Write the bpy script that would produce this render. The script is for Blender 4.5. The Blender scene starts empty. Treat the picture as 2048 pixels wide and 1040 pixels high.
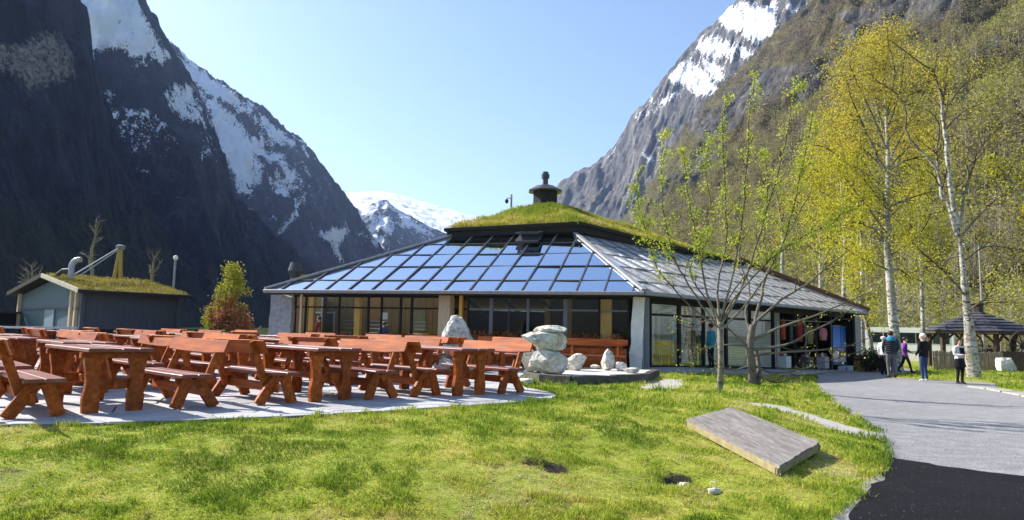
import bpy, bmesh, math, random
import numpy as np
from mathutils import Vector, Matrix, Euler

random.seed(7)
RNG = np.random.default_rng(7)
S = bpy.context.scene
COL = S.collection
R = math.radians

# ------------------------------------------------------------------ camera
F = 1365.0
EYE = 1.18
PITCH = math.atan(140.0 / F)
ROLL = R(1.2)
cam_d = bpy.data.cameras.new('camera')
cam = bpy.data.objects.new('camera', cam_d)
COL.objects.link(cam)
cam_d.sensor_width = 36.0
cam_d.lens = F / 2048 * 36.0
cam_d.clip_start = 0.1
cam_d.clip_end = 12000
CR = Matrix.Rotation(math.pi / 2 + PITCH, 3, 'X') @ Matrix.Rotation(ROLL, 3, 'Z')
cam.matrix_world = Matrix.Translation((0, 0, EYE)) @ CR.to_4x4()
S.camera = cam

# ------------------------------------------------------------------ sky, sun, exposure
SUN_AZ = Vector((-0.90, 0.43, 0)).normalized()
SUN_EL = R(38)
SD = Vector((SUN_AZ.x * math.cos(SUN_EL), SUN_AZ.y * math.cos(SUN_EL), math.sin(SUN_EL)))
W = bpy.data.worlds.new('World')
S.world = W
W.use_nodes = True
nt = W.node_tree
bg = nt.nodes['Background']
sky = nt.nodes.new('ShaderNodeTexSky')
sky.sky_type = 'NISHITA'
sky.sun_disc = False
sky.sun_elevation = SUN_EL
sky.sun_rotation = math.atan2(SUN_AZ.x, SUN_AZ.y)
sky.altitude = 0
sky.air_density = 1.0
sky.dust_density = 1.0
sky.ozone_density = 2.6
nt.links.new(sky.outputs[0], bg.inputs[0])
bg.inputs[1].default_value = 0.105
sun_d = bpy.data.lights.new('sun', 'SUN')
sun_d.energy = 5.0
sun_d.angle = R(0.5)
sun_d.color = (1.0, 0.94, 0.84)
sun = bpy.data.objects.new('sun', sun_d)
COL.objects.link(sun)
sun.rotation_euler = (-SD).to_track_quat('-Z', 'Y').to_euler()
sun.location = (-20, 10, 30)
S.view_settings.view_transform = 'Standard'
S.view_settings.look = 'None'
S.view_settings.gamma = 1
S.view_settings.use_curve_mapping = False
S.view_settings.exposure = 1.2
S.cycles.use_denoising = True
S.cycles.max_bounces = 7
S.cycles.diffuse_bounces = 3
S.cycles.glossy_bounces = 3
S.cycles.transparent_max_bounces = 12
S.cycles.transmission_bounces = 4
S.cycles.volume_bounces = 0
S.cycles.sample_clamp_indirect = 6

# ------------------------------------------------------------------ where a ray of the photograph meets a plane
def ray(px, py):
    d = CR @ Vector((px - 1024, 520 - py, -F))
    return d
def at(px, py, Y):
    d = ray(px, py)
    return Vector((d.x * Y / d.y, Y, EYE + d.z * Y / d.y))
def atz(px, py, z):
    d = ray(px, py)
    t = (z - EYE) / d.z
    return Vector((d.x * t, d.y * t, z))
def onplane(px, py, o, n):
    d = ray(px, py)
    c = Vector((0, 0, EYE))
    t = (Vector(o) - c).dot(Vector(n)) / d.dot(Vector(n))
    return c + d * t
CRn = np.array(CR)
def project(P):
    q = (P - np.array([0, 0, EYE])) @ CRn
    w = np.maximum(-q[:, 2], 1e-3)
    return 1024 + F * q[:, 0] / w, 520 - F * q[:, 1] / w

# ------------------------------------------------------------------ noise (numpy)
def _hash(ix, iy, iz, seed):
    h = (ix.astype(np.int64) * 374761393 + iy.astype(np.int64) * 668265263 + iz.astype(np.int64) * 2147483647 + seed * 974634777)
    h = (h ^ (h >> 13)) * 1274126177
    h = h ^ (h >> 16)
    return (h & 0xFFFFFF).astype(np.float64) / float(0xFFFFFF)
def vnoise(x, y, z, seed=0):
    x, y, z = np.broadcast_arrays(np.asarray(x, float), np.asarray(y, float), np.asarray(z, float))
    x0, y0, z0 = np.floor(x), np.floor(y), np.floor(z)
    fx, fy, fz = x - x0, y - y0, z - z0
    fx, fy, fz = fx * fx * (3 - 2 * fx), fy * fy * (3 - 2 * fy), fz * fz * (3 - 2 * fz)
    def h(a, b, c): return _hash(x0 + a, y0 + b, z0 + c, seed)
    c00 = h(0, 0, 0) * (1 - fx) + h(1, 0, 0) * fx
    c10 = h(0, 1, 0) * (1 - fx) + h(1, 1, 0) * fx
    c01 = h(0, 0, 1) * (1 - fx) + h(1, 0, 1) * fx
    c11 = h(0, 1, 1) * (1 - fx) + h(1, 1, 1) * fx
    return (c00 * (1 - fy) + c10 * fy) * (1 - fz) + (c01 * (1 - fy) + c11 * fy) * fz
def fbm(x, y, z, oct=5, seed=0, ridged=False):
    s, a, t = 0, 0.5, 0
    for k in range(oct):
        n = vnoise(x * 2 ** k, y * 2 ** k, z * 2 ** k, seed + k)
        if ridged: n = 1 - np.abs(2 * n - 1)
        s = s + n * a; t += a; a *= 0.5
    return s / t
def smooth(a, b, x):
    t = np.clip((x - a) / (b - a), 0, 1)
    return t * t * (3 - 2 * t)
def inpoly(px, py, poly):
    px, py = np.asarray(px, float), np.asarray(py, float)
    r = np.zeros(px.shape, bool)
    n = len(poly)
    j = n - 1
    for i in range(n):
        xi, yi = poly[i][0], poly[i][1]; xj, yj = poly[j][0], poly[j][1]
        c = ((yi > py) != (yj > py)) & (px < (xj - xi) * (py - yi) / ((yj - yi) if yj != yi else 1e-9) + xi)
        r ^= c; j = i
    return r
def polydist(px, py, poly, closed=True):
    px, py = np.asarray(px, float), np.asarray(py, float)
    d = np.full(px.shape, 1e9)
    n = len(poly)
    for i in range(n if closed else n - 1):
        ax, ay = poly[i][0], poly[i][1]; bx, by = poly[(i + 1) % n][0], poly[(i + 1) % n][1]
        vx, vy = bx - ax, by - ay
        t = np.clip(((px - ax) * vx + (py - ay) * vy) / (vx * vx + vy * vy + 1e-12), 0, 1)
        d = np.minimum(d, np.hypot(px - ax - t * vx, py - ay - t * vy))
    return d
def sdist(px, py, poly):                   # positive inside
    d = polydist(px, py, poly)
    return np.where(inpoly(px, py, poly), d, -d)

# ------------------------------------------------------------------ meshes
def mesh_np(name, V, faces, mats, smooth_=False, attrs=None, mi=None):
    V = np.asarray(V, np.float32)
    me = bpy.data.meshes.new(name)
    me.vertices.add(len(V)); me.vertices.foreach_set('co', V.ravel())
    faces = [np.asarray(f, np.int32) for f in (faces if isinstance(faces, list) else [faces]) if len(f)]
    nl = sum(f.size for f in faces); nf = sum(len(f) for f in faces)
    me.loops.add(nl); me.loops.foreach_set('vertex_index', np.concatenate([f.ravel() for f in faces]))
    tot = np.concatenate([np.full(len(f), f.shape[1], np.int32) for f in faces])
    me.polygons.add(nf)
    me.polygons.foreach_set('loop_start', (np.cumsum(tot) - tot).astype(np.int32))
    me.polygons.foreach_set('loop_total', tot)
    if smooth_: me.polygons.foreach_set('use_smooth', np.ones(nf, bool))
    for m in (mats if isinstance(mats, (list, tuple)) else [mats]): me.materials.append(m)
    if mi is not None: me.polygons.foreach_set('material_index', np.asarray(mi, np.int32))
    for k, v in (attrs or {}).items():
        a = me.attributes.new(k, 'FLOAT', 'POINT'); a.data.foreach_set('value', np.asarray(v, np.float32))
    me.update(calc_edges=True)
    me.validate()
    return me
def put(name, me, parent=None, loc=None, rot=None):
    o = bpy.data.objects.new(name, me)
    COL.objects.link(o)
    if parent: o.parent = parent
    if loc is not None: o.location = loc
    if rot is not None: o.rotation_euler = rot
    return o
def tag(o, label=None, cat=None, group=None, kind=None):
    if label: o['label'] = label
    if cat: o['category'] = cat
    if group: o['group'] = group
    if kind: o['kind'] = kind
    return o
def thing(name, label, cat, loc=(0, 0, 0), rz=0, group=None):
    o = bpy.data.objects.new(name, None)
    COL.objects.link(o)
    o.location = loc; o.rotation_euler = (0, 0, rz); o.empty_display_size = 0.2
    return tag(o, label, cat, group)
KIDS = {}
def kids(o):
    return [c for c in COL.objects if c.parent == o]
def copy_tree(o, kid_map, parent=None):
    c = o.copy(); COL.objects.link(c)
    if parent: c.parent = parent
    for ch in kid_map.get(o.name, []): copy_tree(ch, kid_map, c)
    return c
def kidmap():
    m = {}
    for o in COL.objects:
        if o.parent: m.setdefault(o.parent.name, []).append(o)
    return m

class MB:
    def __init__(s): s.v = []; s.f = []; s.m = []
    def add(s, V, Fc, m=0):
        b = len(s.v); s.v += [tuple(p) for p in V]
        for f in Fc: s.f.append(tuple(b + i for i in f)); s.m.append(m)
    def box(s, c, d, rot=None, m=0):
        M_ = (rot.to_matrix() if isinstance(rot, Euler) else rot) if rot is not None else Matrix.Identity(3)
        V = [Vector(c) + M_ @ Vector((x * d[0] / 2, y * d[1] / 2, z * d[2] / 2)) for x in (-1, 1) for y in (-1, 1) for z in (-1, 1)]
        s.add(V, [(0, 1, 3, 2), (4, 6, 7, 5), (0, 4, 5, 1), (2, 3, 7, 6), (0, 2, 6, 4), (1, 5, 7, 3)], m)
    def beam(s, a, b, w, t, up=(0, 0, 1), ch=0.0, m=0):
        """bar from a to b, w across, t along 'up', with chamfered long edges"""
        a, b = Vector(a), Vector(b); ax = (b - a).normalized()
        sd = ax.cross(Vector(up))
        if sd.length < 1e-4: sd = ax.cross(Vector((1, 0, 0)))
        sd.normalize(); u = sd.cross(ax).normalized()
        if ch > 0:
            pr = [(-w/2+ch, -t/2), (w/2-ch, -t/2), (w/2, -t/2+ch), (w/2, t/2-ch), (w/2-ch, t/2), (-w/2+ch, t/2), (-w/2, t/2-ch), (-w/2, -t/2+ch)]
        else:
            pr = [(-w/2, -t/2), (w/2, -t/2), (w/2, t/2), (-w/2, t/2)]
        n = len(pr)
        V = [a + sd * x + u * y for x, y in pr] + [b + sd * x + u * y for x, y in pr]
        s.add(V, [tuple(reversed(range(n))), tuple(range(n, 2 * n))] + [(i, (i + 1) % n, n + (i + 1) % n, n + i) for i in range(n)], m)
    def prism(s, pts, n, d, m=0):
        """outline pts (3-D, planar) pushed d along n"""
        n = Vector(n); k = len(pts); P = [Vector(p) for p in pts]
        V = P + [p + n * d for p in P]
        s.add(V, [tuple(reversed(range(k))), tuple(range(k, 2 * k))] + [(i, (i + 1) % k, k + (i + 1) % k, k + i) for i in range(k)], m)
    def tube(s, P, rad, n=8, cap=True, m=0):
        P = [Vector(p) for p in P]; k = len(P)
        rad = rad if isinstance(rad, (list, tuple)) else [rad] * k
        V = []; pu = None
        for i in range(k):
            t = (P[min(i + 1, k - 1)] - P[max(i - 1, 0)]).normalized()
            if pu is None: pu = t.cross(Vector((0.31, 0.77, 0.55))).normalized()
            u = (pu - t * pu.dot(t)).normalized(); w = t.cross(u); pu = u
            V += [P[i] + (u * math.cos(2 * math.pi * j / n) + w * math.sin(2 * math.pi * j / n)) * rad[i] for j in range(n)]
        Fc = [(i * n + j, i * n + (j + 1) % n, (i + 1) * n + (j + 1) % n, (i + 1) * n + j) for i in range(k - 1) for j in range(n)]
        if cap: Fc += [tuple(reversed(range(n))), tuple(range((k - 1) * n, k * n))]
        s.add(V, Fc, m)
    def lathe(s, prof, n=14, c=(0, 0, 0), m=0):
        s.tube([Vector(c) + Vector((0, 0, z)) for r, z in prof], [max(r, 1e-3) for r, z in prof], n, True, m)
    def mesh(s, name, mats, smooth_=False):
        me = bpy.data.meshes.new(name); me.from_pydata(s.v, [], s.f)
        for m in (mats if isinstance(mats, (list, tuple)) else [mats]): me.materials.append(m)
        me.polygons.foreach_set('material_index', s.m)
        if smooth_: me.polygons.foreach_set('use_smooth', [True] * len(s.f))
        me.update(); return me
    def build(s, name, mats, parent=None, smooth_=False, loc=None, rot=None):
        return put(name, s.mesh(name, mats, smooth_), parent, loc, rot)

# ------------------------------------------------------------------ materials
def new_mat(name):
    m = bpy.data.materials.new(name); m.use_nodes = True
    t = m.node_tree; t.nodes.clear()
    out = t.nodes.new('ShaderNodeOutputMaterial')
    return m, t, out
def N(t, typ, **kw):
    n = t.nodes.new(typ)
    for k, v in kw.items():
        if k.startswith('i_'):
            n.inputs[int(k[2:]) if k[2:].isdigit() else k[2:].replace('_', ' ')].default_value = v
        else: setattr(n, k, v)
    return n
def ramp(t, fac, stops, interp='LINEAR'):
    r = t.nodes.new('ShaderNodeValToRGB'); r.color_ramp.interpolation = interp
    el = r.color_ramp.elements
    while len(el) < len(stops): el.new(0.5)
    for e, (p, c) in zip(el, stops):
        e.position = p; e.color = (*c, 1) if len(c) == 3 else c
    t.links.new(fac, r.inputs[0]); return r.outputs[0]
def noise(t, scale, detail=4, rough=0.55, stretch=None, coord='Object', rnd=0.0, dist=0.0):
    tc = t.nodes.new('ShaderNodeTexCoord')
    v = tc.outputs[coord]
    if rnd:
        oi = t.nodes.new('ShaderNodeObjectInfo')
        ml = N(t, 'ShaderNodeMath', operation='MULTIPLY'); ml.inputs[1].default_value = rnd
        t.links.new(oi.outputs['Random'], ml.inputs[0])
        ad = N(t, 'ShaderNodeVectorMath', operation='ADD')
        t.links.new(v, ad.inputs[0]); t.links.new(ml.outputs[0], ad.inputs[1]); v = ad.outputs[0]
    if stretch:
        mp = t.nodes.new('ShaderNodeMapping'); mp.inputs['Scale'].default_value = stretch
        t.links.new(v, mp.inputs[0]); v = mp.outputs[0]
    n = t.nodes.new('ShaderNodeTexNoise')
    n.inputs['Scale'].default_value = scale; n.inputs['Detail'].default_value = detail
    n.inputs['Roughness'].default_value = rough; n.inputs['Distortion'].default_value = dist
    t.links.new(v, n.inputs['Vector']); return n.outputs['Fac']
def mixc(t, fac, a, b, mode='MIX'):
    m = t.nodes.new('ShaderNodeMix'); m.data_type = 'RGBA'; m.blend_type = mode
    for s_, x in ((0, fac), (6, a), (7, b)):
        if isinstance(x, (int, float)): m.inputs[s_].default_value = x
        elif isinstance(x, (tuple, list)): m.inputs[s_].default_value = (*x, 1)
        else: t.links.new(x, m.inputs[s_])
    return m.outputs[2]
def bsdf(t, out, color, rough=0.7, spec=0.3, bumpf=None, bumps=0.3, bdist=0.02, metal=0.0, sheen=0):
    b = t.nodes.new('ShaderNodeBsdfPrincipled')
    if isinstance(color, (tuple, list)): b.inputs['Base Color'].default_value = (*color, 1)
    else: t.links.new(color, b.inputs['Base Color'])
    if isinstance(rough, (int, float)): b.inputs['Roughness'].default_value = rough
    else: t.links.new(rough, b.inputs['Roughness'])
    b.inputs['Specular IOR Level'].default_value = spec
    b.inputs['Metallic'].default_value = metal
    if bumpf is not None:
        bp = t.nodes.new('ShaderNodeBump'); bp.inputs['Strength'].default_value = bumps; bp.inputs['Distance'].default_value = bdist
        t.links.new(bumpf, bp.inputs['Height']); t.links.new(bp.outputs[0], b.inputs['Normal'])
    t.links.new(b.outputs[0], out.inputs[0]); return b
def simple(name, c1, c2=None, scale=6, rough=0.7, spec=0.3, bump=0.0, bd=0.01, stretch=None, rnd=3.0, metal=0, detail=5, lo=0.3, hi=0.7, var=0.0):
    m, t, out = new_mat(name)
    n = noise(t, scale, detail, 0.6, stretch, rnd=rnd)
    c = ramp(t, n, [(lo, c1), (hi, c2 or tuple(x * 0.75 for x in c1))])
    if var:
        oi = t.nodes.new('ShaderNodeObjectInfo')
        hs = t.nodes.new('ShaderNodeHueSaturation')
        mr = N(t, 'ShaderNodeMapRange'); mr.inputs[3].default_value = 1 - var; mr.inputs[4].default_value = 1 + var
        t.links.new(oi.outputs['Random'], mr.inputs[0]); t.links.new(mr.outputs[0], hs.inputs['Value']); t.links.new(c, hs.inputs['Color'])
        c = hs.outputs[0]
    bsdf(t, out, c, rough, spec, n if bump else None, bump, bd, metal); return m
def attr_mat(name, attr, stops, rough=0.8, spec=0.15, transl=0.0, extra=None):
    m, t, out = new_mat(name)
    a = N(t, 'ShaderNodeAttribute', attribute_name=attr)
    c = ramp(t, a.outputs['Fac'], stops)
    b = bsdf(t, out, c, rough, spec)
    if transl:
        tr = t.nodes.new('ShaderNodeBsdfTranslucent'); t.links.new(c, tr.inputs[0])
        mx = t.nodes.new('ShaderNodeMixShader'); mx.inputs[0].default_value = transl
        t.links.new(b.outputs[0], mx.inputs[1]); t.links.new(tr.outputs[0], mx.inputs[2]); t.links.new(mx.outputs[0], out.inputs[0])
    return m
def glass(name, tint, refl_lo, refl_hi, gcol=(1, 1, 1), rough=0.0, dirt=0.0, milkc=(0.5, 0.5, 0.5)):
    m, t, out = new_mat(name)
    fr = t.nodes.new('ShaderNodeFresnel'); fr.inputs[0].default_value = 1.5
    mr = N(t, 'ShaderNodeMapRange'); mr.inputs[1].default_value = 0.04; mr.inputs[2].default_value = 0.6
    mr.inputs[3].default_value = refl_lo; mr.inputs[4].default_value = refl_hi
    t.links.new(fr.outputs[0], mr.inputs[0])
    tr = t.nodes.new('ShaderNodeBsdfTransparent'); tr.inputs[0].default_value = (*tint, 1)
    gl = t.nodes.new('ShaderNodeBsdfGlossy'); gl.inputs[0].default_value = (*gcol, 1); gl.inputs[1].default_value = rough
    mx = t.nodes.new('ShaderNodeMixShader')
    t.links.new(mr.outputs[0], mx.inputs[0]); t.links.new(tr.outputs[0], mx.inputs[1]); t.links.new(gl.outputs[0], mx.inputs[2])
    last = mx.outputs[0]
    if dirt:
        df = t.nodes.new('ShaderNodeBsdfDiffuse'); df.inputs[0].default_value = (*milkc, 1)
        n = noise(t, 3.0, 6, 0.65, rnd=5)
        r = ramp(t, n, [(0.35, (dirt * 0.35,) * 3), (0.7, (dirt,) * 3)])
        m2 = t.nodes.new('ShaderNodeMixShader')
        t.links.new(r, m2.inputs[0]); t.links.new(last, m2.inputs[1]); t.links.new(df.outputs[0], m2.inputs[2]); last = m2.outputs[0]
    t.links.new(last, out.inputs[0]); return m

# ================================================================== mountains
def rnoise(t, scale, detail, rough, stretch, lac=2.2, typ='RIDGED_MULTIFRACTAL'):
    tc = t.nodes.new('ShaderNodeTexCoord'); mp = t.nodes.new('ShaderNodeMapping'); mp.inputs['Scale'].default_value = stretch
    t.links.new(tc.outputs['Object'], mp.inputs[0]); n = t.nodes.new('ShaderNodeTexNoise'); n.noise_type = typ
    n.inputs['Scale'].default_value = scale; n.inputs['Detail'].default_value = detail; n.inputs['Roughness'].default_value = rough; n.inputs['Lacunarity'].default_value = lac
    try: n.normalize = True
    except Exception: pass
    t.links.new(mp.outputs[0], n.inputs['Vector']); return n.outputs['Fac']
def mount_mat(name, rock, veg, sc, snowc=(0.88, 0.92, 0.98), bump=1.0, samt=1.5):
    m, t, out = new_mat(name)
    n1 = noise(t, 0.018 * sc, 9, 0.7, (1, 1, 0.3), dist=0.8)
    n2 = noise(t, 0.10 * sc, 9, 0.74, (1, 1, 0.45), dist=0.5)
    n3 = noise(t, 0.45 * sc, 6, 0.72)
    nr = rnoise(t, 0.03 * sc, 8, 0.62, (1, 1, 0.4))
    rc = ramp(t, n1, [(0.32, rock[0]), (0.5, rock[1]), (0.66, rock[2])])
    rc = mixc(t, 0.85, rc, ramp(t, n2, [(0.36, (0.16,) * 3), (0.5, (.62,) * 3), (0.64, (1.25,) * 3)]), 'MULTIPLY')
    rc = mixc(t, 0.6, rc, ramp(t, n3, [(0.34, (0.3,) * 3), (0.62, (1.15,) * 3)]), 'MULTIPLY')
    vc = ramp(t, n2, [(0.36, veg[0]), (0.5, veg[1]), (0.66, veg[2])])
    vc = mixc(t, 0.75, vc, ramp(t, n3, [(0.35, (0.28,) * 3), (0.65, (1.1,) * 3)]), 'MULTIPLY')
    av = N(t, 'ShaderNodeAttribute', attribute_name='veg')
    asn = N(t, 'ShaderNodeAttribute', attribute_name='snow')
    apl = N(t, 'ShaderNodeAttribute', attribute_name='pale')
    def thr(a, n, amt, lo, hi):
        s1 = N(t, 'ShaderNodeMath', operation='SUBTRACT'); t.links.new(n, s1.inputs[0]); s1.inputs[1].default_value = 0.5
        s2 = N(t, 'ShaderNodeMath', operation='MULTIPLY_ADD'); t.links.new(s1.outputs[0], s2.inputs[0]); s2.inputs[1].default_value = amt
        t.links.new(a, s2.inputs[2])
        mr = N(t, 'ShaderNodeMapRange'); mr.interpolation_type = 'SMOOTHSTEP'; mr.inputs[1].default_value = lo; mr.inputs[2].default_value = hi
        t.links.new(s2.outputs[0], mr.inputs[0]); return mr.outputs[0]
    def avg(a, b, f): return mixc(t, f, a, b)
    ns = avg(avg(n2, n3, .45), n1, .2)
    c = mixc(t, thr(apl.outputs['Fac'], ns, 2.4, 0.35, 0.75), rc, ramp(t, n3, [(0.36, (0.05, 0.045, 0.04)), (0.6, (0.40, 0.37, 0.33))]))
    c = mixc(t, thr(av.outputs['Fac'], ns, 2.2, 0.4, 0.62), c, vc)
    c = mixc(t, thr(asn.outputs['Fac'], ns, samt * 2.2, 0.44, 0.56), c, snowc)
    hb = avg(avg(n1, n2, .55), nr, .35)
    bsdf(t, out, c, 0.92, 0.05, hb, bump, 16.0 / sc); return m

def mountain(name, sky_l, base_l, nu, nv, amp, mat, foot=0.45, seed=0, freq=0.012, snow=None, veg=None, pale=None, back=220, slope_snow=None, vstretch=0.45, topflat=0.0, z0=-6):
    """sky_l: [(px,py,Y)] ridge line; base_l: [(px,Y)] foot line on the valley floor, one per ridge knot"""
    Pk = np.array([at(*p) for p in sky_l]); Bk = []
    for px, Y in base_l:
        p = at(px, 660, Y); Bk.append((p.x, Y, z0))
    Bk = np.array(Bk)
    seg = np.r_[0, np.cumsum(np.hypot(*np.diff(np.array(sky_l)[:, :2], axis=0).T))]; seg /= seg[-1]
    u = np.linspace(0, 1, nu)
    Pt = np.stack([np.interp(u, seg, Pk[:, k]) for k in range(3)], 1)
    Bt = np.stack([np.interp(u, seg, Bk[:, k]) for k in range(3)], 1)
    nb = 10
    v = np.linspace(0, 1, nv)
    h = np.where(v < 0.3, foot * v / 0.3, foot + (1 - foot - topflat) * (v - 0.3) / 0.7)
    if topflat: h = h + topflat * smooth(0.86, 1.0, v)
    G = np.zeros((nu, nv + nb, 3))
    G[:, :nv, :2] = Bt[:, None, :2] + (Pt - Bt)[:, None, :2] * h[None, :, None]
    G[:, :nv, 2] = Bt[:, None, 2] + (Pt - Bt)[:, None, 2] * v[None, :]
    d = (Pt - Bt)[:, :2]; d /= np.linalg.norm(d, axis=1)[:, None] + 1e-9
    for k in range(nb):
        f = (k + 1) / nb
        G[:, nv + k, :2] = Pt[:, :2] + d * back * f
        G[:, nv + k, 2] = Pt[:, 2] + (Bt[:, 2] - Pt[:, 2]) * f ** 1.6
    X, Y, Z = G[..., 0], G[..., 1], G[..., 2]
    n = fbm(X * freq, Y * freq, Z * freq * vstretch, 6, seed, True) - 0.55
    n2 = fbm(X * freq * 4.3, Y * freq * 4.3, Z * freq * 4.3 * 0.22, 6, seed + 31, True) - 0.55
    vv = np.r_[v, np.linspace(1, 1.6, nb)][None, :]
    tap = smooth(0, 0.2, vv) * (1 - 0.55 * smooth(0.9, 1.0, vv))
    out = np.zeros((nu, 1, 3)); out[:, 0, :2] = -d; out[:, 0, 2] = 0.45
    G = G + out * (amp * (n * 1.6 + n2 * 0.5) * tap)[..., None]
    # rim roughness
    G[..., 2] += (fbm(X * freq * 7, Y * freq * 7, 0 * Z, 5, seed + 77, True) - 0.5) * amp * 0.5 * tap
    V = G.reshape(-1, 3); M_ = nv + nb
    ii, jj = np.meshgrid(np.arange(nu - 1), np.arange(M_ - 1), indexing='ij')
    a = (ii * M_ + jj).ravel(); q = np.stack([a, a + M_, a + M_ + 1, a + 1], 1)
    px, py = project(V)
    du = np.gradient(G, axis=0); dv = np.gradient(G, axis=1)
    nr = np.cross(du, dv); nr /= np.linalg.norm(nr, axis=2)[..., None] + 1e-9
    up = np.abs(nr[..., 2]).ravel()
    wn = fbm(V[:, 0] * freq * 3, V[:, 1] * freq * 3, V[:, 2] * freq * 3, 5, seed + 5)
    def paint(f):
        if f is None: return np.zeros(len(V))
        return f(px, py, V, up, wn)
    me = mesh_np(name, V, q, mat, False, {'snow': paint(snow), 'veg': paint(veg), 'pale': paint(pale)})
    o = put(name, me); tag(o, kind='structure')
    return o, G

def patches(polys, soft=14, wob=26):
    def f(px, py, V, up, wn):
        s = np.zeros(len(V))
        dx = (wn - 0.5) * wob * 2
        for p, a in polys:
            s = np.maximum(s, a * smooth(-soft, soft, sdist(px + dx, py + dx * 0.6, p)))
        return s
    return f

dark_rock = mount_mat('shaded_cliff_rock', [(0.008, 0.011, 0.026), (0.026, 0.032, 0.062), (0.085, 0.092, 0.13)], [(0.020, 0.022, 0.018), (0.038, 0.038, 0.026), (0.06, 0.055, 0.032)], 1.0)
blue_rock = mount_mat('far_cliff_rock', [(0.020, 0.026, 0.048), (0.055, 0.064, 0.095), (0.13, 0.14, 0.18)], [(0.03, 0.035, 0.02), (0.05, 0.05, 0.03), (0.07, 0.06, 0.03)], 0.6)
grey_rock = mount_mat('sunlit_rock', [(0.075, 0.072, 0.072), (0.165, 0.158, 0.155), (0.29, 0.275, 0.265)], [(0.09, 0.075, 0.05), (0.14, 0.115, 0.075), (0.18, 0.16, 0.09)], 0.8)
hill_rock = mount_mat('hillside_ground', [(0.05, 0.05, 0.055), (0.13, 0.125, 0.12), (0.24, 0.23, 0.22)], [(0.075, 0.065, 0.03), (0.13, 0.11, 0.05), (0.16, 0.15, 0.055)], 1.6)

# near dark cliff on the left
def l1_pale(px, py, V, up, wn):
    return 0.75 * smooth(-30, 30, sdist(px, py, [(-400, 60), (20, 90), (60, 70), (110, 60), (150, 100), (150, 150), (100, 175), (60, 180), (0, 140), (-400, 160)]))
def l1_snow(px, py, V, up, wn):
    s = smooth(0.6, 0.8, wn) * (1 - smooth(0, 120, py)) * 0.45
    return s
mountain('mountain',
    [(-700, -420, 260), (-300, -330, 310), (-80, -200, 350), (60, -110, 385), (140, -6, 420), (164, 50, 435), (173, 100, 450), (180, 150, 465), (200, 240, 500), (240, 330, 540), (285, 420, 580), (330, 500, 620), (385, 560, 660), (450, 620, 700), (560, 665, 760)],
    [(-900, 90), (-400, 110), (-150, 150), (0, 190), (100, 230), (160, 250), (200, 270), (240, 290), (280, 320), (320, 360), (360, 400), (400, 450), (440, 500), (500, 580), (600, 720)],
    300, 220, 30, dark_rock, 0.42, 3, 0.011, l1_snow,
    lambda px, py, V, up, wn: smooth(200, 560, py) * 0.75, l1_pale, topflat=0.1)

# second wall with the snowfield on top
l2_polys = [([(120, -40), (262, -20), (300, 50), (338, 112), (322, 128), (290, 112), (262, 118), (235, 100), (205, 103), (186, 98), (170, 70), (150, 30)], 1.0),
            ([(174, 100), (190, 100), (185, 135), (178, 140)], 0.8), ([(255, 108), (320, 120), (300, 150), (285, 135), (262, 140)], 0.55),
            ([(318, 185), (345, 160), (385, 165), (405, 215), (412, 255), (380, 245), (355, 240), (325, 215)], 0.78),
            ([(200, 236), (240, 225), (250, 240), (222, 250)], 0.8), ([(248, 217), (305, 228), (320, 240), (290, 241), (260, 232)], 0.8),
            ([(262, 250), (318, 248), (322, 258), (270, 258)], 0.75), ([(265, 338), (298, 338), (298, 346), (270, 345)], 0.7),
            ([(300, 290), (330, 285), (325, 300), (300, 303)], 0.5), ([(395, 300), (425, 290), (420, 320), (400, 318)], 0.5), ([(345, 385), (360, 380), (355, 392), (345, 395)], .5)]
l2p = patches(l2_polys, 20, 18)
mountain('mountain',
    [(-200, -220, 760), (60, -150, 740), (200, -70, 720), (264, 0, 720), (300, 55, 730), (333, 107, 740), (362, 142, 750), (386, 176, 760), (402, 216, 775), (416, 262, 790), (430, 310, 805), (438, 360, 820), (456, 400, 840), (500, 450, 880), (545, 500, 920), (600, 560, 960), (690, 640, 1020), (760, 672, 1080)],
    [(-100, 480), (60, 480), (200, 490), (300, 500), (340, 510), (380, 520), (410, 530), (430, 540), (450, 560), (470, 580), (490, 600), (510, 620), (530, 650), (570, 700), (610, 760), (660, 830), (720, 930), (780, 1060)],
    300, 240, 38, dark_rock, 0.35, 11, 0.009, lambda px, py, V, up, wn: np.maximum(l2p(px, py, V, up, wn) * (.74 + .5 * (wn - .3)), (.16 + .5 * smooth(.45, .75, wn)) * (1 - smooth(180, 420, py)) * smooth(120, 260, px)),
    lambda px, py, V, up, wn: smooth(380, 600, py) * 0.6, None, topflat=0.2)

# snowy ridge behind it
l3_polys = [([(318, 95), (345, 108), (395, 135), (445, 165), (485, 196), (512, 214), (500, 232), (470, 226), (455, 205), (430, 200), (405, 180), (385, 165), (350, 140)], 1.0),
            ([(395, 180), (430, 195), (460, 225), (480, 240), (500, 270), (515, 310), (528, 345), (520, 365), (500, 372), (470, 365), (450, 330), (435, 290), (420, 250), (405, 210)], 0.9),
            ([(455, 340), (500, 360), (510, 385), (495, 400), (470, 385)], 0.75),
            ([(530, 250), (575, 272), (600, 283), (585, 292), (560, 285), (540, 280)], 1.0), ([(520, 235), (540, 245), (545, 270), (535, 262)], .7),
            ([(540, 330), (575, 335), (590, 380), (565, 385), (545, 360)], 0.55), ([(528, 345), (552, 352), (550, 370), (530, 368)], .75), ([(590, 395), (610, 385), (590, 425), (568, 470), (560, 468), (575, 430)], 0.95),
            ([(535, 425), (560, 430), (555, 445), (540, 440)], 0.6), ([(640, 470), (690, 445), (700, 460), (680, 490), (690, 515), (700, 530), (682, 525), (660, 490)], 0.95),
            ([(610, 440), (625, 450), (622, 462), (612, 455)], 0.6), ([(715, 470), (760, 455), (770, 475), (760, 500), (735, 485)], 0.6)]
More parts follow.
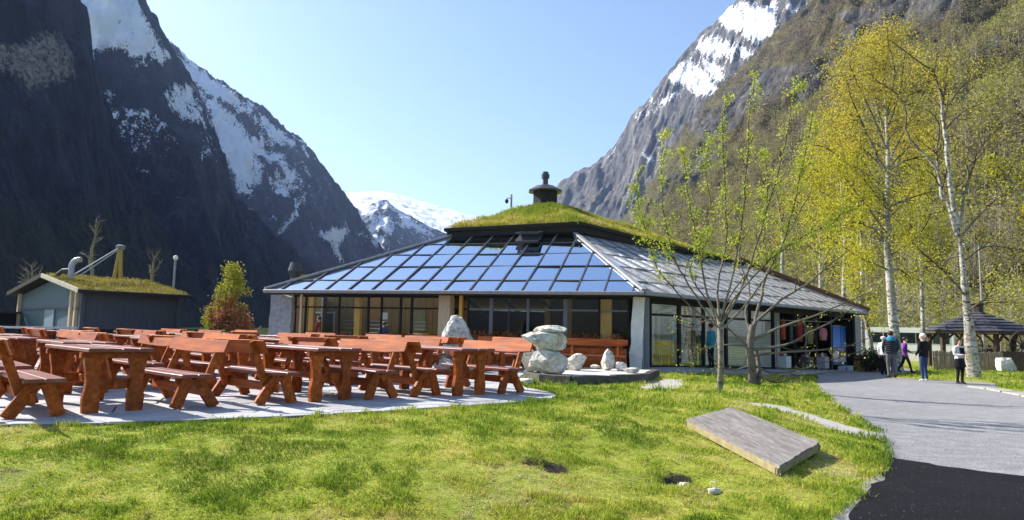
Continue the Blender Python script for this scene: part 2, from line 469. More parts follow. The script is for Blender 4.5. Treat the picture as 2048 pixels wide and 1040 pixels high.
l3p = patches(l3_polys, 20, 18)
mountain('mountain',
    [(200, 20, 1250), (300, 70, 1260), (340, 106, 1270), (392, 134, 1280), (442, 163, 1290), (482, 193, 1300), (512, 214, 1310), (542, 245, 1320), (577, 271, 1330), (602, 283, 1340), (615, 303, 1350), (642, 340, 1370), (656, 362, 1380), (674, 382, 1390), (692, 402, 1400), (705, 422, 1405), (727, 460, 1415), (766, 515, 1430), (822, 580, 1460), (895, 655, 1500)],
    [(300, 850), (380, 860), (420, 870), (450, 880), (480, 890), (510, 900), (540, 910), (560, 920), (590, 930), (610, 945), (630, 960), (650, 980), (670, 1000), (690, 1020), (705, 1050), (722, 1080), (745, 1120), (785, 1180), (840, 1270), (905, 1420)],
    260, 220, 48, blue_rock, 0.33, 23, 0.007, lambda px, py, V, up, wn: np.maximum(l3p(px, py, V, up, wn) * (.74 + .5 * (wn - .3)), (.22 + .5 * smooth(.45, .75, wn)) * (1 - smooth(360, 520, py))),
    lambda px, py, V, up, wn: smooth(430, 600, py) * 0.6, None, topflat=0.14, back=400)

# small pointed peak further up the valley
l4_polys = [([(700, 425), (760, 403), (768, 410), (745, 425), (715, 440), (690, 470), (660, 470), (690, 445)], 0.9), ([(780, 412), (810, 425), (835, 445), (860, 462), (850, 470), (815, 450)], 0.95),
            ([(720, 460), (770, 470), (765, 500), (735, 495)], 0.75), ([(690, 470), (705, 480), (690, 510), (675, 495)], .8)]
l4p = patches(l4_polys, 14, 14)
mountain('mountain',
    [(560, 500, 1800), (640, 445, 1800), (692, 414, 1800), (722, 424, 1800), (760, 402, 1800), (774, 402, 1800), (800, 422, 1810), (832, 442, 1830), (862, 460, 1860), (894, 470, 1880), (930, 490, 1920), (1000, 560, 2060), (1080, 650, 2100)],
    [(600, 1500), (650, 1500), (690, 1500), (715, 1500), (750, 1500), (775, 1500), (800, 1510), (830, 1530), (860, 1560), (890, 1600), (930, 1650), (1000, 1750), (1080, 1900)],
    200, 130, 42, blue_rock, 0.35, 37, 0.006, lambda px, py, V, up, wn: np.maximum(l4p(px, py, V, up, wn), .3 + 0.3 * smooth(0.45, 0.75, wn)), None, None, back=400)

# far white plateau at the head of the valley
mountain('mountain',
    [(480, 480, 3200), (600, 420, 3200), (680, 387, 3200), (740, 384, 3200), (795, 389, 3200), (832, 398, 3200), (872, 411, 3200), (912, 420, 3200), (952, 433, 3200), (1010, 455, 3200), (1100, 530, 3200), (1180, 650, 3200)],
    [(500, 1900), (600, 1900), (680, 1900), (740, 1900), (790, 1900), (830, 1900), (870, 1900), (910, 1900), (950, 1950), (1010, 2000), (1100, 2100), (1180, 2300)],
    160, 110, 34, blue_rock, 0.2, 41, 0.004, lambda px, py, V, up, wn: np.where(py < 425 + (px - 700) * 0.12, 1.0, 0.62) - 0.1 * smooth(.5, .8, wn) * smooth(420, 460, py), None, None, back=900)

# rocky snow-streaked mountain on the right
r2_polys = [([(1440, 35), (1475, 0), (1560, 0), (1560, 50), (1540, 80), (1500, 90), (1480, 70), (1450, 60)], 0.72), ([(1395, 75), (1440, 70), (1500, 90), (1530, 110), (1470, 130), (1420, 120), (1380, 110)], 0.62),
            ([(1340, 145), (1385, 120), (1420, 150), (1440, 180), (1400, 195), (1370, 175), (1345, 170)], 0.85), ([(1405, 110), (1440, 130), (1450, 165), (1420, 160)], 0.85),
            ([(1300, 200), (1345, 175), (1370, 180), (1350, 195), (1310, 215)], 0.7), ([(1270, 235), (1300, 215), (1310, 222), (1280, 240)], 0.6),
            ([(1300, 275), (1325, 260), (1330, 272), (1310, 290)], 0.6), ([(1570, 15), (1640, 5), (1635, 22), (1590, 28)], 0.8), ([(1290, 310), (1302, 308), (1302, 322), (1294, 322)], .8), ([(1225, 305), (1240, 300), (1238, 318), (1228, 318)], .7)]
r2p = patches(r2_polys, 26, 26)
mountain('mountain',
    [(980, 660, 1900), (1060, 470, 1800), (1104, 390, 1750), (1118, 371, 1700), (1150, 350, 1660), (1182, 338, 1630), (1204, 322, 1600), (1228, 296, 1560), (1246, 268, 1530), (1262, 236, 1500), (1290, 214, 1460), (1322, 173, 1420), (1344, 141, 1390), (1362, 119, 1360), (1388, 88, 1330), (1402, 66, 1310), (1422, 54, 1290), (1442, 33, 1260), (1470, 3, 1220), (1510, -35, 1180), (1600, -120, 1100), (1800, -260, 1000)],
    [(980, 1500), (1060, 1350), (1110, 1250), (1140, 1200), (1170, 1150), (1200, 1110), (1230, 1070), (1260, 1030), (1290, 1000), (1320, 970), (1350, 940), (1380, 910), (1410, 880), (1440, 860), (1470, 840), (1500, 820), (1530, 800), (1560, 780), (1600, 760), (1650, 740), (1750, 700), (1900, 650)],
    300, 230, 52, grey_rock, 0.42, 53, 0.007, lambda px, py, V, up, wn: np.maximum(r2p(px, py, V, up, wn) * (0.72 + 0.5 * wn), 0.45 * smooth(0.58, 0.75, wn) * (1 - smooth(120, 320, py))),
    lambda px, py, V, up, wn: 0.55 * smooth(0.4, 0.7, wn) * smooth(250, 420, py), None, back=300)

# near wooded hillside on the right
r1_rock = [([(1370, 240), (1440, 200), (1500, 150), (1560, 130), (1590, 160), (1560, 190), (1500, 215), (1480, 250), (1440, 275), (1390, 290)], 0.95),
           ([(1545, 140), (1600, 130), (1670, 110), (1680, 60), (1740, 30), (1730, 60), (1690, 130), (1620, 200), (1590, 215)], 0.8),
           ([(1660, 20), (1780, -10), (1960, -30), (1940, 20), (1830, 55), (1760, 50), (1700, 70)], 0.9),
           ([(1290, 420), (1330, 340), (1400, 300), (1460, 290), (1440, 340), (1380, 400), (1330, 450)], 0.62), ([(1560, 250), (1640, 225), (1660, 260), (1600, 320), (1560, 350), (1555, 300)], 0.5),
           ([(1960, 100), (2048, 30), (2048, 60), (1990, 110)], 0.8), ([(1880, -60), (2048, -100), (2048, -20), (1960, 0)], 0.7), ([(1240, 440), (1280, 400), (1290, 440), (1260, 470)], 0.6)]
r1p = patches(r1_rock, 16, 22)
HILL, HG = mountain('hillside',
    [(1060, 670, 1150), (1130, 590, 1080), (1190, 520, 1010), (1240, 452, 950), (1290, 402, 900), (1318, 360, 870), (1350, 305, 840), (1400, 232, 800), (1440, 188, 770), (1480, 152, 740), (1530, 108, 710), (1580, 60, 680), (1640, 2, 650), (1700, -60, 630), (1900, -230, 580), (2300, -480, 500), (2900, -760, 420)],
    [(1060, 900), (1080, 700), (1100, 560), (1130, 450), (1160, 380), (1190, 330), (1220, 290), (1260, 250), (1300, 220), (1350, 190), (1420, 165), (1500, 145), (1600, 125), (1720, 110), (2000, 90), (2500, 75), (3200, 60)],
    300, 240, 26, hill_rock, 0.35, 67, 0.012, lambda px, py, V, up, wn: 0.0 * px,
    lambda px, py, V, up, wn: np.clip(1.0 - r1p(px, py, V, up, wn) * (0.55 + 0.9 * wn), 0, 1), None, back=200, vstretch=0.9)

# ================================================================== the ground
TERR_FRONT = [atz(px, py, 0.0) for px, py in [(-420, 852), (-160, 850), (0, 847), (200, 845), (400, 838), (560, 832), (700, 825), (800, 819), (900, 812), (1000, 806), (1060, 801), (1100, 796), (1114, 791), (1106, 786), (1080, 780), (1045, 771), (1030, 763)]]
TERR_FRONT = [(p.x, p.y) for p in TERR_FRONT]
CTRL = []
def cp(px, py, z):
    p = atz(px, py, z); CTRL.append((p.x, p.y, z))
for x, y in TERR_FRONT[1:-1:2]: CTRL.append((x, y, -0.035))
for px in (-300, 0, 350, 700, 1024): cp(px, 1040, -0.36)
for px in (0, 500, 1000): cp(px, 930, -0.17)
cp(1250, 1040, -0.38); cp(1400, 1000, -0.38); cp(1560, 1030, -0.41); cp(1200, 900, -0.17); cp(1300, 960, -0.33)
for x, y, z in [(-5, 2, -0.42), (0, 2, -0.42), (5, 2, -0.42), (-12, 4, -0.4), (10, 2, -0.42), (2.5, 9.9, -0.11), (3.65, 11.4, -0.08), (4.2, 8.9, -0.36), (2.95, 7.2, -0.32), (3.4, 9.3, -0.24),
                (4.63, 15.2, -0.08), (2.6, 12.6, -0.04), (1.4, 16.0, -0.08), (3.3, 16.6, -0.1), (6.73, 19.1, -0.15), (4.6, 21.3, -0.05), (8.5, 24.6, -0.22), (12.4, 28, -0.36), (6, 26, -0.03), (9, 31, -0.2), (15, 34, -0.45),
                (-14, 12, -0.06), (-14, 20, -0.06), (-6, 16, -0.06), (-2, 20, -0.06), (-19, 30, -0.2), (-12, 30, -0.1), (-28, 40, -0.5), (-6, 28, -0.06), (3, 30, -0.05), (0, 40, -0.4),
                (19, 37.5, -0.58), (18, 47, -0.75), (28, 47, -0.75), (24, 60, -1.0), (40, 50, -0.8), (40, 20, -0.5), (30, 8, -0.45)]:
    CTRL.append((x, y, z))
for px, py, z in [(1500, 806, -0.1), (1600, 825, -0.2), (1690, 860, -0.32), (1785, 885, -0.4), (1640, 785, -0.38), (1700, 830, -0.41), (1780, 915, -0.42), (1750, 960, -0.42), (1680, 1035, -0.42), (1634, 755, -0.39),
                  (1800, 800, -0.42), (1900, 850, -0.42), (2040, 900, -0.42), (1850, 763, -0.41), (1920, 768, -0.41), (2040, 790, -0.4), (1980, 750, -0.4), (2030, 1030, -0.42), (1880, 752, -0.44), (1800, 748, -0.48)]:
    cp(px, py, z)
CTRL = np.array(CTRL)
def _tps():
    P = CTRL[:, :2] / 10; n = len(P)
    r = np.linalg.norm(P[:, None] - P[None], axis=2)
    K = np.where(r > 0, r * r * np.log(r + 1e-12), 0) + np.eye(n) * 0.006
    A = np.zeros((n + 3, n + 3)); A[:n, :n] = K; A[:n, n] = 1; A[:n, n + 1:] = P; A[n, :n] = 1; A[n + 1:, :n] = P.T
    return np.linalg.solve(A, np.r_[CTRL[:, 2], 0, 0, 0]), P
_w, _P = _tps()
def gz0(x, y):
    x, y = np.asarray(x, float), np.asarray(y, float); sh = np.broadcast(x, y).shape
    xx, yy = np.broadcast_to(x, sh).ravel() / 10, np.broadcast_to(y, sh).ravel() / 10
    z = np.full(xx.shape, _w[-3]) + _w[-2] * xx + _w[-1] * yy
    for k in range(len(_P)):
        r = np.hypot(xx - _P[k, 0], yy - _P[k, 1]); z = z + _w[k] * np.where(r > 0, r * r * np.log(r + 1e-12), 0)
    rr = np.hypot(xx * 10 - 3, yy * 10 - 18)
    f = smooth(26, 55, rr)
    z = np.clip(z, -1.6, 0.15) * (1 - f) + f * (-0.6 - 1.0 * smooth(50, 120, rr))
    return z.reshape(sh)

TERR = TERR_FRONT + [(0.25, 17.4), (1.2, 19.6), (3.9, 22.2), (3.7, 23.4), (-8.9, 26.9), (-9.2, 30), (-20, 31), (-26, 24), (-24, 12)]
# road edges as functions of the distance
_re = [atz(px, py, -0.42) for px, py in [(1680, 1036), (1725, 985), (1758, 955), (1774, 925), (1779, 905), (1779, 890), (1760, 874), (1700, 832), (1665, 808), (1642, 785), (1632, 765), (1634, 752)]]
RL = np.array([(1.2, 3.0), (2.1, 4.6)] + [(p.x, p.y) for p in _re] + [(14.6, 31.5), (17.2, 34), (19.6, 37), (21.0, 42), (22.0, 60)])
RR = np.array([(16, 3.0), (15.9, 12), (15.7, 18), (15.8, 21), (16.4, 23.3), (17.6, 24.8), (17.9, 26.0), (16.4, 26.9), (15.5, 27.8), (15.8, 29), (17.4, 31.5), (20.0, 34.5), (22.6, 38), (24, 42), (25, 60)])
def road_l(y): return np.interp(y, RL[:, 1], RL[:, 0])
def road_r(y): return np.interp(y, RR[:, 1], RR[:, 0])
def road_in(x, y):                         # >0 inside, metres from an edge
    x, y = np.asarray(x, float), np.asarray(y, float)
    e = (fbm(x * 1.3, y * 1.3, 0 * x, 4, 9) - 0.5) * 0.35
    return np.where((y > 2.9) & (y < 60), np.minimum(x - road_l(y), road_r(y) - x) + e, -9)
WALK = [(4.3, 21.6), (5.4, 21.95), (8.6, 24.75), (12.6, 28.3), (14.6, 31.4), (17.4, 34.1), (16.4, 35.4), (3.9, 23.4), (3.9, 22.2)]
PLAT = []
for px, py in [(1046, 757), (1080, 765), (1140, 769), (1200, 768), (1260, 765), (1300, 761), (1317, 752)]:
    p = atz(px, py, -0.07); PLAT.append((p.x, p.y))
PLAT += [(4.1, 20.3), (2.9, 20.6), (1.5, 19.4), (0.5, 17.6)]
def ground_z(x, y):
    x, y = np.asarray(x, float), np.asarray(y, float)
    z = gz0(x, y)
    near = (np.abs(x) < 40) & (y < 62)
    if not near.any(): return z
    bump = (fbm(x * 0.9, y * 0.9, 0 * x, 4, 3) - 0.5) * 0.10 + (fbm(x * 3.1, y * 3.1, 0 * x, 3, 4) - 0.5) * 0.05
    dr = road_in(x, y)
    dt = sdist(x, y, TERR); dw = sdist(x, y, WALK)
    z = z + np.where(near, bump * smooth(-0.15, -1.2, dr) * smooth(-0.05, -0.9, np.maximum(dt, dw)), 0)
    z = z - 0.05 * smooth(-0.03, 0.22, dr)
    z = np.where(dt > -0.05, np.minimum(z, -0.04 - 0.05 * smooth(-0.05, 0.1, dt)), z)
    z = z - 0.06 * smooth(-0.02, 0.2, dw)
    # two small hollows in the bank
    for hx, hy, hr, hd in HOLES:
        z = z - hd * np.exp(-(((x - hx) / hr) ** 2 + ((y - hy) / (hr * 0.6)) ** 2))
    return z
HOLES = []
for px, py, r_, d_ in [(1362, 966, 0.2, 0.24), (1112, 962, 0.19, 0.11), (1050, 958, 0.12, 0.07), (1432, 994, 0.1, 0.07)]:
    p = atz(px, py, -0.36); HOLES.append((p.x, p.y, r_, d_))
def gz1(x, y): return float(ground_z(np.array([float(x)]), np.array([float(y)]))[0])

def axis(lo, hi, step, far, k=36):
    core = np.arange(lo, hi + 1e-6, step)
    g = np.geomspace(step, far, k)
    return np.r_[lo - np.cumsum(g)[::-1] * 1.0, core, hi + np.cumsum(g)]
GX = axis(-13, 19, 0.15, 900); GY = np.r_[axis(4.2, 9.0, 0.08, 900)[:-36], 9.0 + np.cumsum(np.full(160, .15)), 33 + np.cumsum(np.geomspace(.15, 900, 36))]
gx, gy = np.meshgrid(GX, GY, indexing='ij')
gzv = ground_z(gx, gy)
V = np.stack([gx, gy, gzv], 2).reshape(-1, 3)
ny = len(GY); ii, jj = np.meshgrid(np.arange(len(GX) - 1), np.arange(ny - 1), indexing='ij')
a = (ii * ny + jj).ravel()
# bare soil / gravel / green amount
STRIP = [(p.x, p.y) for p in [atz(px, py, z) for px, py, z in [(1490, 803, -0.1), (1560, 808, -0.15), (1620, 830, -0.25), (1690, 855, -0.34), (1790, 880, -0.42), (1740, 882, -0.41), (1680, 866, -0.34), (1600, 836, -0.24), (1540, 818, -0.15)]]]
PALE = [(p.x, p.y) for p in [atz(px, py, -0.06) for px, py in [(1300, 760), (1360, 757), (1375, 768), (1340, 778), (1270, 776)]]]
X_, Y_ = V[:, 0], V[:, 1]
bare = np.maximum(smooth(-0.18, 0.1, sdist(X_, Y_, STRIP)), 0.8 * smooth(-0.25, 0.2, sdist(X_, Y_, PALE)))
dr_ = road_in(X_, Y_)
bare = np.maximum(bare, 0.75 * smooth(-0.16, 0.0, dr_) * (Y_ < 12))
for hx, hy, hr, hd in HOLES:
    bare = np.maximum(bare, -1.0 * 0 + 0 * bare)
soil = np.zeros(len(V))
for hx, hy, hr, hd in HOLES:
    soil = np.maximum(soil, 1.2 * np.exp(-(((X_ - hx) / (hr * .95)) ** 2 + ((Y_ - hy - .3 * hr) / (hr * 0.7)) ** 2)) * min(1, hd / 0.09))
for sx_, sy_, sr_ in [(-4.6, 6.3, 0.5), (-3.9, 5.7, .35), (0.5, 6.1, .3), (1.2, 5.6, .45), (2.2, 5.6, .35), (-1.5, 5.7, .3)]:
    soil = np.maximum(soil, 0.55 * np.exp(-(((X_ - sx_) / sr_) ** 2 + ((Y_ - sy_) / (sr_ * .6)) ** 2)))
m, t, out = new_mat('lawn_soil_and_turf')
n1 = noise(t, 0.9, 6, 0.6); n2 = noise(t, 9, 6, 0.7); n3 = noise(t, 60, 4, 0.7)
c = ramp(t, n1, [(0.3, (0.22, 0.29, 0.03)), (0.5, (0.34, 0.38, 0.05)), (0.7, (0.48, 0.41, 0.09))])
c = mixc(t, 0.8, c, ramp(t, n2, [(0.34, (0.3, 0.34, 0.25)), (0.6, (1, 1, 1))]), 'MULTIPLY')
c = mixc(t, 0.8, c, ramp(t, n3, [(0.36, (0.25, 0.28, 0.2)), (0.6, (1.1, 1.1, 1.1))]), 'MULTIPLY')
c = mixc(t, ramp(t, n2, [(.55, (0, 0, 0)), (.68, (.8, .8, .8))]), c, (.26, .19, .10))
ab = N(t, 'ShaderNodeAttribute', attribute_name='bare'); asl = N(t, 'ShaderNodeAttribute', attribute_name='soil')
def edge(a, amt=1.0):
    s1 = N(t, 'ShaderNodeMath', operation='SUBTRACT'); t.links.new(n2, s1.inputs[0]); s1.inputs[1].default_value = 0.5
    s2 = N(t, 'ShaderNodeMath', operation='MULTIPLY_ADD'); t.links.new(s1.outputs[0], s2.inputs[0]); s2.inputs[1].default_value = amt; t.links.new(a, s2.inputs[2])
    mr = N(t, 'ShaderNodeMapRange'); mr.inputs[1].default_value = 0.4; mr.inputs[2].default_value = 0.65; t.links.new(s2.outputs[0], mr.inputs[0]); return mr.outputs[0]
c = mixc(t, edge(ab.outputs['Fac']), c, ramp(t, n3, [(0.3, (0.22, 0.21, 0.19)), (0.7, (0.5, 0.48, 0.45))]))
c = mixc(t, edge(asl.outputs['Fac'], 1.6), c, ramp(t, n3, [(0.3, (0.018, 0.014, 0.01)), (0.7, (0.07, 0.055, 0.04))]))
bsdf(t, out, c, 0.95, 0.1, n2, 0.6, 0.03)
lawn_mat = m
ground = put('ground', mesh_np('ground', V, np.stack([a, a + ny, a + ny + 1, a + 1], 1), lawn_mat, True, {'bare': bare, 'soil': soil}))
tag(ground, kind='structure')

# ------------------------------------------------------------------ road sheets
def strip_mesh(ys, L, Rr, n, dz, wob=True):
    rows = []
    for y, l, r in zip(ys, L, Rr):
        s = np.linspace(0, 1, n) ** 1.0
        rows.append(np.stack([l + (r - l) * s, np.full(n, y)], 1))
    P = np.array(rows)
    return P
m, t, out = new_mat('worn_grey_asphalt')
n1 = noise(t, 0.35, 5, 0.6); n2 = noise(t, 90, 3, 0.8); n3 = noise(t, 2.2, 6, 0.65, (1, 2.4, 1))
n4 = noise(t, 38, 3, 0.8)
c = ramp(t, n4, [(0.28, (0.11, 0.11, 0.115)), (0.5, (0.27, 0.27, 0.275)), (0.70, (0.46, 0.455, 0.45))])
c = mixc(t, .4, c, ramp(t, n2, [(.3, (.6, .6, .6)), (.65, (1.1, 1.1, 1.1))]), 'MULTIPLY')
c = mixc(t, 0.9, c, ramp(t, n3, [(0.32, (0.66, 0.66, 0.68)), (0.66, (1.04, 1.04, 1.04))]), 'MULTIPLY')
c = mixc(t, 0.55, c, ramp(t, n1, [(0.35, (0.75, 0.75, 0.77)), (0.65, (1, 1, 1))]), 'MULTIPLY')
bsdf(t, out, c, 0.9, 0.25, n2, 0.5, 0.006); road_mat = m
m, t, out = new_mat('fresh_black_asphalt')
n2 = noise(t, 110, 3, 0.85); n3 = noise(t, 1.6, 5, 0.6)
c = ramp(t, n2, [(0.3, (0.002, 0.002, 0.003)), (0.6, (0.007, 0.007, 0.010)), (0.69, (0.014, 0.014, 0.018)), (0.76, (0.2, 0.19, 0.18))])
c = mixc(t, 0.7, c, ramp(t, n3, [(0.3, (0.45, 0.45, 0.47)), (0.7, (1.4, 1.4, 1.4))]), 'MULTIPLY')
n5 = noise(t, 34, 2, 0.6)
c = mixc(t, ramp(t, n5, [(.66, (0, 0, 0)), (.72, (1, 1, 1))]), c, (.10, .098, .095))
bsdf(t, out, c, 0.85, 0.18, n2, 0.8, 0.008); fresh_mat = m
ys = np.r_[np.arange(3.0, 34, 0.1), np.arange(34, 60.1, 0.5)]
jl = (fbm(ys * 1.4, 0 * ys, 0 * ys, 4, 15) - 0.5) * 0.3
n = 70
P = strip_mesh(ys, road_l(ys) + jl - 0.02, road_r(ys), n, 0)
Z = gz0(P[..., 0], P[..., 1])
Vr = np.concatenate([P, Z[..., None]], 2).reshape(-1, 3)
ii, jj = np.meshgrid(np.arange(len(ys) - 1), np.arange(n - 1), indexing='ij'); a = (ii * n + jj).ravel()
tag(put('road', mesh_np('road', Vr, np.stack([a, a + 1, a + n + 1, a + n], 1), road_mat, True)), kind='structure')
_f0, _f1 = atz(1776, 916, -0.42), atz(2048, 946, -0.42)
fs = (_f1.x - _f0.x) / (_f1.y - _f0.y)
ys2 = np.arange(3.0, _f0.y + 0.01, 0.06)
wob = (fbm(ys2 * 2, 0 * ys2 + 3, 0 * ys2, 4, 19) - 0.5) * 0.4 + (fbm(ys2 * 14, 0 * ys2 + 3, 0 * ys2, 3, 20) - 0.5) * 0.22
L2 = road_l(ys2) + np.interp(ys2, ys, jl) + 0.01
R2 = np.minimum(_f0.x + (ys2 - _f0.y) * fs + wob, road_r(ys2) - 0.1); R2 = np.maximum(R2, L2 + 0.01)
n = 40
P = strip_mesh(ys2, L2, R2, n, 0); Z = gz0(P[..., 0], P[..., 1]) + 0.012
Vr = np.concatenate([P, Z[..., None]], 2).reshape(-1, 3)
ii, jj = np.meshgrid(np.arange(len(ys2) - 1), np.arange(n - 1), indexing='ij'); a = (ii * n + jj).ravel()
tag(put('new_asphalt', mesh_np('new_asphalt', Vr, np.stack([a, a + 1, a + n + 1, a + n], 1), fresh_mat, True)), kind='structure')

# walkway along the shop front
pave_mat = simple('pale_paving', (0.30, 0.30, 0.30), (0.42, 0.41, 0.40), 8, 0.9, 0.2, 0.3, 0.01)
def sheet(name, poly, dz, mat, step=0.4):
    bm = bmesh.new()
    pts = []
    for i in range(len(poly)):
        a_, b_ = Vector(poly[i]), Vector(poly[(i + 1) % len(poly)])
        k = max(1, int((b_ - a_).length / step))
        for q in range(k): pts.append(a_.lerp(b_, q / k))
    f = bm.faces.new([bm.verts.new((p.x, p.y, 0)) for p in pts])
    bmesh.ops.triangulate(bm, faces=[f])
    lo = [min(p[k] for p in poly) for k in (0, 1)]; hi = [max(p[k] for p in poly) for k in (0, 1)]
    for ax in (0, 1):
        k = lo[ax] + step
        while k < hi[ax]:
            nrm = Vector((1, 0, 0)) if ax == 0 else Vector((0, 1, 0))
            bmesh.ops.bisect_plane(bm, geom=bm.verts[:] + bm.edges[:] + bm.faces[:], plane_co=nrm * k, plane_no=nrm)
            k += step
    co = np.array([v.co[:] for v in bm.verts]); z = gz0(co[:, 0], co[:, 1]) + dz
    for v, zz in zip(bm.verts, z): v.co.z = zz
    bmesh.ops.recalc_face_normals(bm, faces=bm.faces[:])
    me = bpy.data.meshes.new(name); bm.to_mesh(me); bm.free(); me.materials.append(mat)
    return put(name, me)
tag(sheet('walkway', WALK, 0.012, pave_mat), kind='structure')

# ------------------------------------------------------------------ flagstone terrace
joint_mat = simple('terrace_joints', (0.10, 0.10, 0.085), (0.16, 0.155, 0.13), 12, 0.95, 0.1, 0.3, 0.01)
m, t, out = new_mat('flagstone')
n1 = noise(t, 1.2, 6, 0.65, rnd=9); n2 = noise(t, 22, 6, 0.7, rnd=5)
c = ramp(t, n1, [(0.3, (0.30, 0.305, 0.325)), (0.55, (0.40, 0.40, 0.41)), (0.75, (0.45, 0.44, 0.42))])
c = mixc(t, 0.5, c, ramp(t, n2, [(0.3, (0.6, 0.6, 0.62)), (0.65, (1, 1, 1))]), 'MULTIPLY')
oi = t.nodes.new('ShaderNodeObjectInfo'); hs = t.nodes.new('ShaderNodeHueSaturation')
mr = N(t, 'ShaderNodeMapRange'); mr.inputs[3].default_value = 0.8; mr.inputs[4].default_value = 1.12
t.links.new(oi.outputs['Random'], mr.inputs[0]); t.links.new(mr.outputs[0], hs.inputs['Value']); t.links.new(c, hs.inputs['Color'])
bsdf(t, out, hs.outputs[0], 0.75, 0.3, n2, 0.45, 0.008); flag_mat = m
terrace = thing('terrace', None, None); tag(terrace, kind='structure')
bm = bmesh.new()
fv = [bm.verts.new((x, y, -0.016)) for x, y in TERR]; lv = [bm.verts.new((x, y, -0.2)) for x, y in TERR]
bm.faces.new(fv); k = len(fv)
for i in range(k): bm.faces.new((fv[i], fv[(i + 1) % k], lv[(i + 1) % k], lv[i]))
bmesh.ops.triangulate(bm, faces=bm.faces[:1]); bmesh.ops.recalc_face_normals(bm, faces=bm.faces[:])
me = bpy.data.meshes.new('bedding'); bm.to_mesh(me); bm.free(); me.materials.append(joint_mat)
put('bedding', me, terrace)
def clip(poly, c, nrm):
    o_ = []
    for i in range(len(poly)):
        p, q = poly[i], poly[(i + 1) % len(poly)]
        dp, dq = (p[0]-c[0])*nrm[0]+(p[1]-c[1])*nrm[1], (q[0]-c[0])*nrm[0]+(q[1]-c[1])*nrm[1]
        if dp <= 0: o_.append(p)
        if dp * dq < 0:
            s = dp / (dp - dq); o_.append((p[0]+(q[0]-p[0])*s, p[1]+(q[1]-p[1])*s))
    return o_
seeds = []
rr = random.Random(5)
sx, sy = 0.98, 0.72
for i in range(-27, 5):
    for j in range(9, 44):
        seeds.append(((i + rr.uniform(0.08, 0.92)) * sx + (0.5 * sx if j % 2 else 0), (j + rr.uniform(0.1, 0.9)) * sy))
seeds = np.array(seeds)
sd_ = sdist(seeds[:, 0], seeds[:, 1], TERR)
cells = []
nedge = len(TERR)
for idx in np.where(sd_ > -0.5)[0]:
    c0 = seeds[idx]; poly = [(c0[0]-1.6, c0[1]-1.6), (c0[0]+1.6, c0[1]-1.6), (c0[0]+1.6, c0[1]+1.6), (c0[0]-1.6, c0[1]+1.6)]
    dd = np.hypot(*(seeds - c0).T)
    for j in np.argsort(dd)[1:16]:
        q = seeds[j]; mid = (c0 + q) / 2; nn = (q - c0) / dd[j]
        poly = clip(poly, mid - nn * 0.011, nn)
        if len(poly) < 3: break
    if len(poly) < 3: continue
    for e in range(nedge):                       # trim at the terrace rim
        A, B = np.array(TERR[e]), np.array(TERR[(e + 1) % nedge]); ab = B - A; L_ = np.hypot(*ab)
        tt = np.dot(c0 - A, ab) / L_ ** 2
        nrm = np.array([ab[1], -ab[0]]) / L_
        if -0.3 < tt < 1.3 and abs(np.dot(c0 - A, nrm)) < 1.7: poly = clip(poly, A, nrm)
        if len(poly) < 3: break
    if len(poly) < 3: continue
    ar = 0.5 * abs(sum(poly[i][0]*poly[(i+1) % len(poly)][1]-poly[(i+1) % len(poly)][0]*poly[i][1] for i in range(len(poly))))
    if ar < 0.05: continue
    cells.append((c0[1] + 0.25 * abs(c0[0] + 2), poly))
cells.sort(key=lambda c_: c_[0])
rest = MB()
for k, (dist_, poly) in enumerate(cells):
    cx = sum(p[0] for p in poly) / len(poly); cy = sum(p[1] for p in poly) / len(poly)
    zt = rr.uniform(-0.004, 0.004)
    b = MB() if k < 290 else rest
    o0 = (cx, cy) if k < 290 else (0, 0)
    lowp = [(x - o0[0], y - o0[1], -0.05) for x, y in poly]
    mid = [(x - o0[0], y - o0[1], zt - 0.006) for x, y in poly]
    top = [(cx + (x - cx) * 0.985 - o0[0], cy + (y - cy) * 0.985 - o0[1], zt) for x, y in poly]
    n_ = len(poly)
    b.add(lowp + mid + top, [tuple(range(2 * n_, 3 * n_))] + [(q * n_ + i, q * n_ + (i + 1) % n_, (q + 1) * n_ + (i + 1) % n_, (q + 1) * n_ + i) for q in (0, 1) for i in range(n_)])
    if k < 290: b.build('flagstone', flag_mat, terrace, loc=(cx, cy, 0))
if rest.v: tag(rest.build('flagstone', flag_mat, terrace), kind='stuff')

# ================================================================== the hexagonal cafe with its glass roof
grey_metal = simple('weathered_zinc', (0.20, 0.20, 0.215), (0.30, 0.29, 0.29), 9, 0.5, 0.4, 0.1, 0.004)
bar_metal = simple('dark_glazing_bar', (0.035, 0.037, 0.042), (0.06, 0.06, 0.065), 8, 0.45, 0.4)
pale_bar = simple('aluminium_glazing_bar', (0.11, 0.105, 0.10), (0.2, 0.19, 0.18), 8, 0.5, 0.4)
black_wood = simple('black_stained_wood', (0.014, 0.012, 0.011), (0.035, 0.03, 0.027), 12, 0.75, 0.2, 0.3, 0.006, (1, 1, 6))
brown_wood = simple('brown_stained_wood', (0.075, 0.035, 0.022), (0.15, 0.075, 0.048), 9, 0.75, 0.2, 0.3, 0.006, (0.3, 3, 3))
honey_wood = simple('honey_coloured_wood', (0.70, 0.36, 0.07), (0.82, 0.47, 0.12), 7, 0.55, 0.3, 0.2, 0.004, (6, 6, 0.5))
ochre_wood = simple('ochre_wall_boards', (0.25, 0.135, 0.03), (0.36, 0.20, 0.055), 5, 0.6, 0.3, 0.2, 0.004, (6, 6, 0.4))
grey_wood = simple('silvered_timber', (0.42, 0.33, 0.22), (0.62, 0.48, 0.31), 6, 0.8, 0.2, 0.3, 0.008, (5, 5, 0.5))
slate_grey = simple('grey_stone_slab', (0.20, 0.20, 0.215), (0.36, 0.36, 0.37), 7, 0.85, 0.25, 0.6, 0.02)
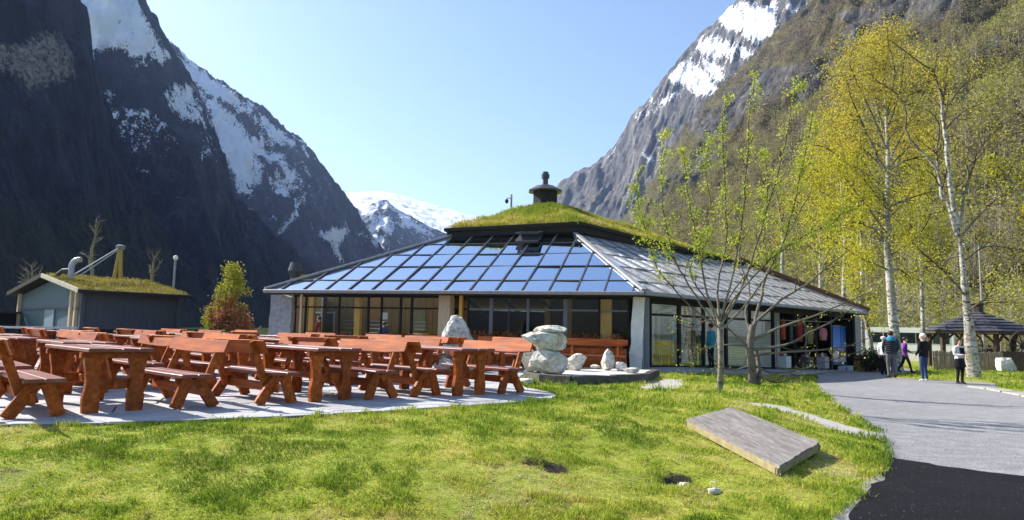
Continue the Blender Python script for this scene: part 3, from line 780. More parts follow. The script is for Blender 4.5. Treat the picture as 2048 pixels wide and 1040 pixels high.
white_stone = simple('white_gneiss', (0.66, 0.64, 0.60), (0.86, 0.84, 0.80), 4, 0.85, 0.2, 0.6, 0.03)
steel_grey = simple('grey_painted_steel', (0.13, 0.14, 0.16), (0.18, 0.19, 0.21), 5, 0.5, 0.4)
floor_mat = simple('brown_floor', (0.07, 0.04, 0.022), (0.12, 0.07, 0.04), 4, 0.45, 0.4)
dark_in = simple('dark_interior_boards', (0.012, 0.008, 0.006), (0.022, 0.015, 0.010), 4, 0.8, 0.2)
roof_glass = glass('sky_reflecting_roof_glass', (0.55, 0.62, 0.72), 0.56, 0.85, (0.82, 0.91, 1.0))
pale_glass = glass('milky_pale_roof_glass', (0.80, 0.82, 0.84), 0.25, 0.7, (0.95, 0.97, 1.0), 0.03, 0.55, (0.78, 0.79, 0.82))  # white diffuse mixed unevenly into the right-hand panes
win_glass = glass('window_glass', (0.93, 0.95, 0.94), 0.008, 0.14)

ZE = 2.5
A0 = Vector((-9.3, 25.75, ZE)); A = Vector((4.29, 22.0, ZE)); B = Vector((18.75, 36.0, ZE))
eu = (A - A0).normalized(); ew = Vector((-eu.y, eu.x, 0))
er = (B - A).normalized(); en = Vector((-er.y, er.x, 0))
T1 = Vector((2.62, 28.46, 5.27)); T0 = Vector((-2.63, 29.95, 5.27)); C = Vector((12.6, 37.9, 5.1))
def FW(u, w, z): return Vector((A0.x, A0.y, 0)) + eu * u + ew * w + Vector((0, 0, z))
def RW(s, w, z): return Vector((A.x, A.y, 0)) + er * s + en * w + Vector((0, 0, z))
cafe = thing('cafe_building', 'low hexagonal cafe with sloping glass roof, grassy cap and black chimney behind the picnic terrace', 'cafe')
groof = thing('glass_roof', None, None); groof.parent = cafe
def face_panes(P0, P1, Q1, Q0, spacing, rows, gmat, bmat, start=0.0, skip=()):
    """P0-P1 eave, Q0-Q1 top; cells cut to the trapezoid; each pane and each bar its own object"""
    e = (P1 - P0); L = e.length; e = e / L
    nrm = e.cross((Q0 - P0)).normalized()
    if nrm.z < 0: nrm = -nrm
    up = nrm.cross(e).normalized()
    if up.z < 0: up = -up
    def uv(p): d = p - P0; return (d.dot(e), d.dot(up))
    q0, q1 = uv(Q0), uv(Q1); H = max(q0[1], q1[1])
    poly = [(0, 0), (L, 0), q1, q0]
    cu = sum(p[0] for p in poly) / 4; cv = sum(p[1] for p in poly) / 4
    def P3(u, v, h=0): return P0 + e * u + up * v + nrm * h
    us = [start + k * spacing for k in range(int(L / spacing) + 2)]; us = [u for u in us if 0.2 < u < L - 0.2]
    ub = [0] + us + [L]; vb = [r * H for r in rows]
    for i in range(len(ub) - 1):
        for j in range(len(vb) - 1):
            if (i, j) in skip: continue
            c_ = [(ub[i] + .02, vb[j] + .015), (ub[i + 1] - .02, vb[j] + .015), (ub[i + 1] - .02, vb[j + 1] - .015), (ub[i] + .02, vb[j + 1] - .015)]
            for k in range(4):
                a_, b_ = poly[k], poly[(k + 1) % 4]
                nn = (b_[1] - a_[1], a_[0] - b_[0])
                if (cu - a_[0]) * nn[0] + (cv - a_[1]) * nn[1] > 0: nn = (-nn[0], -nn[1])
                c_ = clip(c_, a_, nn)
                if len(c_) < 3: break
            if len(c_) < 3: continue
            ar = 0.5 * abs(sum(c_[k][0]*c_[(k+1) % len(c_)][1]-c_[(k+1) % len(c_)][0]*c_[k][1] for k in range(len(c_))))
            if ar < 0.02: continue
            b = MB(); o_ = P3(*c_[0])
            tl = (rr.uniform(-1, 1) * 0.014, rr.uniform(-1, 1) * 0.014)
            b.prism([P3(u, v, (u - c_[0][0]) * tl[0] + (v - c_[0][1]) * tl[1]) - o_ for u, v in c_], nrm, -0.012); b.build('roof_pane', gmat, groof, loc=o_)
    def vlim(u):                                  # clip a bar to the trapezoid
        lo, hi = 0, H
        for a_, b_ in ((poly[3], poly[0]), (poly[1], poly[2]), (poly[2], poly[3])):
            if abs(b_[0] - a_[0]) < 1e-6: continue
            tq = (u - a_[0]) / (b_[0] - a_[0])
            if 0 <= tq <= 1: hi = min(hi, a_[1] + tq * (b_[1] - a_[1])) if abs(a_[1] + tq * (b_[1] - a_[1])) > 0.01 else hi
        return hi
    for u in us:
        b = MB(); h_ = vlim(u); b.beam(P3(u, 0, 0.02), P3(u, h_, 0.02), 0.048, 0.06, nrm); b.build('glazing_bar', bmat, groof)
    for v in vb[1:-1]:
        xs = []
        for k in range(4):
            a_, b_ = poly[k], poly[(k + 1) % 4]
            if (a_[1] - v) * (b_[1] - v) < 0: xs.append(a_[0] + (v - a_[1]) / (b_[1] - a_[1]) * (b_[0] - a_[0]))
        if len(xs) == 2:
            b = MB(); b.beam(P3(min(xs), v, 0.012), P3(max(xs), v, 0.012), 0.04, 0.036, nrm); b.build('glazing_bar', bmat, groof)
    return P3, us, vb
rowsF = [0.0, 0.15, 0.38, 0.60, 0.81, 1.0]
P3F, usF, vbF = face_panes(A0, A, T1, T0, 0.93, rowsF, roof_glass, bar_metal, 0.72)
P3R, usR, vbR = face_panes(A, B, C, T1, 0.93, rowsF, pale_glass, pale_bar, 0.45)
b = MB()
for p, q in ((A0, T0), (A, T1), (B, C)):
    b = MB(); b.beam(p + Vector((0, 0, .05)), q + Vector((0, 0, .05)), 0.2, 0.09, (0, 0, 1), 0.02); b.build('hip_flashing', grey_metal, groof)
b = MB(); b.beam(B + Vector((0.15, 0.15, .12)), C + Vector((0.1, 0.1, .3)), 0.5, 0.24, (0, 0, 1), 0.03); b.build('hip_board', brown_wood, groof)
# eaves gutter
for p, q, nn in ((A0, A, -ew), (A, B, -en)):
    b = MB(); L_ = (q - p).length; d_ = (q - p).normalized()
    k = int(L_ / 2.4)
    for i in range(k):
        a_, b_ = p + d_ * (L_ * i / k) + nn * 0.05, p + d_ * (L_ * (i + 1) / k - 0.008) + nn * 0.05
        b.beam(a_ - Vector((0, 0, .055)), b_ - Vector((0, 0, .055)), 0.14, 0.13, (0, 0, 1), 0.025)
    b.build('gutter', grey_metal, cafe)
    b = MB(); b.beam(p - nn * 0.25 - Vector((0, 0, .12)), q - nn * 0.25 - Vector((0, 0, .12)), 0.45, 0.05); b.build('soffit', black_wood, cafe)
# unseen far roof and walls (closed so that no light leaks in)
D1 = Vector((11.5, 49, ZE)); D2 = Vector((-6.5, 46, ZE)); D3 = Vector((-11.2, 38, ZE))
BL = Vector((-1.2, 38.0, 5.2)); BR = Vector((8, 42, 5.2))
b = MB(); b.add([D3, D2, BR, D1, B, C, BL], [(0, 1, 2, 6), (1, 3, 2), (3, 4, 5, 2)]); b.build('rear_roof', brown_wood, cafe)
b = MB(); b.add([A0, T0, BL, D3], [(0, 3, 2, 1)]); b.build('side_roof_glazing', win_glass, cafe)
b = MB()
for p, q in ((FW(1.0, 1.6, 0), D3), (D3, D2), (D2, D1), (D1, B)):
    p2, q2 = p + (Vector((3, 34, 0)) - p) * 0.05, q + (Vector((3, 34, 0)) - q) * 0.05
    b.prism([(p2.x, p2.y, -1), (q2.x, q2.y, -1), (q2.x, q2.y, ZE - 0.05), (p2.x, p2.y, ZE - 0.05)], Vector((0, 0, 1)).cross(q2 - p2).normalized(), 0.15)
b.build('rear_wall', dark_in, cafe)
# turf cap
turf_mat = simple('roof_turf', (0.22, 0.24, 0.03), (0.42, 0.36, 0.06), 3.0, 0.95, 0.1, 0.5, 0.05)
CF0 = at(893, 461, 29.8); CF1 = at(1158, 448, 28.15); CR_ = at(1484, 529, 37.5); PK = at(1090, 409, 33.0)
CB = [Vector((9, 42, 5.4)), Vector((-2.0, 39, 5.4))]
cap = thing('turf_cap', None, None); cap.parent = cafe
rim = [CF0, CF1, CR_] + CB
nb_ = 26; TV = []; TF = []; TT = []
def captri(p, q, r, n_):
    base = len(TV)
    for i in range(n_ + 1):
        for j in range(n_ + 1 - i):
            a_, b_ = i / n_, j / n_; c_ = 1 - a_ - b_
            P_ = r * a_ + q * b_ + p * c_
            bulge = 0.3 * (a_ * (1 - a_)) * 1.2
            nz_ = (float(fbm(P_.x * 1.3, P_.y * 1.3, 0, 4, 61)) - 0.5) * 0.28 + (float(fbm(P_.x * .5, P_.y * .5, 0, 3, 62)) - 0.5) * 0.3 * (1 - a_) * 2 * min(1, 4 * a_)
            TV.append(P_ + Vector((0, 0, bulge + 0.06 + nz_ * (1 if a_ > 0 else 0.25))))
    def ix(i, j): return base + i * (n_ + 1) - i * (i - 1) // 2 + j
    for i in range(n_):
        for j in range(n_ - i):
            TF.append((ix(i, j), ix(i, j + 1), ix(i + 1, j)))
            if j < n_ - i - 1: TF.append((ix(i, j + 1), ix(i + 1, j + 1), ix(i + 1, j)))
    TT.append((base, n_))
for k in range(5): captri(rim[k], rim[(k + 1) % 5], PK, 30 if k < 2 else 8)
CAPF = [(TV[f[0]], TV[f[1]], TV[f[2]]) for f in TF[:2 * 900]]
b = MB(); b.add(TV, TF); b.build('turf', turf_mat, cap, True)
for k in range(5):
    p, q = rim[k], rim[(k + 1) % 5]
    d_ = (q - p).normalized(); o_ = Vector((0, 0, 1)).cross(d_); o_ = o_ if (o_.dot(p - PK) > 0) else -o_
    mt_ = brown_wood if k == 1 else black_wood
    b = MB(); b.beam(p + Vector((0, 0, .03)) - d_ * .1, q + Vector((0, 0, .03)) + d_ * .1, 0.14, 0.13); b.build('turf_log', black_wood, cap)
    b = MB(); b.beam(p - o_ * .12 + Vector((0, 0, -.17)), q - o_ * .12 + Vector((0, 0, -.17)), 0.1, 0.24); b.build('fascia_board', black_wood, cap)
    b = MB(); b.beam(p - o_ * .75 + Vector((0, 0, -.30)), q - o_ * .75 + Vector((0, 0, -.30)), 1.3, 0.03); b.build('cap_soffit', black_wood, cap)
# chimney on the ridge
b = MB(); b.lathe([(0.62, -0.6), (0.62, 0.62)], 8, PK); b.build('chimney', black_wood, cafe)
ch = cafe.children[-1] if False else [o for o in COL.objects if o.name == 'chimney'][0]
b = MB(); b.lathe([(0.85, 0.60), (0.87, 0.66), (0.42, 0.92), (0.2, 0.97)], 8, PK); b.build('chimney_cap', bar_metal, ch)
b = MB(); b.lathe([(0.14, 0.95), (0.14, 1.28), (0.2, 1.3), (0.21, 1.5), (0.15, 1.52), (0.15, 1.62), (0.02, 1.63)], 10, PK); b.build('flue', bar_metal, ch)
# open roof hatch
hp = onplane(1058, 478, P3F(0, 0, 0.1), P3F(0, 0, 1) - P3F(0, 0, 0))
nF = P3F(0, 0, 1) - P3F(0, 0, 0); upF = (P3F(0, 1) - P3F(0, 0))
hz = thing('roof_hatch', None, None, hp); hz.parent = cafe
b = MB(); M_ = Matrix((eu, upF, nF)).transposed()
b.box((0, -.1, .02), (0.95, 1.0, 0.1), M_); b.build('hatch_kerb', bar_metal, hz)
M2 = M_ @ Matrix.Rotation(R(-14), 3, 'X')
b = MB()
for dx in (-.46, .46): b.box(M2 @ Vector((dx, .1, .26)), (0.06, 1.0, 0.06), M2)
for dy in (-.38, .58): b.box(M2 @ Vector((0, dy, .26)), (0.98, 0.06, 0.06), M2)
b.build('hatch_frame', bar_metal, hz)
b = MB(); b.box(M2 @ Vector((0, .1, .27)), (0.86, 0.9, 0.015), M2); b.build('hatch_pane', roof_glass, hz)
# metal flue at the left end
p = at(590, 558, 27.3)
fl = thing('flue_cowl', None, None, p); fl.parent = cafe
b = MB(); b.lathe([(0.17, -0.6), (0.17, 0.05), (0.30, 0.32), (0.20, 0.66), (0.16, 0.66)], 14); b.build('cowl', simple('black_flue_metal', (0.03, 0.03, 0.035), (0.06, 0.06, 0.065), 6, 0.3, 0.5), fl, False)

# ---- facade towards the terrace
ofr = FW(0, 1.0, 0); nfr = ew
def fu(px, w=1.0):
    p = onplane(px, 640, FW(0, w, 0), ew); return (p - FW(0, w, 0)).dot(eu)
def upright(name, px0, px1, w, depth, mat, z0=-0.05, z1=2.42, parent=cafe):
    u0, u1 = fu(px0, w), fu(px1, w)
    b = MB(); b.beam(FW((u0 + u1) / 2, w + depth / 2, z0), FW((u0 + u1) / 2, w + depth / 2, z1), abs(u1 - u0), depth, ew, 0.012); return b.build(name, mat, parent)
b = MB(); b.beam(FW(0.6, 1.06, 2.42), FW(14.0, 1.06, 2.42), 0.14, 0.26); b.build('head_beam', black_wood, cafe)
b = MB(); b.beam(FW(0.6, 1.06, 0.06), FW(14.0, 1.06, 0.06), 0.16, 0.2); b.build('sill', black_wood, cafe)
frames = [(585, 590, black_wood), (608, 611, black_wood), (675, 678, black_wood), (733, 737, black_wood), (760, 763, black_wood), (798, 802, black_wood), (820, 824, black_wood), (934, 937, black_wood), (978, 985, steel_grey), (1053, 1058, steel_grey), (1126, 1135, steel_grey), (1196, 1200, black_wood), (1255, 1259, black_wood)]
for a_, b_, m_ in frames: upright('mullion', a_, b_, 1.0, 0.09, m_)
fp = [582, 609.5, 676, 735, 761, 800, 822, 875, 935, 981, 1055, 1130, 1198, 1258]
for i in range(len(fp) - 1):
    if fp[i] == 822: pass
    u0, u1 = fu(fp[i]) + .03, fu(fp[i + 1]) - .03
    for z0_, z1_ in ((0.16, 1.86), (1.94, 2.3)):
        b = MB(); b.box((0, 0, 0), (u1 - u0, 0.008, z1_ - z0_), Matrix((eu, ew, Vector((0, 0, 1)))).transposed()); b.build('window_pane', win_glass, cafe, loc=FW((u0 + u1) / 2, 1.05 + rr.uniform(-.002, .002), (z0_ + z1_) / 2))
    b = MB(); b.beam(FW(u0, 1.05, 1.90), FW(u1, 1.05, 1.90), 0.05, 0.06); b.build('transom', steel_grey if i > 7 else black_wood, cafe)
for a_, b_, w_, m_, d_ in [(617, 626, 2.2, honey_wood, .2), (708, 719, 1.35, honey_wood, .22), (917, 923, 0.8, honey_wood, .16), (925, 934, 1.9, ochre_wood, .2), (1089, 1098, 2.6, ochre_wood, .22), (1135, 1142, 1.9, ochre_wood, .2), (1201, 1222, 1.3, honey_wood, .3), (598, 602, 0.75, grey_wood, .06)]:
    upright('post', a_, b_, w_, d_, m_)
upright('timber_pier', 876, 899, 0.55, 0.5, grey_wood)
# rough stone piers at both ends
def slab(name, px0, px1, w, depth, ztop, mat, seed, lean=0.0, parent=cafe, taper=0.1):
    u0, u1 = fu(px0, w), fu(px1, w); cu = (u0 + u1) / 2; hw = (u1 - u0) / 2
    bm = bmesh.new(); bmesh.ops.create_cube(bm, size=2); bmesh.ops.subdivide_edges(bm, edges=bm.edges[:], cuts=7, use_grid_fill=True)
    for v in bm.verts:
        x, y, z = v.co; zz = (z + 1) / 2
        x *= hw * (1 - taper * zz); y *= depth / 2
        q = FW(cu + x + lean * zz, w + depth / 2 + y, -0.1 + zz * (ztop + 0.1))
        d_ = (float(fbm(q.x * 2.2, q.y * 2.2, q.z * 2.2, 4, seed)) - 0.5) * 0.16
        jag = -0.35 * max(0, float(fbm(cu + x * 4, 0, 0, 3, seed + 9)) - 0.45) * max(0, zz - 0.75) * 4
        v.co = q + eu * d_ * (1 if x > 0 else -1) + Vector((0, 0, jag))
    me = bpy.data.meshes.new(name); bm.to_mesh(me); bm.free(); me.materials.append(mat); return put(name, me, parent)
slab('stone_pier', 537, 583, 0.75, 0.35, 2.35, slate_grey, 71)
slab('stone_pier', 1258, 1284, 0.75, 0.5, 2.4, white_stone, 72, 0.12)
o = upright('corner_post', 1281, 1298, 0.85, 0.3, steel_grey); o['label'] = 'grey steel corner post'
b = MB(); p = FW(fu(1286, .8), .8, 0); b.tube([p, p + Vector((0, 0, 2.35))], 0.035, 8); b.build('downpipe', grey_metal, cafe)
# inside: floor, boarded back walls, beams
b = MB(); fl_pts = [FW(0.4, 1.15, 0.0), FW(14.0, 1.15, 0.0), RW(20.4, 1.3, -0.58), Vector((11, 46, -.3)), Vector((-6, 43, 0)), Vector((-13, 37, 0))]
b.add(fl_pts + [p - Vector((0, 0, .3)) for p in fl_pts], [(0, 1, 2, 3), (0, 3, 4, 5)] + [(i, (i + 1) % 6, 6 + (i + 1) % 6, 6 + i) for i in range(6)]); b.build('floor', floor_mat, cafe)
for k in range(24):
    u = fu(586, 6.2) + k * 0.33
    b = MB(); b.beam(FW(u, 6.2, 0), FW(u, 6.2, 3.6), 0.32, 0.05, ew, 0.01)
    b.build('wall_board', ochre_wood, cafe)
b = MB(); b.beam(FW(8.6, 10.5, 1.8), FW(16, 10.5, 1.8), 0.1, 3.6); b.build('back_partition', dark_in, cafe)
for k in range(4):
    u = 5.4 + k * 2.1
    b = MB(); b.beam(FW(u, 1.3, 2.5), FW(u + 0.2, 5.4, 4.25), 0.14, 0.2); b.build('rafter', ochre_wood if k < 3 else brown_wood, cafe)
for k in range(5):
    u = 7.4 + k * 1.4
    b = MB(); b.beam(FW(u, 1.5, 2.4), FW(u + 1.0, 1.7, 1.55), 0.08, 0.12); b.build('brace', black_wood, cafe)
# ---- shop front towards the path
def rs(px, w=1.0):
    p = onplane(px, 690, RW(0, w, 0), en); return (p - RW(0, w, 0)).dot(er)
def rz(s): return -0.02 - 0.56 * max(0, min(1, (s - 2) / 18))
def rpost(name, px, wd, w, mat, depth=0.12):
    s = rs(px, w); b = MB(); b.beam(RW(s, w, rz(s) - .1), RW(s, w, 2.42), wd, depth, en, 0.01); return b.build(name, mat, cafe)
RM = Matrix((er, en, Vector((0, 0, 1)))).transposed()
b = MB(); b.beam(RW(1.2, 1.06, 2.36), RW(20.6, 1.06, 2.36), 0.16, 0.3); b.build('head_beam', black_wood, cafe)
b = MB(); b.beam(RW(1.4, 1.06, rz(1.4) + .03), RW(rs(1545), 1.06, rz(rs(1545)) + .03), 0.14, 0.12); b.build('sill', black_wood, cafe)
rp = [1300, 1358, 1407, 1452, 1500, 1546]
for px, wd in zip(rp, (.08, .14, .1, .14, .1, .16)): rpost('mullion', px, wd, 1.06, black_wood)
for i in range(5):
    s0, s1 = rs(rp[i]) + .07, rs(rp[i + 1]) - .07; sm = (s0 + s1) / 2
    b = MB(); b.beam(RW(s0, 1.06, 1.83), RW(s1, 1.06, 1.83), 0.07, 0.08); b.build('transom', black_wood, cafe)
    for z0_, z1_ in ((rz(sm) + .1, 1.79), (1.88, 2.2)):
        b = MB(); b.box((0, 0, 0), (s1 - s0, 0.008, z1_ - z0_), RM); b.build('window_pane', win_glass, cafe, loc=RW(sm, 1.06 + rr.uniform(-.003, .003), (z0_ + z1_) / 2))
brick_white = None
m, t, out = new_mat('white_painted_brick')
tc = t.nodes.new('ShaderNodeTexCoord'); mp = t.nodes.new('ShaderNodeMapping'); mp.inputs['Rotation'].default_value = (R(90), 0, 0)
mp.inputs['Scale'].default_value = (1, 1, 1)
br = t.nodes.new('ShaderNodeTexBrick'); br.inputs['Color1'].default_value = (.84, .82, .78, 1); br.inputs['Color2'].default_value = (.72, .70, .66, 1); br.inputs['Mortar'].default_value = (.28, .27, .25, 1)
br.inputs['Scale'].default_value = 1; br.inputs['Brick Width'].default_value = .26; br.inputs['Row Height'].default_value = .085; br.inputs['Mortar Size'].default_value = .008
t.links.new(tc.outputs['Object'], mp.inputs[0]); t.links.new(mp.outputs[0], br.inputs[0]); bsdf(t, out, br.outputs[0], 0.85, 0.2); brick_white = m
s0, s1 = rs(1303, 3.2), rs(1560, 3.2)
b = MB(); b.box((0, 0, 1.1), (s1 - s0, 0.2, 4.0), None); b.build('brick_wall', brick_white, cafe, loc=RW((s0 + s1) / 2, 3.3, 0), rot=(0, 0, math.atan2(er.y, er.x)))
sd0 = rs(1330, 3.1)
dr_o = thing('door', None, None, RW(sd0, 3.12, 0), math.atan2(er.y, er.x)); dr_o.parent = cafe
door_grey = simple('grey_door_paint', (0.30, 0.32, 0.33), (0.36, 0.37, 0.38), 5, 0.5, 0.3)
b = MB(); b.box((0, 0, 1.0), (0.95, 0.06, 2.0)); b.build('door_leaf', door_grey, dr_o)
b = MB(); b.box((.05, -.04, 1.5), (0.5, 0.02, 0.5)); b.build('door_window', simple('dark_door_glass', (.02, .025, .035), (.03, .035, .05), 3, .1, .5), dr_o)
b = MB(); b.box((-.52, -.03, 1.05), (0.08, 0.1, 2.12)); b.box((.52, -.03, 1.05), (0.08, 0.1, 2.12)); b.box((0, -.03, 2.1), (.96, 0.1, 0.08)); b.build('door_frame', simple('white_paint', (.62, .61, .58), (.7, .69, .66), 4, .5, .3), dr_o)
# shop part: dark recess, posts, grey end wall
for px, wd in ((1590, .14), (1632, .16), (1662, .1)): rpost('mullion', px, wd, 1.06, black_wood)
s0, s1 = rs(1560, 3.6), 20.4
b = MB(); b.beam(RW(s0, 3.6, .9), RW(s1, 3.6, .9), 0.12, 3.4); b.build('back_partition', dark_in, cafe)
s0, s1 = rs(1704), rs(1722)
b = MB(); b.beam(RW((s0 + s1) / 2, 1.1, -0.75), RW((s0 + s1) / 2, 1.1, 2.3), s1 - s0, .25, en); b.build('end_wall', slate_grey, cafe)
b = MB(); b.beam(RW(s1, 1.0, -.75), RW(s1 - .1, 3.6, -.75), .2, .2)
b.prism([RW(s1 - .1, 1.25, -.75), RW(s1 - .1, 3.6, -.75), RW(s1 - .1, 3.6, 2.4), RW(s1 - .1, 1.25, 2.4)], er, -.18); b.build('end_wall', black_wood, cafe)
# long poster with a blue sky print
m, t, out = new_mat('poster_print')
tc = t.nodes.new('ShaderNodeTexCoord'); sx_ = t.nodes.new('ShaderNodeSeparateXYZ'); t.links.new(tc.outputs['Object'], sx_.inputs[0])
zz = N(t, 'ShaderNodeMapRange'); zz.inputs[1].default_value = 0; zz.inputs[2].default_value = 1.9; t.links.new(sx_.outputs[2], zz.inputs[0])
g = ramp(t, zz.outputs[0], [(0.0, (.02, .04, .16)), (.06, (.05, .08, .3)), (.1, (.75, .77, .85)), (.3, (.55, .6, .8)), (.5, (.12, .28, .68)), (1.0, (.02, .12, .5))])
vn = N(t, 'ShaderNodeTexVoronoi'); vn.inputs['Scale'].default_value = 2.6; t.links.new(tc.outputs['Object'], vn.inputs['Vector'])
fg = ramp(t, vn.outputs['Color'], [(.2, (.35, .03, .03)), (.4, (.7, .3, .08)), (.6, (.75, .7, .75)), (.8, (.5, .08, .06))], 'CONSTANT')
lowm = ramp(t, zz.outputs[0], [(.08, (0, 0, 0)), (.12, (1, 1, 1)), (.36, (1, 1, 1)), (.46, (0, 0, 0))])
nn_ = noise(t, 2.2, 3, .5)
nm = ramp(t, nn_, [(.45, (0, 0, 0)), (.52, (1, 1, 1))])
msk = mixc(t, 1.0, lowm, nm, 'MULTIPLY')
bsdf(t, out, mixc(t, msk, g, fg), 0.5, 0.3)
poster_mat = m
pA, pB = rs(1666, .93), rs(1704, .93)
for k, (q0, q1) in enumerate(((pA, pA + (pB - pA) * .38), (pA + (pB - pA) * .42, pB))):
    sm = (q0 + q1) / 2
    po = thing('banner', ['narrow blue sky banner, left of the two by the grey end wall', 'wide blue sky banner, right of the two by the grey end wall'][k], 'banner', RW(sm, .93, rz(sm) + .3), math.atan2(er.y, er.x), 'tall printed banners at the shop front')
    b = MB(); b.box((0, 0, 1.0), (q1 - q0, .03, 2.0)); b.build('print_panel', poster_mat, po)
    b = MB()
    for dz in (.02, 1.98): b.box((0, -.02, dz), (q1 - q0 + .04, .06, .05))
    b.build('rail', steel_grey, po)

# ================================================================== picnic tables and benches
m, t, out = new_mat('red_brown_stained_pine')
n1 = noise(t, 5, 6, 0.65, (0.25, 3, 3), rnd=20); n2 = noise(t, 1.6, 4, 0.6, rnd=11); n3 = noise(t, 40, 3, .6, (.3, 2, 2), rnd=7)
c = ramp(t, n1, [(0.25, (0.15, 0.025, 0.004)), (0.5, (0.33, 0.072, 0.009)), (0.75, (0.55, 0.158, 0.018))])
c = mixc(t, 0.6, c, ramp(t, n2, [(0.3, (0.55, 0.5, 0.5)), (0.65, (1, 1, 1))]), 'MULTIPLY')
oi = t.nodes.new('ShaderNodeObjectInfo'); hs = t.nodes.new('ShaderNodeHueSaturation')
mr = N(t, 'ShaderNodeMapRange'); mr.inputs[3].default_value = 0.78; mr.inputs[4].default_value = 1.2
t.links.new(oi.outputs['Random'], mr.inputs[0]); t.links.new(mr.outputs[0], hs.inputs['Value']); t.links.new(c, hs.inputs['Color'])
rg = ramp(t, n2, [(.3, (.4,) * 3), (.7, (.65,) * 3)])
bsdf(t, out, hs.outputs[0], rg, 0.18, mixc(t, .5, n1, n3), 0.35, 0.006); red_pine = m
m, t, out = new_mat('weathered_glare_pine')
n1 = noise(t, 5, 6, 0.65, (0.25, 3, 3), rnd=20); n2 = noise(t, 2.6, 6, 0.7, rnd=11)
c = ramp(t, n1, [(0.25, (0.085, 0.016, 0.010)), (0.5, (0.15, 0.034, 0.020)), (0.75, (0.23, 0.06, 0.036))])
c = mixc(t, ramp(t, n2, [(0.55, (0, 0, 0)), (0.8, (.5, .5, .5))]), c, (0.36, 0.24, 0.22))
bsdf(t, out, c, 0.45, 0.5, n1, 0.35, 0.006); top_pine = m  # pale weathered patches; purple-brown sky glare of the tops put into the base tone

def plank_mesh(name, L, w, th, mat, notch=0.0, seed=0):
    """board along x with slightly wavy live edges, chamfered"""
    r_ = random.Random(seed); b = MB(); ns = 4; rings = []
    for i in range(ns + 1):
        x = -L / 2 + L * i / ns
        e0, e1 = r_.uniform(-.006, .006), r_.uniform(-.006, .006)
        n0 = notch if (notch and i in (1, 2, 3)) else 0
        c_ = 0.008
        rings.append([(x, -w/2 + e0 - n0, -th/2 + c_), (x, -w/2 + e0 - n0, th/2 - c_), (x, -w/2 + c_ + e0 - n0, th/2), (x, w/2 - c_ + e1, th/2), (x, w/2 + e1, th/2 - c_), (x, w/2 + e1, -th/2 + c_)])
    V = [p for r in rings for p in r]; k = 6
    F_ = [(i * k + j, (i + 1) * k + j, (i + 1) * k + (j + 1) % k, i * k + (j + 1) % k) for i in range(ns) for j in range(k)] + [tuple(range(k)), tuple(reversed(range(ns * k, ns * k + k)))]
    b.add(V, F_); return b.mesh(name, mat)
def make_table():
    t_ = thing('picnic_table', 'x', 'picnic table')
    L = 2.1
    for i, y in enumerate((-.3, -.1, .1, .3)):
        put('tabletop_plank', plank_mesh('tabletop_plank', L + rr.uniform(-.03, .03), .194, .052, top_pine, 0, i), t_, (rr.uniform(-.01, .01), y, .805 + rr.uniform(-.003, .003)))
    legpts = [(-.10, 0), (.085, 0), (.10, .18), (.065, .36), (.075, .50), (.10, .63), (.105, .775), (-.115, .775), (-.11, .65), (-.075, .55), (-.07, .40), (-.11, .22)]
    lb = MB(); lb.prism([(-.04, y, z) for y, z in legpts], (1, 0, 0), .08); lm = lb.mesh('leg', red_pine)
    for x in (-.8, .8):
        for y in (-.27, .27):
            o = put('leg', lm, t_, (x, y, 0), (0, 0, math.pi if y < 0 else 0))
        b = MB(); b.beam((x, -.42, .74), (x, .42, .74), .09, .07, (0, 0, 1), .01); b.build('batten', red_pine, t_)
        b = MB(); b.beam((x + (.06 if x < 0 else -.06), -.2, .36), (x + (.06 if x < 0 else -.06), .2, .36), .05, .14, (0, 0, 1), .008); b.build('crossbar', red_pine, t_)
        s_ = 1 if x < 0 else -1
        b = MB(); b.beam((x + s_ * .05, 0, .42), (x + s_ * .36, 0, .75), .05, .08); b.build('brace', red_pine, t_)
    b = MB(); b.beam((-.86, 0, .36), (.86, 0, .36), .045, .10, (0, 0, 1), .008); b.build('stretcher', red_pine, t_)
    return t_
def make_bench():
    t_ = thing('picnic_bench', 'x', 'bench')
    L = 1.95
    put('seat_plank', plank_mesh('seat_plank', L, .215, .055, top_pine, 0.01, 11), t_, (0, -.115, .445))
    put('seat_plank', plank_mesh('seat_plank', L - .03, .20, .055, top_pine, 0, 12), t_, (0.01, .108, .442))
    for x in (-.78, .78):
        b = MB(); b.beam((x, -.06, .415), (x, -.21, 0.0), .075, .15, (0, 1, 0.36), .008); b.build('leg', red_pine, t_)
        b = MB(); b.beam((x, .05, .415), (x, .33, 0.0), .075, .15, (0, 1, 0.68), .008); b.build('leg', red_pine, t_)
        s_ = 1 if x < 0 else -1
        b = MB(); b.beam((x + s_ * .065, -.2, .38), (x + s_ * .065, .2, .38), .05, .09); b.build('batten', red_pine, t_)
        b = MB(); b.beam((x + s_ * .075, .17, .20), (x + s_ * .075, .44, .93), .045, .105, (0, 1, -.36), .006); b.build('back_post', red_pine, t_)
    b = MB(); b.beam((-.92, .10, .24), (.92, .10, .24), .045, .13, (0, 0, 1), .008); b.build('stretcher', red_pine, t_)
    o = put('backrest', plank_mesh('backrest', L + .04, .19, .042, red_pine, 0.022, 13), t_, (0, .375, .855), (R(69), 0, 0))
    return t_
TAB = make_table(); BEN = make_bench(); km = kidmap()
used = {'t': False, 'b': False}
AXA = math.atan2(0.70, -0.71)
ax_a = Vector((-0.712, 0.702, 0)); ax_b = Vector((0.702, 0.712, 0))
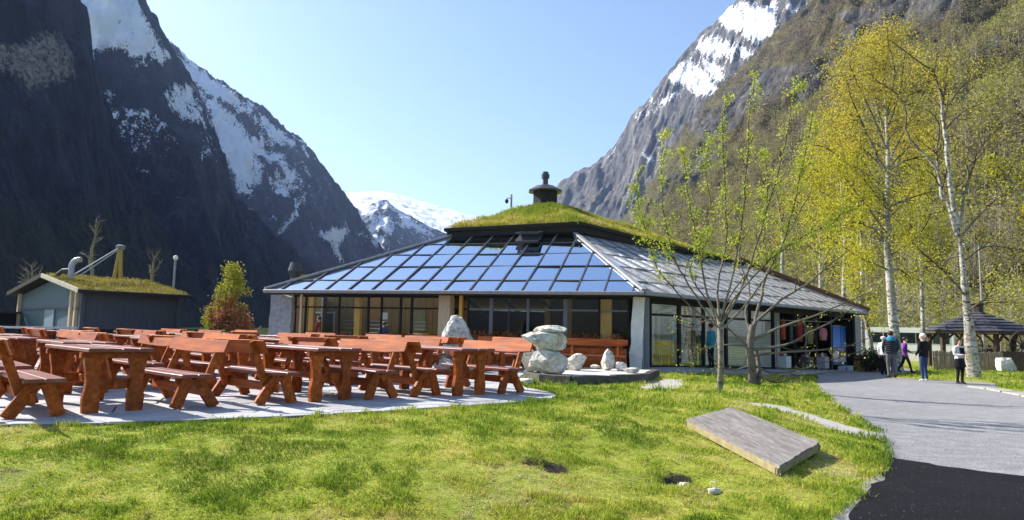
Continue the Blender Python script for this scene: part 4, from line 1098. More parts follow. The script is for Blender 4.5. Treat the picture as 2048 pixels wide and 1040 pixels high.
def place(kind, near, label, group, back_right=True, rot=AXA, dz=0.0, centred=False):
    """near: middle of the two near leg feet"""
    src = TAB if kind == 't' else BEN
    o = copy_tree(src, km) if used[kind] else src
    used[kind] = True
    r_ = rot + rr.uniform(-.03, .03)
    d_ = Vector((math.cos(r_), math.sin(r_), 0))
    c_ = Vector(near) + (d_ * 0.8 if not centred else Vector((0, 0, 0)))
    o.location = (c_.x, c_.y, 0.003 + dz)
    # bench local +y is the back; axis pointing away-left, +y then points to the left of it
    o.rotation_euler = (0, 0, r_ if not back_right else r_ + math.pi)
    o['label'] = label; o['group'] = group
    return o
def feet(px, py): return atz(px, py, 0.0)
GT, GB = 'red-brown picnic tables on the terrace', 'red-brown backed benches on the terrace'
def mid(a, b): return (atz(*a, 0.0) + atz(*b, 0.0)) / 2
front = [('b', mid((38, 836), (116, 834)), False, 'red-brown backed bench at the left end of the front row, cut by the photo edge'),
         ('t', mid((176, 826), (270, 822)), True, 'red-brown picnic table in the front row nearest the grass, leftmost of the front three'),
         ('b', mid((352, 818), (411, 815)), True, 'red-brown backed bench on the right of the leftmost front row table, back turned right'),
         ('b', mid((533, 808), (585, 807)), False, 'red-brown backed bench on the left of the middle front row table, shadow strip before it'),
         ('t', mid((627, 803), (691, 800)), True, 'red-brown picnic table in the middle of the front row'),
         ('b', mid((737, 800), (779, 797)), True, 'red-brown backed bench on the right of the middle front row table'),
         ('b', mid((836, 793), (877, 791)), False, 'red-brown backed bench on the left of the front table nearest the standing stone'),
         ('t', mid((912, 791), (962, 789)), True, 'red-brown picnic table at the right end of the front row, before the standing stone'),
         ('b', mid((1003, 788), (1035, 786)), True, 'orange-brown backed bench at the right tip of the terrace by the stacked stones')]
fpos = [p for _, p, _, _ in front]
for k, p, br_, lab in front: place(k, p, lab, GT if k == 't' else GB, br_)
ORD = ['leftmost', 'second from the left', 'third from the left', 'fourth from the left', 'fifth from the left', 'sixth from the left']
ROWN = {1: 'second row from the grass', 2: 'third row from the grass', 3: 'fourth row from the grass', 4: 'fifth row from the grass', 5: 'sixth row from the grass', 6: 'row by the hut fence'}
t0 = fpos[7]; pitch = (fpos[7] - fpos[1]) / 2
TABPOS = []
for row in range(1, 7):
    lst = []
    for k in range(-7, 4):
        n_ = t0 + ax_a * (3.0 * row) + pitch * (k - 1) + Vector((rr.uniform(-.12, .12), rr.uniform(-.12, .12), 0)) + ax_b * (0.35 * (row % 2))
        c_ = n_ + ax_a * 0.8
        if float(sdist(np.array([c_.x]), np.array([c_.y]), TERR)[0]) < 1.2: continue
        if min(float(polydist(np.array([c_.x]), np.array([c_.y]), PLAT)[0]), (c_ - Vector((-1.4, 17.8, 0))).length - .3) < 1.5: continue
        u = (c_ - Vector((A0.x, A0.y, 0))); 
        if u.dot(ew) > -2.0 and -1 < u.dot(eu) < 15: continue
        x_, _ = project(np.array([c_ + Vector((0, 0, .5))]))
        if x_[0] < -60: continue
        lst.append(n_)
    lst.sort(key=lambda p: p.x / p.y)
    for i, n_ in enumerate(lst):
        w_ = ORD[min(i, 5)]
        place('t', n_, 'red-brown picnic table, %s in the %s' % (w_, ROWN[row]), GT)
        place('b', n_ - ax_b * 1.0 - ax_a * .1, 'bench left of the table %s, %s' % (w_.replace('from the left', 'from left'), ROWN[row]), GB, False)
        place('b', n_ + ax_b * 0.98, 'bench right of the table %s, %s' % (w_.replace('from the left', 'from left'), ROWN[row]), GB, True)
        TABPOS.append(n_)
# three benches drawn up along the facade
rf = math.atan2(eu.y, eu.x)
for px, w_, lab in ((1188, -1.5, 'dark red bench along the cafe windows behind the stacked stones, by the white pier'), (1010, -1.6, 'dark red bench along the cafe windows between standing stone and stacked stones'), (868, -1.7, 'dark red bench along the cafe windows left of the standing stone')):
    u = fu(px, w_); place('b', FW(u, w_, 0), lab, 'dark red benches along the cafe windows', True, rf + math.pi, 0, True)

# ================================================================== stones
def rock_mesh(name, size, seed, mat, shape=None, sub=4, rough=0.22, taper=0.0, facets=3, boxy=3.2):
    bm = bmesh.new(); bmesh.ops.create_icosphere(bm, subdivisions=sub, radius=1.0)
    r_ = random.Random(seed)
    pl = [(Vector((r_.uniform(-1, 1), r_.uniform(-1, 1), r_.uniform(-.6, 1))).normalized(), r_.uniform(.66, .98)) for _ in range(facets * 4)]
    for v in bm.verts:
        c_ = v.co.copy(); c_ = c_ * (1 / (abs(c_.x) ** boxy + abs(c_.y) ** boxy + abs(c_.z) ** boxy) ** (1 / boxy))
        for n_, d_ in pl:
            k = c_.dot(n_) - d_
            if k > 0: c_ -= n_ * k * 0.97
        nn_ = float(fbm(c_.x * 2.0 + seed, c_.y * 2.0, c_.z * 2.0, 5, seed)) - .5
        n2_ = float(fbm(c_.x * 1.1 + seed, c_.y * 3.0, c_.z * .9, 3, seed + 3, True)) - .5
        c_ *= 1 + rough * nn_ * 1.6 - rough * max(0, n2_ - .2) * .9
        if shape: c_ = shape(c_)
        v.co = Vector((c_.x * size[0], c_.y * size[1], c_.z * size[2]))
    zmin = min(v.co.z for v in bm.verts)
    for v in bm.verts: v.co.z -= zmin
    me = bpy.data.meshes.new(name); bm.to_mesh(me); bm.free(); me.materials.append(mat)
    return me
m, t, out = new_mat('pale_boulder')
n1 = noise(t, 2.2, 8, 0.7, rnd=9, dist=.8); n2 = noise(t, 12, 7, 0.75, rnd=5)
c = ramp(t, n1, [(0.32, (0.34, 0.31, 0.24)), (0.46, (0.62, 0.59, 0.51)), (0.66, (0.80, 0.78, 0.72))])
c = mixc(t, 0.7, c, ramp(t, n2, [(0.36, (0.3, 0.3, 0.27)), (0.52, (1, 1, 1))]), 'MULTIPLY')
bsdf(t, out, c, 0.9, 0.15, mixc(t, .6, n1, n2), 1.0, 0.08); boulder = m
def rock(name, px, py, z, w, d, h, label, seed, cat='rock', group=None, rz=0.0, shape=None, **kw):
    p = atz(px, py, z) if not isinstance(px, Vector) else px
    o = put(name, rock_mesh(name, (w / 2, d / 2, h / 2), seed, boulder, shape, **kw), None, (p.x, p.y, z), (0, 0, rz))
    hh = max(v.co.z for v in o.data.vertices); o.scale = (1, 1, h / hh)
    return tag(o, label, cat, group)
# low platform with a dark stone rim
plat = thing('stone_platform', 'low pale platform with a dark stone rim under the boulder sculpture', 'platform')
b = MB(); pp = [Vector((x, y, 0)) for x, y in PLAT]; cc = sum(pp, Vector()) / len(pp)
ins = [p + (cc - p).normalized() * .16 for p in pp]
b.prism([p + Vector((0, 0, -.25)) for p in ins], (0, 0, 1), .355); b.build('gravel_bed', simple('white_gravel', (.38, .37, .35), (.62, .6, .57), 40, .95, .1, .6, .02), plat)
rimm = simple('dark_rim_stone', (.055, .05, .045), (.12, .115, .10), 7, .9, .2, .5, .02)
for i in range(len(pp)):
    a_, b_ = pp[i], pp[(i + 1) % len(pp)]; L_ = (b_ - a_).length; k = max(1, round(L_ / .55))
    for q in range(k):
        p, s_ = a_.lerp(b_, q / k), a_.lerp(b_, (q + 1) / k - .012)
        d_ = (cc - (p + s_) / 2).normalized() * .1
        bb = MB(); zt = .12 + rr.uniform(-.012, .012); bb.beam(p + d_ + Vector((0, 0, zt - .17)), s_ + d_ + Vector((0, 0, zt - .17)), .2, .34, (0, 0, 1), .012); bb.build('rim_stone', rimm, plat)
ZP = .105
S1 = rock('standing_stone', 912, 738, 0.0, 1.22, .8, 1.60, 'tall pale standing stone with a dark cleft on the terrace', 5, 'rock', None, .3, lambda c: Vector((c.x * ((1 - min(.97, abs(c.z)) ** 3) ** .33) / max(.24, (1 - min(.97, abs(c.z)) ** 2) ** .5) * (.80 - .30 * c.z) + .06 * c.z, c.y * (1 - .2 * c.z), c.z)), rough=.30, facets=1, sub=5, boxy=2.0)
pb = atz(1100, 748, ZP)
rock('boulder', 1096, 748, ZP, .98, .8, .60, 'broad pale boulder carrying the stacked stones on the platform', 11, 'rock', 'stacked sculpture stones')
rock('boulder', pb + Vector((-.12, .1, 0)), 0, ZP + .55, 1.12, .78, .52, 'big pale block overhanging to the left, middle of the stacked stones', 24, 'rock', 'stacked sculpture stones', .25, lambda c: Vector((c.x - (.15 if c.x < 0 else 0), c.y, c.z * (1 if c.x > -.2 else .72) + (0 if c.x > -.2 else .14))), rough=.2, facets=3)
rock('capstone', pb + Vector((-.02, .1, 0)), 0, ZP + 1.02, .84, .6, .2, 'thin flat pale capstone on top of the stacked stones', 31, 'rock', 'stacked sculpture stones', .1, rough=.2)
rock('boulder', 1060, 744, ZP, .5, .5, .62, 'brownish pale boulder leaning at the left end of the platform', 35, 'rock', 'boulders on the platform')
rock('boulder', 1152, 741, ZP, .6, .55, .48, 'rounded pale boulder right of the stacked stones on the platform', 42, 'rock', 'boulders on the platform')
rock('pointed_stone', 1216, 741, ZP, .34, .3, .62, 'slim pointed pale stone standing on the platform', 51, 'rock', 'boulders on the platform', .4, lambda c: Vector((c.x * (1 - .5 * c.z), c.y * (1 - .5 * c.z), c.z)), rough=.2)
rock('boulder', 1240, 742, ZP, .36, .34, .26, 'small pale stone just right of the pointed stone', 58, 'rock', 'boulders on the platform')
rock('boulder', 1262, 746, ZP, .46, .3, .15, 'flat pale stone low at the right end of the platform', 63, 'rock', 'boulders on the platform')
rock('boulder', 1190, 738, ZP, .3, .3, .14, 'small flat stone between the rounded boulder and the pointed stone', 67, 'rock', 'boulders on the platform')
rock('boulder', 1052, 770, -.06, .34, .3, .16, 'small pale stone in the grass at the left foot of the platform', 71, 'rock')
rock('boulder', 890, 742, 0, .6, .5, .34, 'low pale rock at the foot of the standing stone', 75, 'rock')
for px, py, s_, lab in ((1372, 972, .13, 'small pale stone in the dark hollow of the bank'), (1428, 985, .10, 'small pale stone beside the dark hollow, right one'), (1428, 972, .05, 'tiny white pebble above the hollow in the bank')):
    p = atz(px, py, -.36); zz = gz1(p.x, p.y)
    rock('stone', Vector((p.x, p.y, 0)), 0, zz - .02, s_ * 1.3, s_, s_ * .7, lab, int(px), 'stone')

# ================================================================== weathered wooden deck in the bank
Nn, Ll, Rr, Ff = Vector((2.88, 7.42, -.19)), Vector((2.5, 9.75, -.01)), Vector((4.0, 8.95, -.17)), Vector((3.66, 11.28, .02))
deck = thing('wooden_deck', 'low weathered grey wooden deck tilted in the grass bank', 'deck', Nn)
m, t, out = new_mat('weathered_grey_planks')
tc_r = None
n1 = noise(t, 2.5, 8, 0.72, (2.4, .7, 1), rnd=1.5); n2 = noise(t, 12, 7, .75, (7, .35, 1), rnd=3)
c = ramp(t, n1, [(0.3, (0.14, 0.12, 0.105)), (0.52, (0.27, 0.25, 0.23)), (0.72, (0.40, 0.385, 0.365))])
c = mixc(t, 0.75, c, ramp(t, n2, [(0.32, (0.45, 0.42, 0.4)), (0.62, (1, 1, 1))]), 'MULTIPLY')
bsdf(t, out, c, 0.85, 0.2, n2, 0.5, 0.006); deck_mat = m
edge_mat = simple('yellowed_deck_edge', (0.20, 0.165, 0.08), (0.32, 0.27, 0.14), 6, .85, .2, .4, .006)
vx = (Rr - Nn); vy = (Ll - Nn); dnn = vx.cross(vy).normalized()
LY = vy.length; LX = vx.length; hx_, hy_ = vx.normalized(), vy.normalized()
DM = Matrix((hx_, dnn.cross(hx_), dnn)).transposed().to_4x4()
npl = 13
for i in range(npl):
    a_, b_ = i / npl, (i + 1) / npl - .0016
    dz = rr.uniform(-.003, .003)
    bb = MB(); e0, e1 = rr.uniform(-.012, .012), rr.uniform(-.012, .012)
    P_ = [vx * a_ + hy_ * (e0), vx * b_ + hy_ * (e0), vx * b_ + vy + hy_ * e1, vx * a_ + vy + hy_ * e1]
    bb.prism([p + dnn * (dz - .03) for p in P_], dnn, .03); bb.build('plank', deck_mat, deck)
for p, q, inn in ((Vector(), vy, hx_), (Vector(), vx, hy_), (vx, vx + vy, -hx_), (vy, vx + vy, -hy_)):
    d_ = (q - p).normalized()
    bb = MB(); bb.beam(p + inn * .03 + d_ * .002 - dnn * .073, q + inn * .03 - d_ * .002 - dnn * .073, .05, .08, dnn, .004); bb.build('edge_board', edge_mat, deck)

# ================================================================== hut with turf roof
hr = R(38)
hd, hg = Vector((math.sin(hr), math.cos(hr), 0)), Vector((-math.cos(hr), math.sin(hr), 0))   # along the eave (away), along the gable (left)
H0 = at(168, 596, 29.0); zg = -.25; H0.z = zg
hut = thing('turf_roof_hut', 'blue-grey wooden hut with a low turf roof behind the left benches', 'hut', H0)
hut_blue = simple('blue_grey_boards', (0.055, 0.09, 0.12), (0.085, 0.13, 0.165), 6, .7, .25, .2, .005, (6, 6, .5))
hut_dark = simple('unlit_side_boards', (0.05, 0.055, 0.062), (0.08, 0.085, 0.095), 6, .75, .2, .2, .005, (6, 6, .5))  # darker tone carries the shade of the hut's unlit long wall
LH, WH, HW = 4.0, 7.6, 2.72
def HP(a_, g_, z_): return hd * a_ + hg * g_ + Vector((0, 0, z_))
rise = .62
k = 16
for i in range(k):                                # gable boards
    g0, g1 = WH * i / k + .004, WH * (i + 1) / k - .004
    top = lambda g: HW + rise * (1 - abs(g - WH / 2) / (WH / 2)) - .08
    bb = MB(); bb.prism([HP(0, g0, 0), HP(0, g1, 0), HP(0, g1, top(g1)), HP(0, (g0 + g1) / 2, max(top((g0 + g1) / 2), top(g1))), HP(0, g0, top(g0))], hd, .04); bb.build('wall_board', hut_blue, hut)
k = 15
for i in range(k):
    a0, a1 = LH * i / k + .004, LH * (i + 1) / k - .004
    bb = MB(); bb.prism([HP(a0, -.0, 0), HP(a1, -.0, 0), HP(a1, -.0, HW - .1), HP(a0, -.0, HW - .1)], hg, .04); bb.build('wall_board', hut_dark, hut)
bb = MB(); bb.prism([HP(LH, 0, 0), HP(LH, WH, 0), HP(LH, WH, HW), HP(LH, WH / 2, HW + rise), HP(LH, 0, HW)], -hd, .05); bb.prism([HP(0.06, WH, 0), HP(LH, WH, 0), HP(LH, WH, HW), HP(0.06, WH, HW)], -hg, .05); bb.build('rear_wall', hut_dark, hut)
for a_, g_ in ((-.06, -.06), (LH, -.06), (-.06, WH + .02), (-.08, 1.05), (-.05, .6)):
    bb = MB(); bb.beam(HP(a_, g_, 0), HP(a_, g_, HW - .02), .16, .16, hd, .015); bb.build('corner_post', grey_wood if g_ > .3 else hut_dark, hut)
bb = MB(); bb.box((0, 0, 0), (1.1, .05, 1.95), Matrix((hg, hd, Vector((0, 0, 1)))).transposed()); bb.build('door', simple('pale_blue_door', (.14, .20, .25), (.18, .25, .30), 5, .6, .3), hut, loc=HP(-.045, 3.6, 1.0))
bb = MB(); bb.beam(HP(-.05, .3, 1.95), HP(-.05, WH - .2, 1.95), .05, .08); bb.build('lintel', hut_dark, hut)
hut_turf = simple('mossy_olive_turf', (0.07, 0.065, 0.014), (0.26, 0.21, 0.035), 4.0, 0.95, 0.1, 0.6, 0.05)
# roof: planks, fascia and turf
for s_ in (0, 1):
    gE = -.55 if s_ == 0 else WH + .55; zE = HW - rise * .24
    rdg = [HP(-.45, WH / 2, HW + rise + .02), HP(LH + .35, WH / 2, HW + rise + .02)]; ev = [HP(-.45, gE, zE + .02), HP(LH + .35, gE, zE + .02)]
    n_ = (ev[1] - ev[0]).cross(rdg[0] - ev[0]).normalized(); n_ = n_ if n_.z > 0 else -n_
    bb = MB(); bb.prism([ev[0], ev[1], rdg[1], rdg[0]], n_, .05); bb.build('roof_boards', black_wood, hut)
    bb = MB(); bb.beam(ev[0] + n_ * .1, rdg[0] + n_ * .1, .05, .19, n_, .005); bb.build('barge_board', simple('worn_cream_board', (.35, .31, .24), (.5, .46, .38), 6, .8, .2) if s_ == 0 else black_wood, hut)
    bb = MB(); bb.beam(ev[0] + n_ * .08, ev[1] + n_ * .08, .06, .14, n_); bb.build('eave_log', black_wood, hut)
    nu_, nv_ = 34, 22; V_ = []
    for i in range(nu_ + 1):
        for j in range(nv_ + 1):
            p = (ev[0].lerp(ev[1], i / nu_)).lerp(rdg[0].lerp(rdg[1], i / nu_), j / nv_)
            w_ = p + H0; hgt = .10 + .13 * float(fbm(w_.x * 2.2, w_.y * 2.2, 0, 4, 81))
            if i in (0, nu_) or j == 0: hgt = .06
            V_.append(p + n_ * hgt)
    F_ = [(i * (nv_ + 1) + j, (i + 1) * (nv_ + 1) + j, (i + 1) * (nv_ + 1) + j + 1, i * (nv_ + 1) + j + 1) for i in range(nu_) for j in range(nv_)]
    bb = MB(); bb.add(V_, F_); tf = bb.build('turf', hut_turf, hut, True)
    if s_ == 0: HUTF = [(V_[f[0]] + H0, V_[f[1]] + H0, V_[f[2]] + H0) for f in F_] + [(V_[f[0]] + H0, V_[f[2]] + H0, V_[f[3]] + H0) for f in F_]
bb = MB()                                          # bent metal air duct on the roof
q0 = at(141, 556, 30.6) - H0
pts = [q0 + Vector((0, 0, -.1)), q0 + Vector((0, 0, .5))] + [q0 + Vector((0, 0, .5)) + (-hg * .0 + Vector((math.cos(hr) * 0, 0, 0))) + Vector((.34 * (1 - math.cos(a_)), 0, .34 * math.sin(a_))) for a_ in (.35, .7, 1.05, 1.4, 1.75)]
bb.tube(pts, .125, 14); bb.build('air_duct', simple('galvanised_metal', (.26, .28, .31), (.36, .38, .41), 6, .4, .5), hut)
bb = MB(); bb.tube([q0 + Vector((-.62, 0, -.15)), q0 + Vector((-.58, 0, .15)), q0 + Vector((-.38, 0, .32)), q0 + Vector((-.05, 0, .34))], .1, 10); bb.build('air_duct', bar_metal, hut)
# railing in front of the hut
fen = thing('terrace_railing', 'dark low railing with pale top rail between hut and benches', 'railing')
p0, p1, p2 = at(-160, 652, 24.5), at(156, 656, 25.5), at(345, 668, 27.0)
bb = MB(); bb.beam(Vector((p0.x, p0.y, p0.z)), Vector((p1.x, p1.y, p1.z)), .1, .08); bb.build('top_rail', simple('pale_rail', (.42, .44, .45), (.55, .56, .56), 5, .6, .3), fen)
for i in range(14):
    q = Vector(p0).lerp(Vector(p1), i / 13); bb = MB(); bb.beam(Vector((q.x, q.y, -.15)), q - Vector((0, 0, .05)), .08, .08); bb.build('rail_post', black_wood, fen)
for z_ in (.35, .7):
    bb = MB(); bb.beam(Vector((p0.x, p0.y + .06, z_)), Vector((p1.x, p1.y + .06, z_)), .03, .3); bb.build('rail_board', black_wood, fen)
bb = MB(); bb.beam(Vector((p1.x, p1.y + .05, .45)), Vector((p2.x, p2.y, .45)), .06, .9); bb.build('rail_board', black_wood, fen)
f2 = thing('wire_fence', 'thin dark post and wire fence right of the hut before the bush', 'fence')
q0_, q1_ = at(345, 655, 30), at(530, 668, 31)
for i in range(9):
    q = q0_.lerp(q1_, i / 8); bb = MB(); bb.beam(Vector((q.x, q.y, -.4)), q, .07, .07); bb.build('fence_post', black_wood, f2)
for dz in (-.03, -.3, -.6):
    bb = MB(); bb.tube([q0_ + Vector((0, 0, dz)), q1_ + Vector((0, 0, dz))], .02, 5); bb.build('wire', black_wood, f2)
# dark shed edge at the far left
sh = thing('dark_shed', 'dark low shed roof peeping in at the left edge behind the hut', 'shed', at(-30, 640, 33.0))
bb = MB(); bb.box((0, 0, -.6), (2.2, 2.0, 1.9)); bb.build('wall', black_wood, sh)
bb = MB(); bb.beam((-1.4, 0, .38), (1.3, 0, .38), 2.6, .09); bb.build('roof', simple('slate_roof', (.05, .05, .055), (.09, .09, .1), 6, .6, .3), sh)

# ================================================================== derrick, lamps, camera mast
P_ = at(241, 497, 40); g_ = -.5
der = thing('timber_derrick', 'ochre timber A-frame derrick with stay cables behind the hut', 'derrick', (P_.x, P_.y, g_))
hgt = P_.z - g_
ochre = simple('ochre_timber', (.30, .20, .05), (.42, .30, .09), 5, .75, .2, .2, .005)
for dx, dy in ((-.75, 0), (.32, .1), (-.2, 1.4)):
    bb = MB(); bb.beam((dx, dy, 0), (0.02 * (1 if dx > 0 else -1), 0, hgt), .17, .17, (0, 1, 0), .02); bb.build('leg', ochre, der)
bb = MB(); bb.lathe([(.1, hgt - .1), (.26, hgt), (.26, hgt + .16), (.1, hgt + .22)], 10); bb.build('head', steel_grey, der)
e_ = at(150, 548, 37)
for dz in (0, .28):
    bb = MB(); bb.tube([Vector((0, 0, hgt + .1 - dz * .3)), Vector((e_.x - P_.x, e_.y - P_.y, e_.z - g_ - dz))], .035, 6); bb.build('stay_cable', simple('pale_cable', (.3, .33, .38), (.4, .42, .46), 5, .5, .3), der)
def lamp_post(base, top, label, arm=False, r=.05):
    o = thing('lamp_post', label, 'lamp post', (base.x, base.y, base.z)); h_ = top.z - base.z
    bb = MB(); bb.tube([(0, 0, 0), (0, 0, h_)], [r * 1.3, r], 10); bb.build('pole', grey_metal, o)
    if arm:
        bb = MB(); bb.beam((-.75, 0, h_), (.75, 0, h_ + .05), .05, .05); bb.build('crossarm', grey_metal, o)
        for s_ in (-.95, .95):
            bb = MB(); bb.box((s_, 0, h_ + .04), (.5, .22, .1)); bb.build('lamp_head', grey_metal, o)
    else:
        bb = MB(); bb.lathe([(.05, h_), (.10, h_ + .04), (.12, h_ + .11), (.08, h_ + .2), (.02, h_ + .23)], 12); bb.build('lamp_globe', simple('white_lamp_globe', (.7, .7, .68), (.78, .78, .76), 4, .3, .5), o)
    return o
tp = at(351, 520, 33); bp = at(343, 700, 33); lamp_post(Vector((tp.x, tp.y, -.4)), tp, 'slim grey lamp post with a round white head right of the hut')
tp = at(1958, 490, 52); lamp_post(Vector((tp.x, tp.y, -.9)), tp, 'tall grey double-armed lamp post among trees behind the round pavilion', True, .07)
tp = at(1023, 389, 44); cm = thing('camera_mast', 'thin grey mast with a small camera arm sticking up behind the turf roof', 'mast', (tp.x, tp.y, 0))
bb = MB(); bb.tube([(0, 0, 0), (0, 0, tp.z)], .07, 8); bb.build('pole', grey_metal, cm)
bb = MB(); bb.beam((0, 0, tp.z - .25), (-.3, 0, tp.z - .25), .05, .05); bb.build('arm', grey_metal, cm)
bb = MB(); bb.lathe([(.05, tp.z - .3), (.12, tp.z - .4), (.12, tp.z - .5), (.04, tp.z - .6)], 10, (-.3, 0, 0)); bb.build('camera_dome', black_wood, cm)

# ================================================================== round pavilion with wagon wheels and pale fence
G0 = at(1960, 735, 44); gzv_ = float(gz0(G0.x, G0.y)); 
pav = thing('round_pavilion', 'open six-sided pavilion with dark shingle roof on braced timber posts', 'pavilion', (G0.x, G0.y, gzv_))
ez = at(1960, 664, 44).z - gzv_; pz = at(1960, 622, 44).z - gzv_; RP = 3.35
shingle = simple('dark_shingles', (.045, .045, .055), (.085, .085, .10), 14, .7, .3, .5, .02, (1, 1, 3))
tim = simple('dark_pavilion_timber', (.05, .035, .025), (.09, .065, .045), 6, .8, .2)
hexa = [Vector((math.cos(R(60 * k + 14)), math.sin(R(60 * k + 14)), 0)) for k in range(6)]
for k in range(6):
    a_, b_ = hexa[k], hexa[(k + 1) % 6]
    for j in range(7):                            # courses of shingles
        f0, f1 = 1 - j / 7, 1 - (j + 1) / 7
        z0_, z1_ = ez + (pz - ez) * j / 7, ez + (pz - ez) * (j + 1) / 7
        P4 = [a_ * RP * f0 + Vector((0, 0, z0_)), b_ * RP * f0 + Vector((0, 0, z0_)), b_ * RP * max(f1 - .03, .02) + Vector((0, 0, z1_)), a_ * RP * max(f1 - .03, .02) + Vector((0, 0, z1_))]
        n_ = (P4[1] - P4[0]).cross(P4[3] - P4[0]).normalized()
        bb = MB(); bb.prism([p + n_ * (.035 * (1 if p is P4[0] or p is P4[1] else 0)) for p in P4], n_, .035); bb.build('shingle_course', shingle, pav)
    bb = MB(); bb.beam(a_ * RP * .97 + Vector((0, 0, ez - .06)), b_ * RP * .97 + Vector((0, 0, ez - .06)), .12, .16); bb.build('eave_beam', tim, pav)
    p = a_ * RP * .84
    bb = MB(); bb.beam(p, p + Vector((0, 0, ez)), .24, .24, (1, 0, 0), .03); bb.build('post', tim, pav)
    for s_ in (hexa[(k + 1) % 6], hexa[k - 1]):
        d_ = (s_ * RP * .84 - p).normalized()
        bb = MB(); bb.beam(p + Vector((0, 0, ez - .75)), p + d_ * .7 + Vector((0, 0, ez - .05)), .1, .12); bb.build('brace', tim, pav)
bb = MB(); bb.lathe([(.34, pz - .2), (.34, pz + .35), (.4, pz + .38), (.4, pz + .46)], 8); bb.build('roof_vent', tim, pav)
def wagon_wheel(px, py, Y, rad, label):
    p = at(px, py, Y); o = thing('wagon_wheel', label, 'wheel', p, .1, 'wagon wheels at the pavilion')
    bb = MB(); n_ = 28
    ring = [Vector((math.cos(2 * math.pi * i / n_) * rad, 0, math.sin(2 * math.pi * i / n_) * rad)) for i in range(n_ + 1)]
    bb.tube(ring, .055, 6, False); bb.build('rim', tim, o)
    for i in range(10):
        a_ = math.pi * 2 * i / 10; bb = MB(); bb.beam((0, 0, 0), (math.cos(a_) * rad, 0, math.sin(a_) * rad), .05, .05, (0, 1, 0)); bb.build('spoke', tim, o)
    bb = MB(); bb.tube([(0, -.12, 0), (0, .12, 0)], .1, 10); bb.build('hub', tim, o)
wagon_wheel(1944, 690, 40.6, .68, 'dark spoked wagon wheel leaning at the pavilion, left of the two by the birch')
wagon_wheel(2046, 692, 40.6, .85, 'dark spoked wagon wheel at the right edge of the photo under the pavilion')
pfm = simple('pale_fence_wood', (.22, .17, .12), (.36, .29, .22), 5, .85, .2, .3, .005)
pf = thing('picket_fence', 'rough pale upright board fence in front of the pavilion', 'fence')
fa, fb = at(1868, 735, 39.5), at(2006, 737, 38.5)
for i in range(34):
    q = fa.lerp(fb, i / 33); z_ = float(gz0(q.x, q.y)); hh = 1.05 + rr.uniform(-.08, .08)
    bb = MB(); bb.beam(Vector((q.x, q.y + rr.uniform(-.02, .02), z_ - .1)), Vector((q.x + rr.uniform(-.03, .03), q.y, z_ + hh)), .10, .025, (0, 1, 0)); bb.build('picket', pfm, pf)
for hh in (.3, .85):
    bb = MB(); bb.beam(Vector((fa.x, fa.y + .05, float(gz0(fa.x, fa.y)) + hh)), Vector((fb.x, fb.y + .05, float(gz0(fb.x, fb.y)) + hh)), .05, .08); bb.build('fence_rail', tim, pf)
wl = thing('dark_wall', 'low dark timber wall at the right edge behind the square stone', 'wall')
wa, wb = at(2004, 737, 39.3), at(2130, 740, 38)
bb = MB(); bb.beam(Vector((wa.x, wa.y, -.2)), Vector((wb.x, wb.y, -.2)), .14, 1.5); bb.build('boarding', tim, wl)
rock('square_stone', 2013, 742, float(gz0(26, 35)), .95, .8, .72, 'squarish grey-white stone block on the grass before the dark wall', 91, 'rock', None, .2, lambda c: Vector((max(-.75, min(.75, c.x)), c.y, max(-.8, min(.8, c.z)))), facets=1)
# kerb stones on the right verge
for i, (pa_, pb_) in enumerate((((1950, 770), (1985, 775)), ((1988, 775), (2018, 781)), ((2021, 781), (2058, 788)), ((2061, 789), (2108, 798)))):
    q0_, q1_ = atz(*pa_, -.34), atz(*pb_, -.34)
    bb = MB(); bb.beam(Vector((q0_.x, q0_.y, -.42)), Vector((q1_.x, q1_.y, -.42)), .5, .10 + .02 * (i % 2), (0, 0, 1), .03)
    o = bb.build('kerb_stone', simple('pale_kerb', (.22, .21, .19), (.38, .36, .33), 6, .9, .2, .5, .02), None)
    tag(o, 'flat pale kerb stone at the road edge, %s from the woman in white' % ('first', 'second', 'third', 'fourth')[i], 'kerb stone', 'pale kerb stones on the right verge')

# ================================================================== coach behind the trees
Bp = at(1738, 738, 58); Bq = at(1884, 738, 55)
zb = -1.15
d_ = (Bq - Bp); d_.z = 0; LB = d_.length + 1.2; bus = thing('white_coach', 'white coach with dark windows parked behind the birches', 'coach', (Bp.x - .4, Bp.y, zb), math.atan2(d_.y, d_.x))
white_p = simple('white_coach_paint', (.68, .68, .62), (.75, .75, .7), 2, .35, .5)
hb_ = at(1810, 655, 56.5).z - zb
prof = [(0, .45), (0, 2.2), (.12, hb_ - .25), (.4, hb_), (LB - .2, hb_), (LB, hb_ - .3), (LB, .45)]
bb = MB(); bb.prism([(x, 0, z) for x, z in prof], (0, 1, 0), 2.5); bb.build('body', white_p, bus)
for i in range(5):
    x0 = .35 + i * (LB - .6) / 5
    bb = MB(); bb.box((x0 + (LB - .6) / 10, -.012, hb_ - .85), ((LB - .6) / 5 - .06, .03, .85)); bb.build('window', simple('coach_window', (.01, .015, .015), (.02, .025, .025), 3, .08, .6) if i == 0 else bpy.data.materials['coach_window'], bus)
bb = MB(); bb.box((LB / 2, -.012, 1.25), (LB - .1, .02, .12)); bb.build('stripe', simple('green_stripe', (.10, .25, .14), (.12, .28, .16), 3, .4, .4), bus)
for x in (1.3, LB - 1.6):
    bb = MB(); bb.tube([(x, -.02, .48), (x, .3, .48)], .48, 18); w_ = bb.build('wheel', black_wood, bus)
    bb = MB(); bb.tube([(x, -.035, .48), (x, .0, .48)], .26, 14); bb.build('rim', grey_metal, w_)

